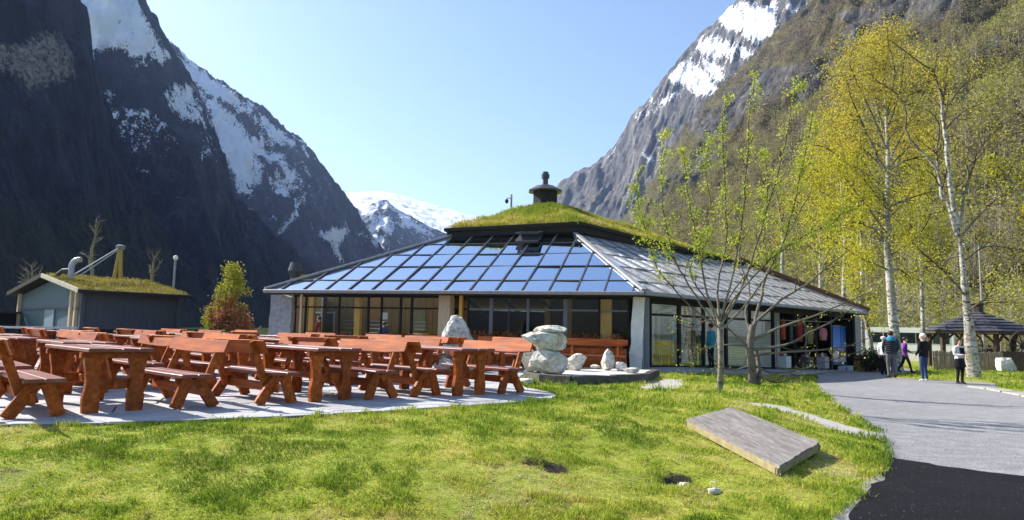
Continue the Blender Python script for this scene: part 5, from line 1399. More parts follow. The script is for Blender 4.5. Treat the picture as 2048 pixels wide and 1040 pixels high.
# ================================================================== things at and inside the cafe
def furn(name, label, cat, loc, rz=0.0, group=None): return thing(name, label, cat, loc, rz, group)
ZR = rf
steel_l = simple('brushed_counter_steel', (.34, .38, .44), (.44, .48, .54), 4, .35, .5)
for px0, px1, w_, lab in ((682, 708, 4.4, 'pale blue-grey serving counter behind the glass, left of the yellow post'), (737, 776, 4.4, 'pale blue-grey serving counter behind the glass, in the middle'), (826, 852, 4.6, 'grey serving counter behind the glass, beside the timber pier')):
    u0, u1 = fu(px0, w_), fu(px1, w_)
    o = furn('serving_counter', lab, 'counter', FW((u0 + u1) / 2, w_, 0), ZR, 'serving counters inside the cafe')
    bb = MB(); bb.box((0, 0, .45), (u1 - u0, .6, .9)); bb.build('cabinet', steel_l, o)
    bb = MB(); bb.box((0, -.02, .93), (u1 - u0 + .06, .7, .05)); bb.build('worktop', bpy.data.materials['white_paint'], o)
    for k in range(3): bb = MB(); bb.box((0, .2, 1.12 + k * .16), (u1 - u0 - .1, .25, .03)); bb.build('shelf', steel_l, o)
for px, py, w_, sz, lab, mt_ in ((649, 647, 6.1, (1.0, 1.0), 'pale framed dark board on the ochre back wall behind the person in red', 'frame'), (768, 632, 5.2, (.34, .3), 'small white paper sign hanging inside above the counters', 'sign'), (839, 641, 6.1, (.55, .9), 'olive panel on the ochre wall left of the timber pier', 'panel'), (747, 612, 6.1, (.7, 1.3), 'orange-brown wooden door panel on the back wall', 'door')):
    p = onplane(px, py, FW(0, w_, 0), ew); o = furn('wall_board_panel' if mt_ != 'sign' else 'hanging_sign', lab, mt_ if mt_ != 'frame' else 'board', p, ZR)
    cm_ = {'frame': ((.03, .03, .03), (.06, .05, .05)), 'sign': ((.75, .75, .72), (.8, .8, .78)), 'panel': ((.25, .22, .1), (.32, .28, .14)), 'door': ((.42, .17, .04), (.5, .22, .06))}[mt_]
    bb = MB(); bb.box((0, 0, 0), (sz[0], .04, sz[1])); bb.build('panel', simple(mt_ + '_face', *cm_, 3, .6, .3), o)
    if mt_ == 'frame':
        for sx2, sy2, w2, h2 in ((0, sz[1] / 2, sz[0] + .1, .07), (0, -sz[1] / 2, sz[0] + .1, .07), (-sz[0] / 2, 0, .07, sz[1]), (sz[0] / 2, 0, .07, sz[1])):
            bb = MB(); bb.box((sx2, -.03, sy2), (w2, .05, h2)); bb.build('frame', bpy.data.materials['white_paint'], o)
# chairs
def make_chair(mat):
    o = thing('wooden_chair', 'x', 'chair')
    bb = MB(); bb.box((0, 0, .45), (.42, .42, .04)); bb.build('seat', mat, o)
    for x in (-.18, .18):
        bb = MB(); bb.beam((x, -.18, 0), (x, -.18, .44), .045, .045); bb.build('leg', mat, o)
        bb = MB(); bb.beam((x, .19, 0), (x, .24, .95), .045, .045); bb.build('leg', mat, o)
    for z_, h_ in ((.86, .16), (.66, .07)):
        bb = MB(); bb.beam((-.17, .225, z_), (.17, .225, z_), .03, h_); bb.build('back_rail', mat, o)
    return o
yel = simple('yellow_varnished_beech', (.66, .30, .03), (.8, .42, .06), 6, .4, .4)
redc = simple('dark_red_chair_wood', (.20, .045, .02), (.32, .09, .04), 6, .4, .4)
c1 = make_chair(yel); c2 = make_chair(redc); km = kidmap()
first = True
for px, w_, rz_, lab in ((1322, 1.75, 2.9, 'yellow wooden chair behind the shop glass by the grey door, left one'), (1343, 1.75, 3.3, 'yellow wooden chair behind the shop glass by the grey door, right one'), (1330, 2.35, .2, 'yellow wooden chair behind the two at the glass, next to the brick wall')):
    o = c1 if first else copy_tree(c1, km); first = False
    o.location = RW(rs(px, w_), w_, rz(rs(px, w_)) + .03); o.rotation_euler = (0, 0, math.atan2(er.y, er.x) + rz_); o['label'] = lab; o['group'] = 'yellow chairs behind the shop glass'
first = True
for px in range(632, 1256, 24):
    if 872 < px < 905: continue
    o = c2 if first else copy_tree(c2, km); first = False
    w_ = 2.0 + rr.uniform(-.2, .4) + (.5 if 700 < px < 725 else 0)
    o.location = FW(fu(px, w_), w_, .02); o.rotation_euler = (0, 0, ZR + rr.choice((0, math.pi, math.pi * .5)) + rr.uniform(-.3, .3))
    o['label'] = 'dark red wooden chair inside behind the cafe windows'; o['group'] = 'dark red chairs behind the cafe windows'
# planter with dry plants
pl = thing('planter_box', 'long low wooden planter below the dark cafe windows', 'planter', FW(0, .35, 0))
u0, u1 = fu(938, .35), fu(1252, .35)
bb = MB(); bb.beam(eu * u0 + Vector((0, 0, .32)), eu * u1 + Vector((0, 0, .32)), .36, .64, (0, 0, 1), .01); bb.build('box', red_pine, pl)
bb = MB()
for i in range(420):
    p = FW(rr.uniform(u0 + .05, u1 - .05), .35 + rr.uniform(-.13, .13), .62); h_ = rr.uniform(.12, .5)
    q = p + Vector((rr.uniform(-.08, .08), rr.uniform(-.06, .06), h_))
    bb.tube([p, q], [.008, .005], 3, False)
    for k in range(3):
        w_ = q + Vector((rr.uniform(-.05, .05), rr.uniform(-.05, .05), rr.uniform(-.12, .04))); s_ = rr.uniform(.015, .035)
        bb.add([w_ + Vector((-s_, 0, -s_)), w_ + Vector((s_, s_, 0)), w_ + Vector((0, -s_, s_))], [(0, 1, 2)])
tag(bb.build('dry_plants', simple('dry_red_brown_stems', (.20, .06, .025), (.42, .2, .09), 3, .9, .1)), 'reddish brown dry stems growing along the planter under the cafe windows', 'plants', None, 'stuff')
# clothes hanging at the shop
def garment(px, py, w_, wd, h_, col, label):
    p = onplane(px, py, RW(0, w_, 0), en); o = thing('hanging_jacket', label, 'clothing', p, math.atan2(er.y, er.x) + rr.uniform(-.5, .5), 'clothes hanging outside the shop')
    mt_ = simple('cloth_' + label.split()[0] + str(px), col, tuple(x * .6 for x in col), 8, .9, .1, .4, .01)
    w2 = wd / 2
    bb = MB(); bb.prism([(-w2, -.06, -h_), (w2, -.06, -h_), (w2 * .9, -.06, -.25 * h_), (w2, -.06, -.1 * h_), (w2 * .35, -.06, 0), (-w2 * .35, -.06, 0), (-w2, -.06, -.1 * h_), (-w2 * .9, -.06, -.25 * h_)], (0, 1, 0), .12); bb.build('torso', mt_, o)
    for s_ in (-1, 1):
        bb = MB(); bb.tube([(s_ * w2 * .9, 0, -.1 * h_), (s_ * w2 * 1.25, 0, -.4 * h_), (s_ * w2 * 1.2, 0, -.75 * h_)], [.065, .06, .05], 7); bb.build('sleeve', mt_, o)
    bb = MB(); bb.tube([(-w2 * .5, 0, 0), (0, 0, .07), (0, 0, .16)], .012, 5); bb.build('hanger', steel_grey, o)
rk = thing('clothes_rail', 'dark metal clothes rail carrying jackets under the shop eave', 'clothes rail')
pa_, pb_ = onplane(1552, 640, RW(0, .75, 0), en), onplane(1662, 644, RW(0, .75, 0), en)
bb = MB(); bb.tube([pa_, pb_], .02, 6); bb.build('rail', steel_grey, rk)
for k in (0, .5, 1):
    q = pa_.lerp(pb_, k); bb = MB(); bb.tube([Vector((q.x, q.y, rz(15) - .1)), q], .02, 6); bb.build('stand', steel_grey, rk)
for px, py, wd, h_, col, lab in ((1566, 641, .42, .85, (.42, .07, .03), 'orange-red jacket at the left end of the clothes rail'), (1582, 650, .4, .8, (.12, .13, .12), 'charcoal jacket right of the orange-red one on the rail'), (1599, 642, .42, .95, (.34, .03, .03), 'deep red jacket in the middle of the clothes rail'), (1618, 652, .42, .85, (.22, .19, .07), 'olive jacket right of the deep red one on the rail'), (1646, 656, .38, .6, (.6, .2, .25), 'pink and white top at the right end of the rail')):
    garment(px, py, .75, wd, h_, col, lab)
for px, py, w_, lab, col, sz in ((1568, 712, .6, 'white basket stand of small goods left of the shop door', (.6, .6, .56), (.5, .4, .5)), (1612, 716, .7, 'dark display bin of small goods by the shop posts', (.1, .09, .08), (.6, .45, .5)), (1645, 716, .7, 'grey and white display bin of gifts beside the banners', (.4, .4, .42), (.5, .4, .55))):
    p = RW(rs(px, w_), w_, 0); p.z = rz(rs(px, w_)) - .02
    o = thing('display_bin', lab, 'display bin', p, math.atan2(er.y, er.x), 'display bins outside the shop')
    bb = MB(); bb.box((0, 0, sz[2] * .5 + .12), sz); bb.build('bin', simple('bin_%d' % px, col, tuple(x * .7 for x in col), 10, .8, .2), o)
    for x in (-.4, .4):
        for y in (-.35, .35): bb = MB(); bb.beam((x * sz[0], y * sz[1], 0), (x * sz[0], y * sz[1], .14), .04, .04); bb.build('foot', steel_grey, o)
    bb = MB()
    for k in range(9):
        bb.box((rr.uniform(-.4, .4) * sz[0], rr.uniform(-.35, .35) * sz[1], sz[2] + .12 + rr.uniform(0, .1)), (.1, .1, .16), Euler((rr.uniform(-.5, .5), rr.uniform(-.5, .5), rr.uniform(0, 3))), k % 3)
    bb.build('goods', [simple('goods_a%d' % px, (.4, .06, .05), None, 5), simple('goods_b%d' % px, (.5, .48, .42), None, 5), simple('goods_c%d' % px, (.12, .2, .3), None, 5)], o)
p = RW(rs(1690, .55), .55, rz(19)); sb = thing('step_box', 'low pale blue box with a round mark below the banners', 'box', p, math.atan2(er.y, er.x))
bb = MB(); bb.box((0, 0, .13), (1.1, .35, .26)); bb.build('body', simple('pale_blue_box', (.42, .48, .6), (.5, .55, .66), 4, .6, .3), sb)
bb = MB(); bb.tube([(-.38, -.18, .13), (-.38, -.185, .13)], .085, 16); bb.build('round_mark', simple('navy_mark', (.02, .05, .2), (.03, .06, .24), 4, .6, .3), sb)
# barrel and pots at the corner
p = at(1726, 741, 34.5); p.z = float(gz0(p.x, p.y))
bar = thing('plant_barrel', 'wooden half barrel with yellow-brown staves at the building corner', 'barrel', p)
for k in range(12):
    a_ = 2 * math.pi * k / 12; rdv = [(.34, 0), (.42, .35), (.36, .72)]
    bb = MB(); w_ = .105
    pts = [Vector((math.cos(a_) * r_, math.sin(a_) * r_, z_)) for r_, z_ in rdv]; tn = Vector((-math.sin(a_), math.cos(a_), 0))
    for i in range(2):
        bb.add([pts[i] - tn * w_, pts[i] + tn * w_, pts[i + 1] + tn * w_, pts[i + 1] - tn * w_, (pts[i] - tn * w_) * .93, (pts[i] + tn * w_) * .93, (pts[i + 1] + tn * w_) * .93, (pts[i + 1] - tn * w_) * .93], [(0, 1, 2, 3), (7, 6, 5, 4), (0, 3, 7, 4), (1, 5, 6, 2)])
    bb.build('stave', ochre, bar)
bb = MB()
for z_, r_ in ((.12, .37), (.55, .405)): bb.lathe([(r_, z_), (r_ + .012, z_ + .03), (r_, z_ + .06)], 16)
bb.build('hoop', black_wood, bar)

# ================================================================== trees
def birch_bark(name, white=(0.55, 0.53, 0.48), dark=(0.05, 0.045, 0.04), amt=0.5):
    m, t, out = new_mat(name)
    n1 = noise(t, 2.6, 8, 0.72, (1.5, 1.5, 3.4), rnd=9, dist=1.2); n2 = noise(t, 1.1, 5, .65, rnd=5); n3 = noise(t, 14, 4, .6, (1, 1, 3), rnd=5)
    a_ = N(t, 'ShaderNodeAttribute', attribute_name='thin')
    c = ramp(t, n1, [(amt - .07, dark), (amt, tuple(x * .8 for x in white)), (amt + .2, white)])
    c = mixc(t, ramp(t, n2, [(.45, (0, 0, 0)), (.68, (.85, .85, .85))]), c, (.17, .15, .10))
    c = mixc(t, a_.outputs['Fac'], c, (.07, .052, .042))
    bsdf(t, out, c, 0.85, 0.2, n3, 0.5, 0.01); return m
birch_mat = birch_bark('birch_bark')
grey_bark = birch_bark('grey_lichen_bark', (.25, .225, .17), (.075, .06, .045), .47)
dark_bark = birch_bark('dark_twig_bark', (.16, .135, .11), (.05, .04, .035), .45)
leafA = attr_mat('spring_green_leaves', 'v', [(0, (.24, .32, .02)), (.5, (.40, .46, .04)), (1, (.56, .56, .09))], .6, .3, .45)
leafG = attr_mat('golden_birch_leaves', 'v', [(0, (.32, .26, .03)), (.5, (.46, .39, .045)), (1, (.58, .50, .085))], .7, .2, .45)
leafY = attr_mat('yellow_green_birch_leaves', 'v', [(0, (.32, .31, .02)), (.5, (.48, .45, .03)), (1, (.62, .55, .055))], .7, .2, .45)
leafR = attr_mat('red_budding_leaves', 'v', [(0, (.32, .11, .05)), (.5, (.50, .22, .09)), (1, (.56, .38, .13))], .7, .2, .35)
leafB = attr_mat('bush_yellow_green', 'v', [(0, (.20, .22, .02)), (.5, (.34, .34, .03)), (1, (.48, .44, .05))], .7, .2, .35)

class Tree:
    def __init__(s, seed): s.r = random.Random(seed); s.t = []; s.leaf = []; s.lim = []
    def poly(s, P, r0, r1, wig=0.0, sub=4):
        """a limb through the given points, smoothed"""
        P = [Vector(p) for p in P]; out_ = []
        for i in range(len(P) - 1):
            p0, p1, p2, p3 = P[max(i - 1, 0)], P[i], P[i + 1], P[min(i + 2, len(P) - 1)]
            for k in range(sub):
                t_ = k / sub
                q = 0.5 * ((2 * p1) + (p2 - p0) * t_ + (2 * p0 - 5 * p1 + 4 * p2 - p3) * t_ ** 2 + (3 * p1 - p0 - 3 * p2 + p3) * t_ ** 3)
                out_.append(q + Vector((s.r.uniform(-wig, wig), s.r.uniform(-wig, wig), 0)) * (1 if out_ else 0))
        out_.append(P[-1]); n_ = len(out_)
        rad = [r0 + (r1 - r0) * (i / (n_ - 1)) ** .8 for i in range(n_)]
        s.t.append((out_, rad)); return out_, rad
    def grow(s, p, d, L, r0, lvl, P):
        d = d.normalized(); n_ = P['seg'][lvl]; pts = [p]; rad = [r0]
        for i in range(n_):
            d = (d + Vector((s.r.gauss(0, 1), s.r.gauss(0, 1), s.r.gauss(0, 1))) * P['wig'][lvl] + Vector((0, 0, P['up'][lvl]))).normalized()
            p = p + d * (L / n_); pts.append(p); rad.append(r0 * (1 - (i + 1) / n_ * .75))
        s.t.append((pts, rad))
        s.kidsof(pts, rad, L, lvl, P)
    def kidsof(s, pts, rad, L, lvl, P, t0=None, num=None):
        if lvl + 1 >= len(P['seg']):
            for q in range(P['nleaf']):
                u = s.r.uniform(P.get('l0', .1), 1) * (len(pts) - 1); i = min(int(u), len(pts) - 2)
                c_ = pts[i].lerp(pts[i + 1], u - i)
                s.leaf.append(c_ + Vector((s.r.gauss(0, 1), s.r.gauss(0, 1), s.r.gauss(0, 1) - P.get('droop', 0))) * P['lspread'])
            return
        for q in range(num or P['num'][lvl]):
            u = s.r.uniform(P['from'][lvl] if t0 is None else t0, .98) * (len(pts) - 1); i = min(int(u), len(pts) - 2)
            c_ = pts[i].lerp(pts[i + 1], u - i); ax = (pts[i + 1] - pts[i]).normalized()
            pr = ax.cross(Vector((s.r.gauss(0, 1), s.r.gauss(0, 1), s.r.gauss(0, 1)))).normalized()
            an = R(P['ang'][lvl] + s.r.uniform(-14, 14))
            s.grow(c_, ax * math.cos(an) + pr * math.sin(an), L * P['ratio'][lvl] * s.r.uniform(.6, 1.15) * (1.15 - .5 * u / (len(pts) - 1)), rad[i] * P['rr'][lvl], lvl + 1, P)
    def build(s, label, cat, base, bark, leafm, lsize, group=None, thin_r=(.02, .06), lv=(0, 1), name='tree', leafz=None, crown='crown', maxr=None):
        o = thing(name, label, cat, base)
        VV, FF, TT = [], [], []; nb = 0; bo = Vector(base)
        big = []
        for pts, rad in s.t:
            n_ = 9 if rad[0] > .07 else (6 if rad[0] > .03 else (4 if rad[0] > .012 else 3))
            b = MB(); b.tube([p - bo for p in pts], [max(r_, .0035) for r_ in rad], n_, n_ > 4)
            VV.append(np.array(b.v)); k = len(pts)
            for f in b.f:
                if len(f) == 4: FF.append([x + nb for x in f])
            TT.append(np.repeat(np.array(rad), n_)); nb += len(b.v)
        V_ = np.concatenate(VV); T_ = np.concatenate(TT)
        put('trunk', mesh_np('trunk', V_, np.array(FF), bark, True, {'thin': 1 - smooth(thin_r[0], thin_r[1], T_)}), o)
        if s.leaf:
            L_ = np.array([(p - bo)[:] for p in s.leaf]); rg = np.random.default_rng(s.r.randint(0, 9999))
            lm = leafm if isinstance(leafm, list) else [(leafm, None)]
            for mt_, sel in lm:
                Q = L_ if sel is None else L_[sel(L_)]
                if len(Q) == 0: continue
                put(crown, leaf_mesh(Q, lsize, mt_, rg, lv), o)
        return tag(o, None, None, group)
def leaf_mesh(Q, size, mat, rg, lv=(0, 1)):
    n_ = len(Q); sz = size * rg.uniform(.6, 1.3, n_)[:, None]
    a_ = rg.normal(size=(n_, 3)); a_ /= np.linalg.norm(a_, axis=1)[:, None]; b_ = rg.normal(size=(n_, 3)); b_ = np.cross(a_, b_); b_ /= np.linalg.norm(b_, axis=1)[:, None]
    V_ = np.stack([Q - a_ * sz * .5, Q + b_ * sz * .32, Q + a_ * sz * .55, Q - b_ * sz * .32], 1).reshape(-1, 3)
    cl = fbm(Q[:, 0] * .7, Q[:, 1] * .7, Q[:, 2] * .7, 3, 17)
    v_ = np.clip(lv[0] + (lv[1] - lv[0]) * (.5 * rg.uniform(0, 1, n_) + .9 * (cl - .25)), 0, 1)
    return mesh_np('crown', V_, np.arange(n_ * 4).reshape(-1, 4), mat, False, {'v': np.repeat(v_, 4)})

# ---- small fruit tree on the lawn (front)
Y0 = 15.2
def pt(px, py, dy=0.0, Y=None): return at(px, py, (Y or Y0) + dy)
T = Tree(3); base = atz(1440, 783, -.08)
PF = dict(seg=[6, 5, 4], wig=[.10, .13, .16], up=[.05, .06, .05], num=[0, 4, 0], ratio=[.5, .42, .4], rr=[.6, .6, .6], ang=[38, 42, 45], nleaf=12, lspread=.055, l0=.05)
PF['from'] = [.2, .2, .2]
tr, rd = T.poly([base + Vector((0, 0, -.15)), base + Vector((0, 0, .12)), pt(1442, 730), pt(1441, 690), pt(1440, 655, .05), pt(1437, 628, .1)], .078, .056, .004)
limbs = [([(1438, 640), (1415, 590), (1400, 520), (1392, 470), (1375, 380), (1366, 300)], -.5, .055), ([(1438, 632), (1436, 570), (1452, 480), (1450, 380), (1446, 250), (1452, 190)], .3, .055),
         ([(1440, 640), (1462, 560), (1480, 470), (1494, 330), (1500, 230), (1510, 150)], -.2, .055), ([(1442, 650), (1490, 560), (1530, 430), (1560, 330), (1580, 240), (1590, 170)], .6, .06),
         ([(1442, 660), (1500, 600), (1560, 500), (1590, 400), (1612, 300), (1626, 220)], -.6, .055), ([(1436, 655), (1390, 590), (1350, 520), (1330, 440), (1322, 340), (1328, 270)], .4, .05),
         ([(1436, 655), (1390, 620), (1345, 575), (1312, 530), (1295, 470), (1280, 420), (1268, 360)], -.3, .042), ([(1444, 640), (1475, 590), (1540, 520), (1610, 470), (1660, 450), (1690, 420)], -.9, .045),
         ([(1441, 672), (1420, 610), (1380, 540), (1420, 430), (1412, 330), (1420, 280)], 1.1, .045),
         ([(1440, 648), (1455, 600), (1520, 500), (1536, 400), (1530, 300)], 1.2, .045)]
for L_, dy, r0 in limbs:
    P_ = [pt(x, y, dy * i / (len(L_) - 1)) for i, (x, y) in enumerate(L_)]
    pts, rad = T.poly(P_, r0 * .56, .006, .02)
    T.kidsof(pts, rad, 1.0, 0, PF, .3, 15)
    for k in range(230):                           # leaves close along the upright shoots
        u = T.r.uniform(.35, 1) * (len(pts) - 1); i = min(int(u), len(pts) - 2)
        T.leaf.append(pts[i].lerp(pts[i + 1], u - i) + Vector((T.r.gauss(0, .04), T.r.gauss(0, .04), T.r.gauss(0, .05))))
T.build('young fruit tree with upright shoots of small bright green leaves on the lawn', 'tree', base, grey_bark, leafA, .052, name='fruit_tree', thin_r=(.012, .03))

# ---- second low spreading tree behind it
T = Tree(8); base = atz(1506, 767, -.15); Y0 = base.y
PB = dict(seg=[6, 5, 4], wig=[.13, .16, .2], up=[.03, .04, .03], num=[4, 3, 0], ratio=[.5, .5, .4], rr=[.55, .6, .6], ang=[45, 45, 45], nleaf=2, lspread=.06); PB['from'] = [.25, .2, .2]
T.poly([base + Vector((0, 0, -.1)), pt(1503, 730), pt(1500, 690), pt(1506, 650)], .13, .09, .006)
T.poly([base + Vector((.12, 0, -.1)), pt(1518, 735, .1), pt(1512, 700, .2)], .08, .05, .006)
for L_, dy, r0 in [([(1506, 655), (1520, 610), (1530, 560), (1560, 500), (1590, 440), (1620, 390)], .5, .06), ([(1503, 670), (1490, 630), (1500, 580), (1480, 520), (1490, 450)], .8, .05),
                   ([(1505, 680), (1560, 655), (1620, 635), (1680, 610), (1740, 585)], -1.0, .055), ([(1503, 700), (1570, 690), (1620, 665), (1670, 640), (1712, 610)], -.6, .05),
                   ([(1500, 712), (1560, 705), (1640, 700), (1700, 690), (1745, 672)], -1.2, .045), ([(1500, 725), (1540, 745), (1600, 740), (1660, 720), (1730, 700)], -.8, .04),
                   ([(1498, 690), (1450, 690), (1400, 700), (1370, 720)], .3, .035), ([(1497, 700), (1460, 660), (1420, 640), (1380, 655), (1345, 640)], .8, .04),
                   ([(1500, 735), (1530, 760), (1560, 765), (1600, 750)], -.6, .03), ([(1500, 730), (1470, 740), (1440, 730), (1410, 700)], .4, .03), ([(1507, 650), (1560, 600), (1610, 570), (1660, 530), (1700, 500)], -.3, .05)]:
    P_ = [pt(x, y, dy * i / (len(L_) - 1)) for i, (x, y) in enumerate(L_)]
    pts, rad = T.poly(P_, r0, .009, .03); T.kidsof(pts, rad, 1.5, 0, PB, .2, 6)
T.build('low spreading tree with long nearly bare branches behind the fruit tree', 'tree', base, dark_bark, leafA, .06, name='spreading_tree', thin_r=(.012, .03))

# ---- big birches at the right
def birch(seed, base, trunk, r0, limbs, P, leafm, lsize, label, group, nl=10, lv=(0, 1), topn=18, bark=None, name='birch_tree', L=3.0):
    T = Tree(seed)
    pts, rad = T.poly([base - Vector((0, 0, .2))] + trunk, r0, .03, .01)
    if topn: T.kidsof(pts, rad, L, 0, P, .35, topn)
    for lp, lr, n_ in limbs:
        p2, r2 = T.poly(lp, lr, .015, .03); T.kidsof(p2, r2, L * .75, 0, P, .3, n_)
    return T.build(label, 'birch tree', base, bark or birch_mat, leafm, lsize, group, (.03, .07), lv, name)
GBR = 'birches beside the path'
Y0 = 33.5; b0 = at(1796, 742, Y0); b0.z = float(gz0(b0.x, b0.y))
PG = dict(seg=[6, 6, 6], wig=[.10, .12, .12], up=[.02, -.05, -.16], num=[7, 5, 0], ratio=[.55, .55, .5], rr=[.5, .55, .6], ang=[55, 52, 45], nleaf=38, lspread=.30, l0=.0, droop=.4); PG['from'] = [.25, .15, .1]
lim = []
for L_, dy, r_ in [([(1777, 470), (1740, 420), (1700, 370), (1668, 330)], -1, .07), ([(1776, 440), (1810, 400), (1850, 340)], 1, .06), ([(1775, 400), (1730, 330), (1690, 270), (1655, 250)], 1.2, .07),
                   ([(1775, 350), (1735, 270), (1705, 200), (1690, 150)], -.8, .07), ([(1774, 330), (1815, 250), (1850, 180), (1870, 140)], .8, .06), ([(1773, 280), (1750, 190), (1745, 120), (1765, 70)], .5, .06),
                   ([(1773, 260), (1800, 180), (1810, 110)], -1.0, .05), ([(1778, 490), (1720, 470), (1670, 440), (1640, 420)], 1.5, .06), ([(1778, 510), (1830, 480), (1860, 430)], -1.5, .05), ([(1778, 540), (1730, 520), (1680, 490), (1650, 470)], -1, .05), ([(1775, 420), (1720, 350), (1660, 300), (1625, 290)], -1.6, .06), ([(1774, 300), (1740, 220), (1700, 130), (1712, 90)], -.4, .06), ([(1772, 240), (1790, 150), (1775, 80), (1780, 45)], .2, .05), ([(1774, 340), (1820, 290), (1850, 250)], 1.4, .05), ([(1775, 380), (1700, 330), (1640, 340), (1610, 360)], .4, .05)]:
    lim.append(([pt(x, y, dy * 2 * i / (len(L_) - 1)) for i, (x, y) in enumerate(L_)], r_, 11))
birch(21, b0, [pt(1791, 690), pt(1786, 640), pt(1780, 560), pt(1775, 480), pt(1775, 400), pt(1776, 320), pt(1773, 250), pt(1770, 180), pt(1768, 120)], .30, lim, PG,
      [(leafG, lambda Q: Q[:, 2] + np.sin(Q[:, 0] * 1.3) * .8 > 10.8), (leafY, lambda Q: Q[:, 2] + np.sin(Q[:, 0] * 1.3) * .8 <= 10.8)], .10,
      'tall white birch with a full golden drooping crown behind the vested man', GBR, topn=24, L=4.4)
# multi-stemmed bare birch
Y0 = 28.5; b0 = at(1948, 748, Y0); b0.z = float(gz0(b0.x, b0.y))
PBARE = dict(seg=[7, 6, 5], wig=[.10, .13, .16], up=[.05, .03, .0], num=[6, 5, 0], ratio=[.65, .55, .5], rr=[.6, .6, .6], ang=[38, 42, 45], nleaf=5, lspread=.10, l0=.0); PBARE['from'] = [.3, .2, .1]
lim = []
for L_, dy, r_ in [([(1915, 470), (1897, 410), (1882, 390), (1876, 340), (1874, 300), (1878, 250), (1858, 220)], .3, .10), ([(1918, 455), (1905, 400), (1898, 340), (1890, 270), (1886, 230), (1878, 180), (1862, 140), (1840, 125), (1780, 80)], -.3, .12),
                   ([(1880, 345), (1850, 310), (1815, 270), (1810, 215), (1795, 190), (1760, 165), (1730, 140)], .8, .06), ([(1882, 225), (1890, 180), (1897, 120)], .5, .04), ([(1886, 235), (1910, 190), (1940, 160), (1975, 140)], -.5, .045), ([(1890, 260), (1925, 225), (1970, 205)], .7, .035),
                   ([(1921, 455), (1930, 390), (1945, 340), (1952, 310), (1975, 280), (2010, 245)], -.7, .06), ([(1924, 470), (1960, 430), (1990, 400), (2020, 375), (2060, 345)], -1, .06),
                   ([(1930, 590), (1905, 560), (1875, 530), (1850, 510), (1820, 480)], -1.2, .06), ([(1934, 625), (1960, 605), (1980, 585), (1988, 560)], -.8, .05), ([(1936, 610), (1980, 605), (2030, 605)], -.4, .03),
                   ([(1930, 520), (1960, 498), (1990, 492), (2048, 500)], .6, .035), ([(1926, 512), (1900, 515), (1880, 530), (1850, 535), (1800, 555)], .8, .05)]:
    lim.append(([pt(x, y, dy * 2 * i / (len(L_) - 1)) for i, (x, y) in enumerate(L_)], r_, 12))
o = birch(33, b0, [pt(1941, 690), pt(1938, 650), pt(1932, 600), pt(1926, 540), pt(1921, 490), pt(1917, 450)], .30, lim, PBARE, leafY, .075,
      'leaning many-stemmed nearly bare white birch behind the woman in white', GBR, topn=0, L=2.6)
# slimmer ones
PS = dict(seg=[6, 5, 5], wig=[.12, .15, .16], up=[.03, .0, -.06], num=[4, 4, 0], ratio=[.5, .5, .5], rr=[.5, .55, .6], ang=[55, 50, 45], nleaf=24, lspread=.24, droop=.4); PS['from'] = [.25, .15, .1]
for seed, Y_, bx, by, tr_, r_, lab, lf, tn, L_ in [
    (41, 39, 1846, 735, [(1846, 660), (1843, 560), (1838, 450), (1836, 360), (1834, 300)], .15, 'slim grey-white birch between the man in black and the leaning birch', leafY, 16, 2.6),
    (43, 40, 1726, 700, [(1724, 620), (1724, 540), (1722, 450), (1720, 380), (1716, 300)], .16, 'slim birch with moss-dark bark rising behind the right end of the cafe roof', leafY, 20, 3.0),
    (44, 38.5, 1750, 735, [(1742, 690), (1733, 645), (1722, 610), (1718, 560), (1712, 500)], .17, 'white birch trunk leaning left past the corner of the cafe', leafY, 10, 2.4),
    (45, 52, 1566, 640, [(1565, 540), (1566, 490), (1560, 430), (1552, 380)], .22, 'pale forked birch trunk standing behind the glass roof', leafY, 16, 3.4),
    (46, 46, 1640, 640, [(1641, 560), (1640, 470), (1636, 390), (1633, 320)], .15, 'thin birch with yellow-green haze of leaves behind the brown roof edge', leafY, 34, 4.6),
    (47, 42, 1690, 690, [(1688, 580), (1690, 480), (1684, 400), (1680, 300), (1678, 220)], .17, 'thin yellow-green birch left of the golden one behind the cafe', leafY, 36, 5.0),
    (48, 30, 2120, 745, [(2105, 640), (2085, 520), (2060, 420), (2020, 360), (1985, 320)], .2, 'birch limb leaning in from beyond the right edge of the photo', leafY, 14, 2.6)]:
    Y0 = Y_; b0 = at(bx, by, Y_); b0.z = float(gz0(b0.x, b0.y))
    birch(seed, b0, [pt(x, y) for x, y in tr_], r_, [], PS, lf, .12, lab, GBR, topn=tn, L=L_)

# ---- left: bush and two bare trees behind the hut
Y0 = 33; b0 = at(452, 668, Y0); b0.z = -.4
T = Tree(51); PBU = dict(seg=[6, 5, 4], wig=[.12, .15, .18], up=[.10, .08, .05], num=[7, 5, 0], ratio=[.5, .5, .45], rr=[.5, .55, .6], ang=[40, 42, 45], nleaf=17, lspread=.13); PBU['from'] = [.15, .1, .1]
for k in range(26):
    a_ = 2.4 * k; q_ = ((k + .5) / 26) ** .6; hh_ = 4.6 * (1 - .78 * q_ ** 1.3) * T.r.uniform(.9, 1.08); rx_ = 1.12 * q_ ** .8
    e_ = Vector((math.cos(a_) * rx_, math.sin(a_) * rx_ * .8, 0))
    pts, rad = T.poly([b0 + e_ * .15 + Vector((0, 0, -.1)), b0 + e_ * .6 + Vector((0, 0, hh_ * .35)), b0 + e_ * .95 + Vector((0, 0, hh_ * .7)), b0 + e_ * .9 + Vector((.1, 0, hh_))], .045, .008, .02)
    T.kidsof(pts, rad, .85, 0, PBU, .08, 8)
RG2 = random.Random(4)
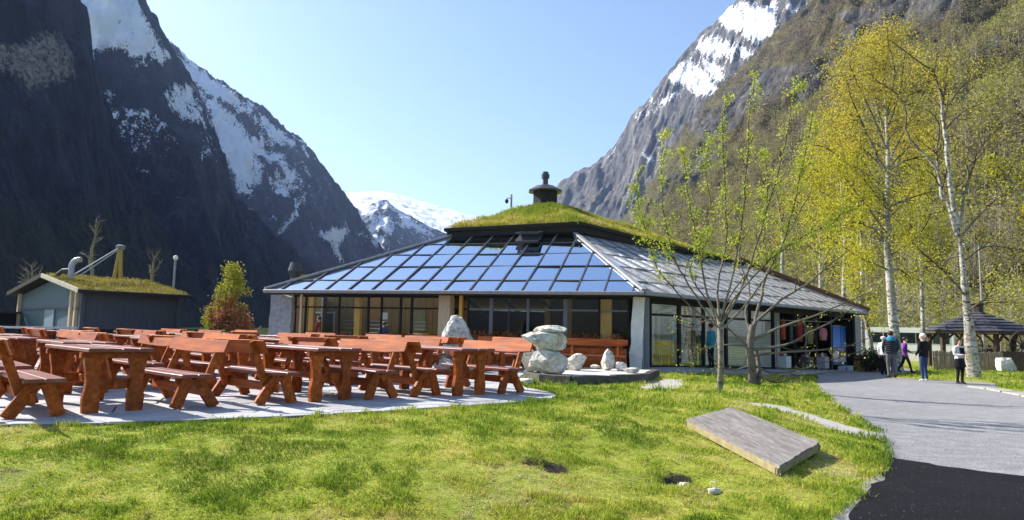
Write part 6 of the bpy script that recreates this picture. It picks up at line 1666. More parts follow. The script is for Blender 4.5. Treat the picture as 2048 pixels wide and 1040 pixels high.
def bushsel(red):
    def f(Q):
        px_, py_ = project(Q + np.array(b0)); n_ = fbm(Q[:, 0] * 1.5, Q[:, 1] * 1.5, Q[:, 2] * 1.5, 3, 8)
        isr = (py_ + (n_ - .5) * 190 > 588) & (px_ + (n_ - .5) * 110 > 415)
        return isr if red else ~isr
    return f
T.build('dense pointed shrub, yellow-green above and reddish below, right of the hut', 'shrub', b0, dark_bark, [(leafR, bushsel(True)), (leafB, bushsel(False))], .10, name='shrub', thin_r=(.01, .03), crown='foliage')
for seed, px, Y_, lab in ((61, 515, 36, 'low yellow-green bush between the pointed shrub and the cafe'), (62, 425, 31.5, 'small yellow-green weeds along the wire fence')):
    Y0 = Y_; b0 = at(px, 664, Y_); b0.z = -.5; T = Tree(seed)
    for k in range(12):
        pts, rad = T.poly([b0, b0 + Vector((T.r.uniform(-.5, .5), T.r.uniform(-.4, .4), .5)), b0 + Vector((T.r.uniform(-1.0, 1.0), T.r.uniform(-.6, .6), T.r.uniform(.6, 1.15)))], .02, .006, .01)
        T.kidsof(pts, rad, .6, 0, PBU, .1, 4)
    T.build(lab, 'bush', b0, dark_bark, leafB, .08, name='bush', thin_r=(.01, .03), crown='foliage')
PBR = dict(seg=[6, 5, 4], wig=[.12, .15, .18], up=[.08, .05, .03], num=[6, 5, 0], ratio=[.55, .5, .45], rr=[.6, .65, .7], ang=[38, 42, 45], nleaf=0, lspread=.1); PBR['from'] = [.2, .15, .1]
for seed, Y_, tr_, lab in ((71, 42, [(183, 640), (186, 560), (182, 520), (190, 470), (193, 440)], 'bare pale-twigged tree behind the hut roof, beside the derrick'), (72, 42, [(303, 640), (303, 575), (306, 540), (309, 515)], 'small bare pale tree behind the right end of the hut roof'), (73, 46, [(72, 640), (70, 590), (66, 560), (62, 530)], 'small bare reddish tree behind the left roof slope of the hut')):
    Y0 = Y_; T = Tree(seed); b0 = pt(*tr_[0]); b0.z = -.8
    pts, rad = T.poly([b0] + [pt(*q) for q in tr_[1:]], .15, .03, .03); T.kidsof(pts, rad, 2.3, 0, PBR, .3, 15)
    T.build(lab, 'tree', b0, grey_bark, leafY, .06, name='bare_tree', thin_r=(.005, .012))

# ================================================================== hillside woods
def clump(seed, kind):
    rg = np.random.default_rng(seed); V_, F_, v_ = [], [], []
    n_ = {'brush': 46, 'tree': 95, 'near': 230}[kind]
    for k in range(n_):
        if kind == 'brush':
            a_ = rg.uniform(0, 6.28); rr_ = rg.uniform(0, .55) ** .7; z = rg.uniform(.1, 1.0) * (1.05 - rr_ * .8); c_ = np.array([math.cos(a_) * rr_, math.sin(a_) * rr_, z]); s_ = rg.uniform(.05, .13)
        else:
            z = rg.uniform(.3, 1.0); rr_ = .26 * math.sqrt(max(0, 1 - ((z - .62) / .42) ** 2)) * rg.uniform(.2, 1.1); a_ = rg.uniform(0, 6.28); c_ = np.array([math.cos(a_) * rr_, math.sin(a_) * rr_, z]); s_ = rg.uniform(.02, .045) if kind == 'tree' else rg.uniform(.010, .021)
        d1 = rg.normal(size=3); d1 /= np.linalg.norm(d1); d2 = np.cross(d1, rg.normal(size=3)); d2 /= np.linalg.norm(d2)
        b_ = len(V_); V_ += [c_ + d1 * s_, c_ - d1 * s_ * .6 + d2 * s_ * .7, c_ - d1 * s_ * .6 - d2 * s_ * .7]; F_.append((b_, b_ + 1, b_ + 2)); v_ += [rg.uniform(.25, 1.0)] * 3
    nt_ = {'brush': 5, 'tree': 9, 'near': 18}[kind]
    for k in range(nt_):                           # bare trunks and branches, thin slivers with three sides
        if kind == 'brush': p0 = np.array([rg.uniform(-.2, .2), rg.uniform(-.2, .2), 0]); p1 = p0 + np.array([rg.uniform(-.3, .3), rg.uniform(-.3, .3), rg.uniform(.5, .95)]); w_ = .010
        elif k == 0: p0 = np.zeros(3); p1 = np.array([rg.uniform(-.05, .05), rg.uniform(-.05, .05), .95]); w_ = .011 if kind == 'tree' else .009
        else:
            z = rg.uniform(.25, .75); p0 = np.array([0, 0, z]); a_ = rg.uniform(0, 6.28); p1 = p0 + np.array([math.cos(a_) * .2, math.sin(a_) * .2, rg.uniform(.08, .3)]); w_ = .005
        b_ = len(V_)
        for q in range(3): V_.append(p0 + np.array([math.cos(q * 2.09) * w_, math.sin(q * 2.09) * w_, 0]))
        V_.append(p1); F_ += [(b_, b_ + 1, b_ + 3), (b_ + 1, b_ + 2, b_ + 3), (b_ + 2, b_, b_ + 3)]; v_ += [-1.0 + 0.0] * 4
    return np.array(V_), np.array(F_), np.array(v_)
def wood(name, label, pts, hts, hue, kinds, seed, cat='woods'):
    rg = np.random.default_rng(seed); cl = [clump(seed * 10 + k, kinds) for k in range(6)]
    VV, FF, AA, HH = [], [], [], []; nb = 0
    pick = rg.integers(0, 6, len(pts))
    for k in range(6):
        I = np.where(pick == k)[0]
        if len(I) == 0: continue
        V_, F_, v_ = cl[k]; a_ = rg.uniform(0, 6.28, len(I)); c_, s_ = np.cos(a_), np.sin(a_)
        wd = rg.uniform(.8, 1.3, len(I))
        X = (V_[None, :, 0] * c_[:, None] - V_[None, :, 1] * s_[:, None]) * (hts[I] * wd)[:, None] + pts[I, 0][:, None]
        Y = (V_[None, :, 0] * s_[:, None] + V_[None, :, 1] * c_[:, None]) * (hts[I] * wd)[:, None] + pts[I, 1][:, None]
        Z = V_[None, :, 2] * hts[I][:, None] + pts[I, 2][:, None]
        VV.append(np.stack([X, Y, Z], 2).reshape(-1, 3)); n_ = len(V_)
        FF.append((F_[None] + (np.arange(len(I)) * n_)[:, None, None] + nb).reshape(-1, 3)); nb += n_ * len(I)
        AA.append(np.tile(v_, len(I))); HH.append(np.repeat(hue[I], n_))
    me = mesh_np(name, np.concatenate(VV), np.concatenate(FF), wood_mat, False, {'v': np.concatenate(AA), 'hue': np.concatenate(HH)})
    return tag(put(name, me), label, cat, None, 'stuff')
m, t, out = new_mat('hillside_foliage')
av = N(t, 'ShaderNodeAttribute', attribute_name='v'); ah = N(t, 'ShaderNodeAttribute', attribute_name='hue')
c = ramp(t, ah.outputs['Fac'], [(0, (.19, .155, .11)), (.3, (.235, .195, .11)), (.55, (.30, .275, .085)), (.8, (.34, .345, .06)), (1, (.23, .32, .05))])
c = mixc(t, .55, c, ramp(t, av.outputs['Fac'], [(.2, (.5, .5, .5)), (1, (1, 1, 1))]), 'MULTIPLY')
gt = N(t, 'ShaderNodeMath', operation='LESS_THAN'); gt.inputs[1].default_value = -.5; t.links.new(av.outputs['Fac'], gt.inputs[0])
c = mixc(t, gt.outputs[0], c, (.27, .25, .21))
bb_ = bsdf(t, out, c, .9, .05); tr_ = t.nodes.new('ShaderNodeBsdfTranslucent'); t.links.new(c, tr_.inputs[0])
mx = t.nodes.new('ShaderNodeMixShader'); mx.inputs[0].default_value = .3; t.links.new(bb_.outputs[0], mx.inputs[1]); t.links.new(tr_.outputs[0], mx.inputs[2]); t.links.new(mx.outputs[0], out.inputs[0]); wood_mat = m
Hn = HG.shape
def hill_pts(n_, vmax, seed, vmin=0.0):
    rg = np.random.default_rng(seed); out_ = []
    u = rg.uniform(0, Hn[0] - 1.001, n_ * 4); v = (vmin + (vmax - vmin) * rg.uniform(0, 1, n_ * 4)) * (Hn[1] - 11)
    i, j = u.astype(int), v.astype(int); fu_, fv_ = (u - i)[:, None], (v - j)[:, None]
    P_ = (HG[i, j] * (1 - fu_) + HG[i + 1, j] * fu_) * (1 - fv_) + (HG[i, j + 1] * (1 - fu_) + HG[i + 1, j + 1] * fu_) * fv_
    px, py = project(P_); ok = (px > 1040) & (px < 2330) & (py > -140) & (py < 720)
    return P_[ok][:n_], px[ok][:n_], py[ok][:n_], rg
P_, px, py, rg = hill_pts(7200, 1.0, 5, .0)
dst = np.hypot(P_[:, 0], P_[:, 1])
rk_ = r1p(px, py, P_, np.zeros(len(P_)), fbm(P_[:, 0] * .036, P_[:, 1] * .036, P_[:, 2] * .036, 5, 72))
ok = (rg.uniform(0, 1, len(P_)) > rk_ * .95)
nz = fbm(P_[:, 0] * .012, P_[:, 1] * .012, P_[:, 2] * .02, 4, 91)
hue = np.clip(.06 + .66 * smooth(150, 500, py + (nz - .5) * 260) + (nz - .5) * .5 + rg.normal(0, .10, len(P_)), 0, 1)
wood('hillside_brush', 'dense leafless and budding brush covering the sunlit hillside', P_[ok], (4.2 * rg.uniform(.6, 1.3, len(P_)) * np.clip(dst / 300, .75, 1.35))[ok], hue[ok], 'brush', 3)
P_, px, py, rg = hill_pts(2800, .34, 6)
nz = fbm(P_[:, 0] * .02, P_[:, 1] * .02, P_[:, 2] * .02, 4, 93)
hue = np.clip(.56 + (nz - .5) * .9 + rg.normal(0, .12, len(P_)), 0.1, 1)
nr_ = np.hypot(P_[:, 0], P_[:, 1]) < 150; hts_ = 8.0 * rg.uniform(.6, 1.35, len(P_))
wood('hillside_woods', 'young yellow-green woods with pale trunks up the foot of the hillside', P_[~nr_], hts_[~nr_], hue[~nr_], 'tree', 4)
wood('slope_woods', 'nearest young woods with bare pale trunks where the slope begins', P_[nr_], hts_[nr_], hue[nr_], 'near', 5)
# flat woods strip between pavilion and slope
rg = np.random.default_rng(12)
n_ = 420; x_ = rg.uniform(8, 75, n_); y_ = rg.uniform(62, 100, n_)
Pw = np.stack([x_, y_, gz0(x_, y_) - .2], 1)
wood('birch_woods', 'thicket of thin young birches behind the coach and pavilion', Pw, 6.5 * rg.uniform(.6, 1.5, n_), np.clip(rg.normal(.66, .16, n_), 0, 1), 'near', 7)

# ================================================================== grass
gm, t, out = new_mat('grass_blades')
av = N(t, 'ShaderNodeAttribute', attribute_name='v'); ah = N(t, 'ShaderNodeAttribute', attribute_name='tip')
c = ramp(t, av.outputs['Fac'], [(0, (.13, .21, .016)), (.28, (.27, .37, .03)), (.5, (.42, .47, .055)), (.7, (.55, .46, .10)), (1, (.66, .55, .32))])
c = mixc(t, ah.outputs['Fac'], mixc(t, 1.0, c, (.62, .66, .6), 'MULTIPLY'), c)
bb_ = bsdf(t, out, c, .65, .2); tr_ = t.nodes.new('ShaderNodeBsdfTranslucent'); t.links.new(c, tr_.inputs[0])
mx = t.nodes.new('ShaderNodeMixShader'); mx.inputs[0].default_value = .35; t.links.new(bb_.outputs[0], mx.inputs[1]); t.links.new(tr_.outputs[0], mx.inputs[2]); t.links.new(mx.outputs[0], out.inputs[0])
def grass_variant(name, stops):
    g_ = gm.copy(); g_.name = name
    r_ = [n for n in g_.node_tree.nodes if n.type == 'VALTORGB'][0].color_ramp
    for e_, (p_, c_) in zip(r_.elements, stops): e_.position = p_; e_.color = (*c_, 1)
    return g_
cap_gm = grass_variant('cap_grass_blades', [(0, (.14, .20, .018)), (.3, (.26, .33, .03)), (.52, (.38, .40, .05)), (.72, (.50, .42, .08)), (1, (.6, .5, .2))])
hut_gm = grass_variant('mossy_olive_blades', [(0, (.09, .085, .018)), (.3, (.17, .15, .025)), (.52, (.25, .21, .035)), (.72, (.32, .26, .05)), (1, (.4, .33, .1))])
def blades(name, P_, h_, w_, v_, rg, label, parent=None, mat=None):
    n_ = len(P_); a_ = rg.uniform(0, 2 * np.pi, n_); d_ = np.stack([np.cos(a_), np.sin(a_), np.zeros(n_)], 1)
    ln = rg.uniform(.1, .9, n_)[:, None]; a2 = rg.uniform(0, 2 * np.pi, n_); l_ = np.stack([np.cos(a2), np.sin(a2), np.zeros(n_)], 1) * ln
    h_ = h_[:, None]; w_ = w_[:, None]
    tip = P_ + (np.array([0, 0, 1.0]) + l_) * h_ / np.sqrt(1 + ln ** 2); md = P_ + (np.array([0, 0, 1.0]) + l_ * .45) * h_ * .55
    V_ = np.stack([P_, md + d_ * w_ * .5, tip, md - d_ * w_ * .5], 1).reshape(-1, 3)
    me = mesh_np(name, V_, np.arange(n_ * 4).reshape(-1, 4), mat or gm, False, {'v': np.repeat(v_, 4), 'tip': np.tile([0, .6, 1, .6], n_)})
    o = put(name, me, parent); return tag(o, label, 'grass' if parent is None else None, None, 'stuff')
rg = np.random.default_rng(21)
n_ = 900000
y_ = 5.0 + (rg.uniform(0, 1, n_) ** 2.2) * 25; x_ = rg.uniform(-1, 1, n_) * (y_ * .80 + .6)
dr = road_in(x_, y_); dt = sdist(x_, y_, TERR); 
keep = (dr < -.02 + rg.exponential(.03, n_)) & (dt < .02) & (sdist(x_, y_, WALK) < 0) & (sdist(x_, y_, PLAT) < .02)
dkp = [(p.x, p.y) for p in (Nn, Rr, Ff, Ll)]
keep &= ~inpoly(x_, y_, dkp)
keep &= (y_ < 28.5)
stp = np.maximum(smooth(-.12, .1, sdist(x_, y_, STRIP)), .85 * smooth(-.3, .15, sdist(x_, y_, PALE)))
nA = fbm(x_ * .75, y_ * .75, 0 * x_, 4, 33); nB = fbm(x_ * 3.2, y_ * 3.2, 0 * x_, 4, 35); nC = fbm(x_ * .33 + 5, y_ * .33, 0 * x_, 3, 37)
sl = np.zeros(n_)
for hx, hy, hr_, hd_ in HOLES: sl = np.maximum(sl, 1.35 * np.exp(-(((x_ - hx) / (hr_ * .95)) ** 2 + ((y_ - hy - .25 * hr_) / (hr_ * .7)) ** 2)) * min(1.1, hd_ / .08) * (.45 + 1.1 * nB))
for sx_, sy_, sr_ in [(-4.6, 6.3, 0.5), (-3.9, 5.7, .35), (0.5, 6.1, .3), (1.2, 5.6, .45), (2.2, 5.6, .35), (-1.5, 5.7, .3)]: sl = np.maximum(sl, .6 * np.exp(-(((x_ - sx_) / sr_) ** 2 + ((y_ - sy_) / (sr_ * .6)) ** 2)))
keep &= rg.uniform(0, 1, n_) > np.clip(np.maximum(stp * 1.02, sl * .97), 0, 1)
bare_n = smooth(.56, .70, nB) * .45
keep &= rg.uniform(0, 1, n_) > bare_n
I = np.where(keep)[0][:310000]
x_, y_, nA, nB, nC, dt, dr = x_[I], y_[I], nA[I], nB[I], nC[I], dt[I], dr[I]
z_ = ground_z(x_, y_)
edgeg = np.maximum(smooth(-.7, -.05, dt), smooth(-.5, 0, dr))
v_ = np.clip(.48 + (nA - .5) * 1.5 + (nC - .5) * .8 + (nB - .5) * 1.3 + rg.normal(0, .15, len(I)) - .12 * edgeg, 0, 1)
sc_ = np.clip(y_ / 8.5, .8, 2.4)
h_ = (.022 + .030 * smooth(.42, .75, 1 - nB) + .05 * smooth(.62, .74, fbm(x_ * 5.5, y_ * 5.5, 0 * x_, 3, 44)) + .012 * edgeg) * rg.uniform(.55, 1.5, len(I)) * (1 - .35 * smooth(.5, .8, v_)) * np.clip(sc_, .9, 1.4)
blades('grass', np.stack([x_, y_, z_ - .006], 1), h_, .0085 * sc_ * rg.uniform(.6, 1.5, len(I)), v_, rg, 'patchy spring lawn of green and straw-yellow grass')
# verge at the right and grass on both turf roofs
n_ = 26000; x_ = rg.uniform(15, 40, n_); y_ = rg.uniform(20, 46, n_)
k_ = (road_in(x_, y_) < 0) & (x_ / y_ < .86) & (x_ > road_l(y_) + 1)
x_, y_ = x_[k_], y_[k_]
blades('grass', np.stack([x_, y_, ground_z(x_, y_) - .01], 1), .10 * rg.uniform(.6, 1.5, len(x_)), .03 * rg.uniform(.7, 1.4, len(x_)), np.clip(.30 + rg.normal(0, .12, len(x_)) + (fbm(x_ * .6, y_ * .6, 0 * x_, 3, 5) - .5) * .6, 0, 1), rg, 'bright green grass verge before the pavilion fence')
def on_tris(tris, n_, rg):
    Tn = np.array([[p[:] for p in t_] for t_ in tris]); ar = np.linalg.norm(np.cross(Tn[:, 1] - Tn[:, 0], Tn[:, 2] - Tn[:, 0]), axis=1)
    k = rg.choice(len(Tn), n_, p=ar / ar.sum()); a_, b_ = rg.uniform(0, 1, n_), rg.uniform(0, 1, n_); s_ = a_ + b_ > 1; a_[s_], b_[s_] = 1 - a_[s_], 1 - b_[s_]
    return Tn[k, 0] + (Tn[k, 1] - Tn[k, 0]) * a_[:, None] + (Tn[k, 2] - Tn[k, 0]) * b_[:, None]
Pc = on_tris(CAPF, 30000, rg); nn_ = fbm(Pc[:, 0] * .8, Pc[:, 1] * .8, Pc[:, 2], 4, 3)
blades('turf_grass', Pc, .16 * rg.uniform(.5, 1.5, len(Pc)), .03 * rg.uniform(.7, 1.4, len(Pc)), np.clip(.52 + (nn_ - .5) * 1.5 + rg.normal(0, .1, len(Pc)) - .16 * smooth(5.8, 7.2, Pc[:, 2]), 0, 1), rg, None, cap, cap_gm)
Pc = on_tris(HUTF, 5000, rg); nn_ = fbm(Pc[:, 0], Pc[:, 1], Pc[:, 2], 4, 3)
o = blades('turf_grass', Pc - np.array(H0), .10 * rg.uniform(.4, 1.5, len(Pc)), .03 * rg.uniform(.7, 1.4, len(Pc)), np.clip(.5 + (nn_ - .5) * 1.6 + rg.normal(0, .1, len(Pc)), 0, 1), rg, None, hut, hut_gm)
# dark leafy plants in pots by the corner
p = at(1748, 742, 34); p.z = float(gz0(p.x, p.y)); T = Tree(77)
for k in range(16):
    q = p + Vector((T.r.uniform(-.45, .45), T.r.uniform(-.3, .3), 0)); pts, rad = T.poly([q, q + Vector((T.r.uniform(-.1, .1), 0, .35)), q + Vector((T.r.uniform(-.3, .3), T.r.uniform(-.2, .2), T.r.uniform(.5, .95)))], .02, .006)
    T.kidsof(pts, rad, .4, 0, PBU, .1, 3)
T.build('dark leafy potted shrubs beside the barrel at the cafe corner', 'shrub', p, dark_bark, attr_mat('dark_leaves', 'v', [(0, (.02, .025, .015)), (1, (.06, .065, .03))], .7, .2), .09, name='shrub', crown='foliage')

# ================================================================== people
skin = simple('skin', (.50, .30, .21), (.58, .36, .26), 6, .6, .3)
def cloth(name, c, rough=.9): return simple(name, c, tuple(x * .7 for x in c), 9, rough, .15, .4, .012, None, 3)
HAIRM = {}
def person(label, px, py, z, height, face, top, legs, shoes, hair, group=None, arms=None, stride=0.0, lean=0.0, skirt=None, bulk=1.0, loc=None, hairlong=False, bend=0.0, topz=.93):
    """face: direction (radians) the person looks to; arms: [(elbow, wrist)] for right and left in body space"""
    k = height / 1.75
    p = loc if loc is not None else atz(px, py, z)
    root = thing('person', label, 'person', p, face - math.pi / 2, group)
    arms = arms or [((.25, -.03, 1.13), (.27, .04, .88)), ((-.25, -.03, 1.13), (-.27, .04, .88))]
    V_ = []; E_ = []; Rd = []; bone = []
    def add(co, r_, par, b):
        y_, z_ = co[1], co[2]
        if z_ > .95 and (lean or bend):
            a_ = lean + bend; dz = z_ - .95; y_, z_ = y_ * math.cos(a_) + dz * math.sin(a_), .95 + dz * math.cos(a_) - y_ * math.sin(a_)
        V_.append(Vector((co[0], y_, z_)) * k); Rd.append((r_[0] * k, r_[1] * k) if isinstance(r_, tuple) else (r_ * k, r_ * k))
        if par is not None: E_.append((par, len(V_) - 1))
        bone.append(b); return len(V_) - 1
    pv = add((0, 0, .95), (.165 * bulk, .12 * bulk), None, 'legs')
    s1 = add((0, -.01, 1.08), (.160 * bulk, .115 * bulk), pv, 'top'); s2 = add((0, -.015, 1.24), (.175 * bulk, .12 * bulk), s1, 'top')
    s3 = add((0, -.015, 1.37), (.18 * bulk, .115 * bulk), s2, 'top'); nk = add((0, .0, 1.47), (.075, .07), s3, 'top')
    n2 = add((0, .01, 1.52), (.058, .06), nk, 'skin'); h1 = add((0, .02, 1.585), (.078, .09), n2, 'skin'); h2 = add((0, .018, 1.66), (.085, .102), h1, 'skin'); h3 = add((0, .01, 1.71), (.06, .075), h2, 'skin')
    nose = add((0, .125, 1.60), .016, h1, 'skin')
    hands = []
    for sgn, (el, wr) in zip((1, -1), arms):
        sh = add((.19 * sgn * bulk, -.01, 1.405), .07 * (1 + (bulk - 1) * .5), s3, 'top'); e = add(el, .053 * (1 + (bulk - 1) * .7), sh, 'top'); w_ = add(wr, .040, e, 'top')
        d_ = (Vector(wr) - Vector(el)).normalized(); pm = add(tuple(Vector(wr) + d_ * .075), (.04, .026), w_, 'skin'); hands.append((V_[w_].copy(), V_[pm].copy(), sgn))
    for sgn in (1, -1):
        st = stride * sgn
        hp_ = add((.095 * sgn, 0, .88), (.095 * bulk, .10 * bulk), pv, 'legs')
        kn = add((.105 * sgn, st * .5 + .02, .49), .066, hp_, 'legs'); an = add((.11 * sgn, st - .03 - (abs(stride) * .25 if st < 0 else 0), .10 + (abs(stride) * .12 if st < 0 else 0)), .045, kn, 'legs')
        zt = .045 + (abs(stride) * .02 if st < 0 else 0); to = add((.125 * sgn, st + .12, zt), (.04, .03), an, 'shoes')
        he = add((.11 * sgn, st - .06, zt + (abs(stride) * .10 if st < 0 else 0)), .034, an, 'shoes')
    me = bpy.data.meshes.new('body'); me.from_pydata([v[:] for v in V_], E_, [])
    o = bpy.data.objects.new('body', me); COL.objects.link(o)
    md = o.modifiers.new('s', 'SKIN'); md.use_smooth_shade = True
    for i, r_ in enumerate(Rd): me.skin_vertices[0].data[i].radius = r_
    me.skin_vertices[0].data[pv].use_root = True
    sb_ = o.modifiers.new('u', 'SUBSURF'); sb_.levels = 2; sb_.render_levels = 2
    dg = bpy.context.evaluated_depsgraph_get(); m2 = bpy.data.meshes.new_from_object(o.evaluated_get(dg)); bpy.data.objects.remove(o)
    b = MB()
    for wr, pm, sgn in hands:                      # five fingers closing from the palm
        d_ = (pm - wr).normalized(); sd_ = d_.cross(Vector((0, 1, 0.2))).normalized(); nrm = sd_.cross(d_)
        for q, (off, ln) in enumerate(((-.027, .062), (-.009, .075), (.010, .07), (.027, .055))):
            a_ = pm + sd_ * off * k; m_ = a_ + (d_ * .62 + nrm * .18) * ln * k; c_ = m_ + (d_ * .35 + nrm * .45) * ln * .7 * k
            b.tube([a_, m_, c_], [.009 * k, .0085 * k, .006 * k], 5)
        a_ = wr.lerp(pm, .5); b.tube([a_, a_ + (d_ * .3 + sd_ * sgn * .8) * .05 * k, a_ + (d_ * .8 + sd_ * sgn * .9) * .07 * k], [.011 * k, .010 * k, .007 * k], 5)
    bm = bmesh.new(); bm.from_mesh(m2); nbody = len(bm.faces)
    vs = [bm.verts.new(v) for v in b.v]
    for f in b.f: bm.faces.new([vs[i] for i in f])
    for sgn in (1, -1):                            # ears
        c_ = V_[h1].lerp(V_[h2], .4) + Vector((.082 * sgn * k, -.005, 0))
        bmesh.ops.create_icosphere(bm, subdivisions=1, radius=.024 * k, matrix=Matrix.Translation(c_))
    segs = [(V_[a_], V_[c_], bone[c_]) for a_, c_ in E_]
    mats = {'top': 0, 'legs': 1, 'skin': 2, 'shoes': 3}
    bm.faces.ensure_lookup_table()
    for i, f in enumerate(bm.faces):
        f.smooth = True
        if i >= nbody: f.material_index = 2; continue
        c_ = f.calc_center_median(); best = None
        for a_, e_, bn in segs:
            ab = e_ - a_; t_ = max(0, min(1, (c_ - a_).dot(ab) / (ab.length_squared + 1e-9))); d_ = (c_ - a_ - ab * t_).length
            if best is None or d_ < best[0]: best = (d_, bn)
        bn = best[1]
        if bn == 'legs' and c_.z > topz * k: bn = 'top'
        if bn == 'top' and c_.z < topz * k and abs(c_.x) < .2 * k: bn = 'legs'
        f.material_index = mats[bn]
    m3 = bpy.data.meshes.new('body'); bm.to_mesh(m3); bm.free()
    for mt_ in (top, legs, skin, shoes): m3.materials.append(mt_)
    put('body', m3, root)
    # hair: cap over the back and top of the head
    bm = bmesh.new(); bmesh.ops.create_icosphere(bm, subdivisions=3, radius=1)
    hc = V_[h2]
    for v in bm.verts:
        c_ = v.co; s_ = 1 + .06 * (float(vnoise(c_.x * 4, c_.y * 4, c_.z * 4, 3)) - .5)
        zz = c_.z if c_.z > -.2 or c_.y < -.1 else -.2 + (c_.z + .2) * .15
        yy = c_.y if not (c_.y > .35 and c_.z < .45) else .35
        ln = 2.6 if (hairlong and c_.z < -.1 and c_.y < .25) else 1.0
        v.co = hc + Vector((c_.x * .104 * s_, yy * .120 * s_ - .014, zz * ln * .098 * s_ + .012)) * k
    me = bpy.data.meshes.new('hair'); bm.to_mesh(me); bm.free(); me.materials.append(hair); me.polygons.foreach_set('use_smooth', [True] * len(me.polygons)); put('hair', me, root)
    eb = MB()
    for sgn in (1, -1): eb.lathe([(.002, -.009 * k), (.009 * k, -.004 * k), (.010 * k, .003 * k), (.002, .009 * k)], 8, V_[h1].lerp(V_[h2], .55) + Vector((.033 * sgn, .088, 0)) * k)
    eb.build('eyes', black_wood, root)
    if skirt is not None:
        b = MB(); rings = []
        for z_, r_ in ((1.0, .165), (.9, .195), (.78, .22), (.66, .25)): rings.append((z_, r_))
        n_ = 20; Vv = []
        for z_, r_ in rings:
            for j in range(n_): a_ = 2 * math.pi * j / n_; w_ = r_ * (1 + .05 * math.cos(5 * a_) * (1.0 - z_)); Vv.append((math.cos(a_) * w_ * k, math.sin(a_) * w_ * .78 * k, z_ * k))
        b.add(Vv, [(i * n_ + j, (i + 1) * n_ + j, (i + 1) * n_ + (j + 1) % n_, i * n_ + (j + 1) % n_) for i in range(3) for j in range(n_)]); b.build('skirt', skirt, root, True)
    return root, V_, k
white_hair = simple('white_hair', (.62, .58, .52), (.72, .69, .64), 20, .8, .2); dark_hair = simple('dark_hair', (.018, .012, .010), (.04, .028, .02), 20, .6, .3); brown_hair = simple('brown_hair', (.10, .06, .03), (.16, .10, .05), 20, .7, .3)
black_j = cloth('black_jacket', (.012, .012, .014)); jeans = cloth('blue_jeans', (.035, .06, .14)); white_s = cloth('white_shoes', (.65, .64, .62)); dark_s = cloth('dark_shoes', (.025, .022, .02))
grey_v = cloth('dark_grey_quilted_vest', (.055, .058, .07)); grey_t = cloth('grey_trousers', (.14, .13, .145)); purple = cloth('purple_jacket', (.17, .035, .30)); black_t = cloth('black_trousers', (.016, .016, .019))
white_t = cloth('white_top', (.66, .65, .66)); maroon = cloth('maroon_trousers', (.12, .02, .035)); teal = cloth('teal_jacket', (.03, .22, .28)); blue_c = cloth('blue_hood', (.03, .25, .42)); red_c = cloth('red_jacket', (.35, .02, .02)); blue_in = cloth('blue_top', (.10, .12, .45))
GP = 'people standing on the road'
ZR_ = -.41
o, V_, k = person('man in black jacket, blue jeans and white shoes standing with hands in front', 1849, 764, ZR_, 1.78, R(118), black_j, jeans, white_s, white_hair, GP, [((.27, .0, 1.14), (.17, .17, .98)), ((-.27, .0, 1.14), (-.17, .17, .98))], bulk=1.12, topz=.90)
o, V_, k = person('man in dark grey quilted vest with blue collar seen from behind', 1784, 757, ZR_, 1.86, R(80), grey_v, grey_t, dark_s, dark_hair, GP, [((.27, .02, 1.14), (.22, .16, .97)), ((-.27, .02, 1.14), (-.2, .17, .97))], bulk=1.12, topz=.90)
b = MB(); n_ = 14
prof = [(.19, 1.40), (.175, 1.46), (.135, 1.52), (.10, 1.55)]
Vv = [(math.cos(2 * math.pi * j / n_) * r_ * k, (math.sin(2 * math.pi * j / n_) * r_ * .78 - .02) * k, z_ * k) for r_, z_ in prof for j in range(n_)]
b.add(Vv, [(i * n_ + j, i * n_ + (j + 1) % n_, (i + 1) * n_ + (j + 1) % n_, (i + 1) * n_ + j) for i in range(3) for j in range(n_)]); b.build('hood', blue_c, o, True)
b = MB()
for i in range(6):
    z_ = .98 + i * .075; rx, ry = (.178 + .012 * math.sin(i * .6)) * 1.12, .128 * 1.12
    b.tube([Vector((math.cos(2 * math.pi * j / 20) * rx * k, (math.sin(2 * math.pi * j / 20) * ry - .012) * k, z_ * k)) for j in range(21)], .022 * k, 6, False)
b.build('quilting', grey_v, o, True)
person('white-haired person in a white jacket half hidden behind the vested man', 1769, 751, ZR_ - .01, 1.66, R(20), white_t, black_t, dark_s, white_hair, GP)
person('woman in a purple jacket and black trousers striding to the right', 1812, 747, ZR_ - .02, 1.66, R(-20), purple, black_t, dark_s, dark_hair, GP, [((.25, -.14, 1.14), (.24, .02, .95)), ((-.25, .1, 1.14), (-.22, .28, 1.02))], stride=.26, topz=.86)
o, V_, k = person('dark-haired woman in white top, black skirt and leggings looking at her hands', 1921, 769, ZR_, 1.62, R(-75), white_t, black_t, dark_s, dark_hair, GP, [((.26, .02, 1.13), (.10, .22, 1.12)), ((-.26, .02, 1.13), (-.10, .22, 1.12))], skirt=black_j, hairlong=True, topz=.92)
b = MB(); b.beam((.05 * k, .12 * k, 1.40 * k), (.03 * k, .15 * k, 1.08 * k), .09 * k, .02 * k, (0, 1, 0)); b.beam((-.06 * k, .12 * k, 1.40 * k), (-.08 * k, .14 * k, 1.12 * k), .08 * k, .02 * k, (0, 1, 0)); b.build('scarf', black_j, o)
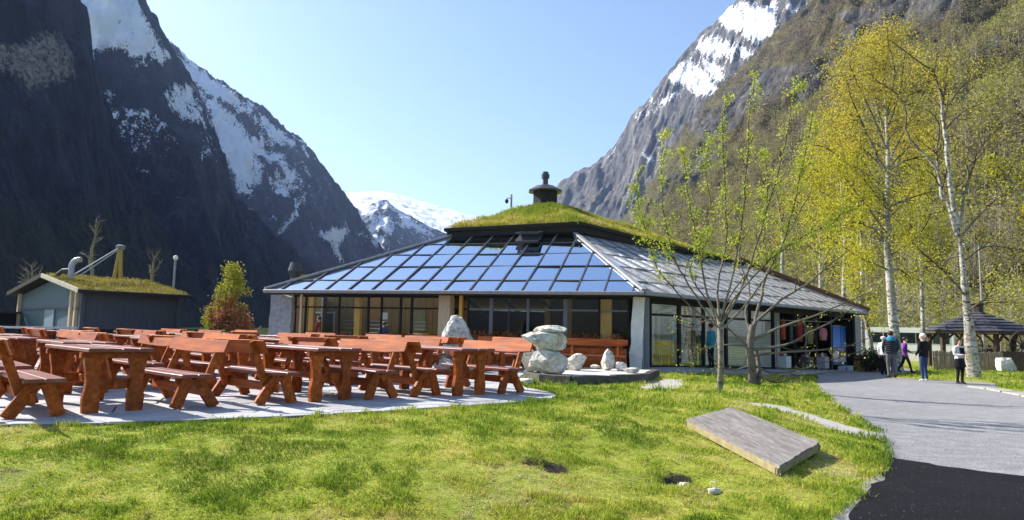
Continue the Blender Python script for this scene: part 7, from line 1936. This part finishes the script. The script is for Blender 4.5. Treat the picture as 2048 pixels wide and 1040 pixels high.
# by the shop glass and inside
def on_r(px, w_): s_ = rs(px, w_); p = RW(s_, w_, 0); p.z = rz(s_) + .015; return p
person('person in a teal jacket and dark trousers standing at the shop glass', 0, 0, 0, 1.66, math.atan2(en.y, en.x), teal, black_t, dark_s, dark_hair, None, loc=on_r(1422, .35), topz=.8)
person('person in dark brown clothes behind the shop glass, left of the teal jacket', 0, 0, 0, 1.72, math.atan2(-er.y, -er.x), cloth('brown_jacket', (.10, .045, .03)), black_t, dark_s, dark_hair, 'visitors inside the shop', loc=on_r(1383, 1.9))
person('person in a slate jacket and blue cap behind the shop glass', 0, 0, 0, 1.74, math.atan2(er.y, er.x), cloth('slate_jacket', (.10, .11, .14)), black_t, dark_s, blue_c, 'visitors inside the shop', loc=on_r(1396, 2.1))
pr = FW(fu(646, 3.2), 3.2, .01); person('person in a red jacket bending inside the left cafe windows', 0, 0, 0, 1.62, R(150), red_c, black_t, dark_s, dark_hair, 'guests inside the cafe', loc=pr, bend=.35, arms=[((.25, .12, 1.15), (.2, .35, 1.1)), ((-.25, .12, 1.15), (-.2, .35, 1.1))])
pr = FW(fu(769, 3.6), 3.6, .01); person('small person in a blue top at the counter inside the cafe', 0, 0, 0, 1.40, R(100), blue_in, black_t, dark_s, brown_hair, 'guests inside the cafe', loc=pr)
# people sitting far off under the pavilion read as two dark figures
for px, lab, cc_ in ((1966, 'small distant person in grey under the pavilion, left one', (.3, .3, .34)), (1981, 'small distant person in white and navy under the pavilion, right one', (.08, .09, .14))):
    q = at(px, 735, 44.3); q.z = float(gz0(q.x, q.y)); person(lab, 0, 0, 0, 1.5, R(200), cloth('far_coat_%d' % px, cc_), black_t, dark_s, dark_hair, 'people under the pavilion', loc=q)

# ================================================================== air between here and the far peaks
hm, t, out = new_mat('thin_valley_haze')
pv_ = t.nodes.new('ShaderNodeVolumePrincipled'); pv_.inputs['Color'].default_value = (.42, .60, 1.0, 1); pv_.inputs['Density'].default_value = 0.0001; pv_.inputs['Anisotropy'].default_value = 0.2
t.links.new(pv_.outputs[0], out.inputs['Volume'])
co = []
dg = bpy.context.evaluated_depsgraph_get()
lo = Vector((1e9,) * 3); hi = Vector((-1e9,) * 3)
bpy.context.view_layer.update()
for o in COL.objects:
    if o.type != 'MESH': continue
    for c_ in o.bound_box:
        w_ = o.matrix_world @ Vector(c_)
        for k_ in range(3): lo[k_] = min(lo[k_], w_[k_]); hi[k_] = max(hi[k_], w_[k_])
b = MB(); b.box(((lo.x + hi.x) / 2, (lo.y + hi.y) / 2, (lo.z - 1 + hi.z + 4) / 2), (hi.x - lo.x + 20, hi.y - lo.y + 20, hi.z - lo.z + 5))
tag(b.build('haze', hm), 'thin pale blue haze filling the valley', 'haze', None, 'stuff')
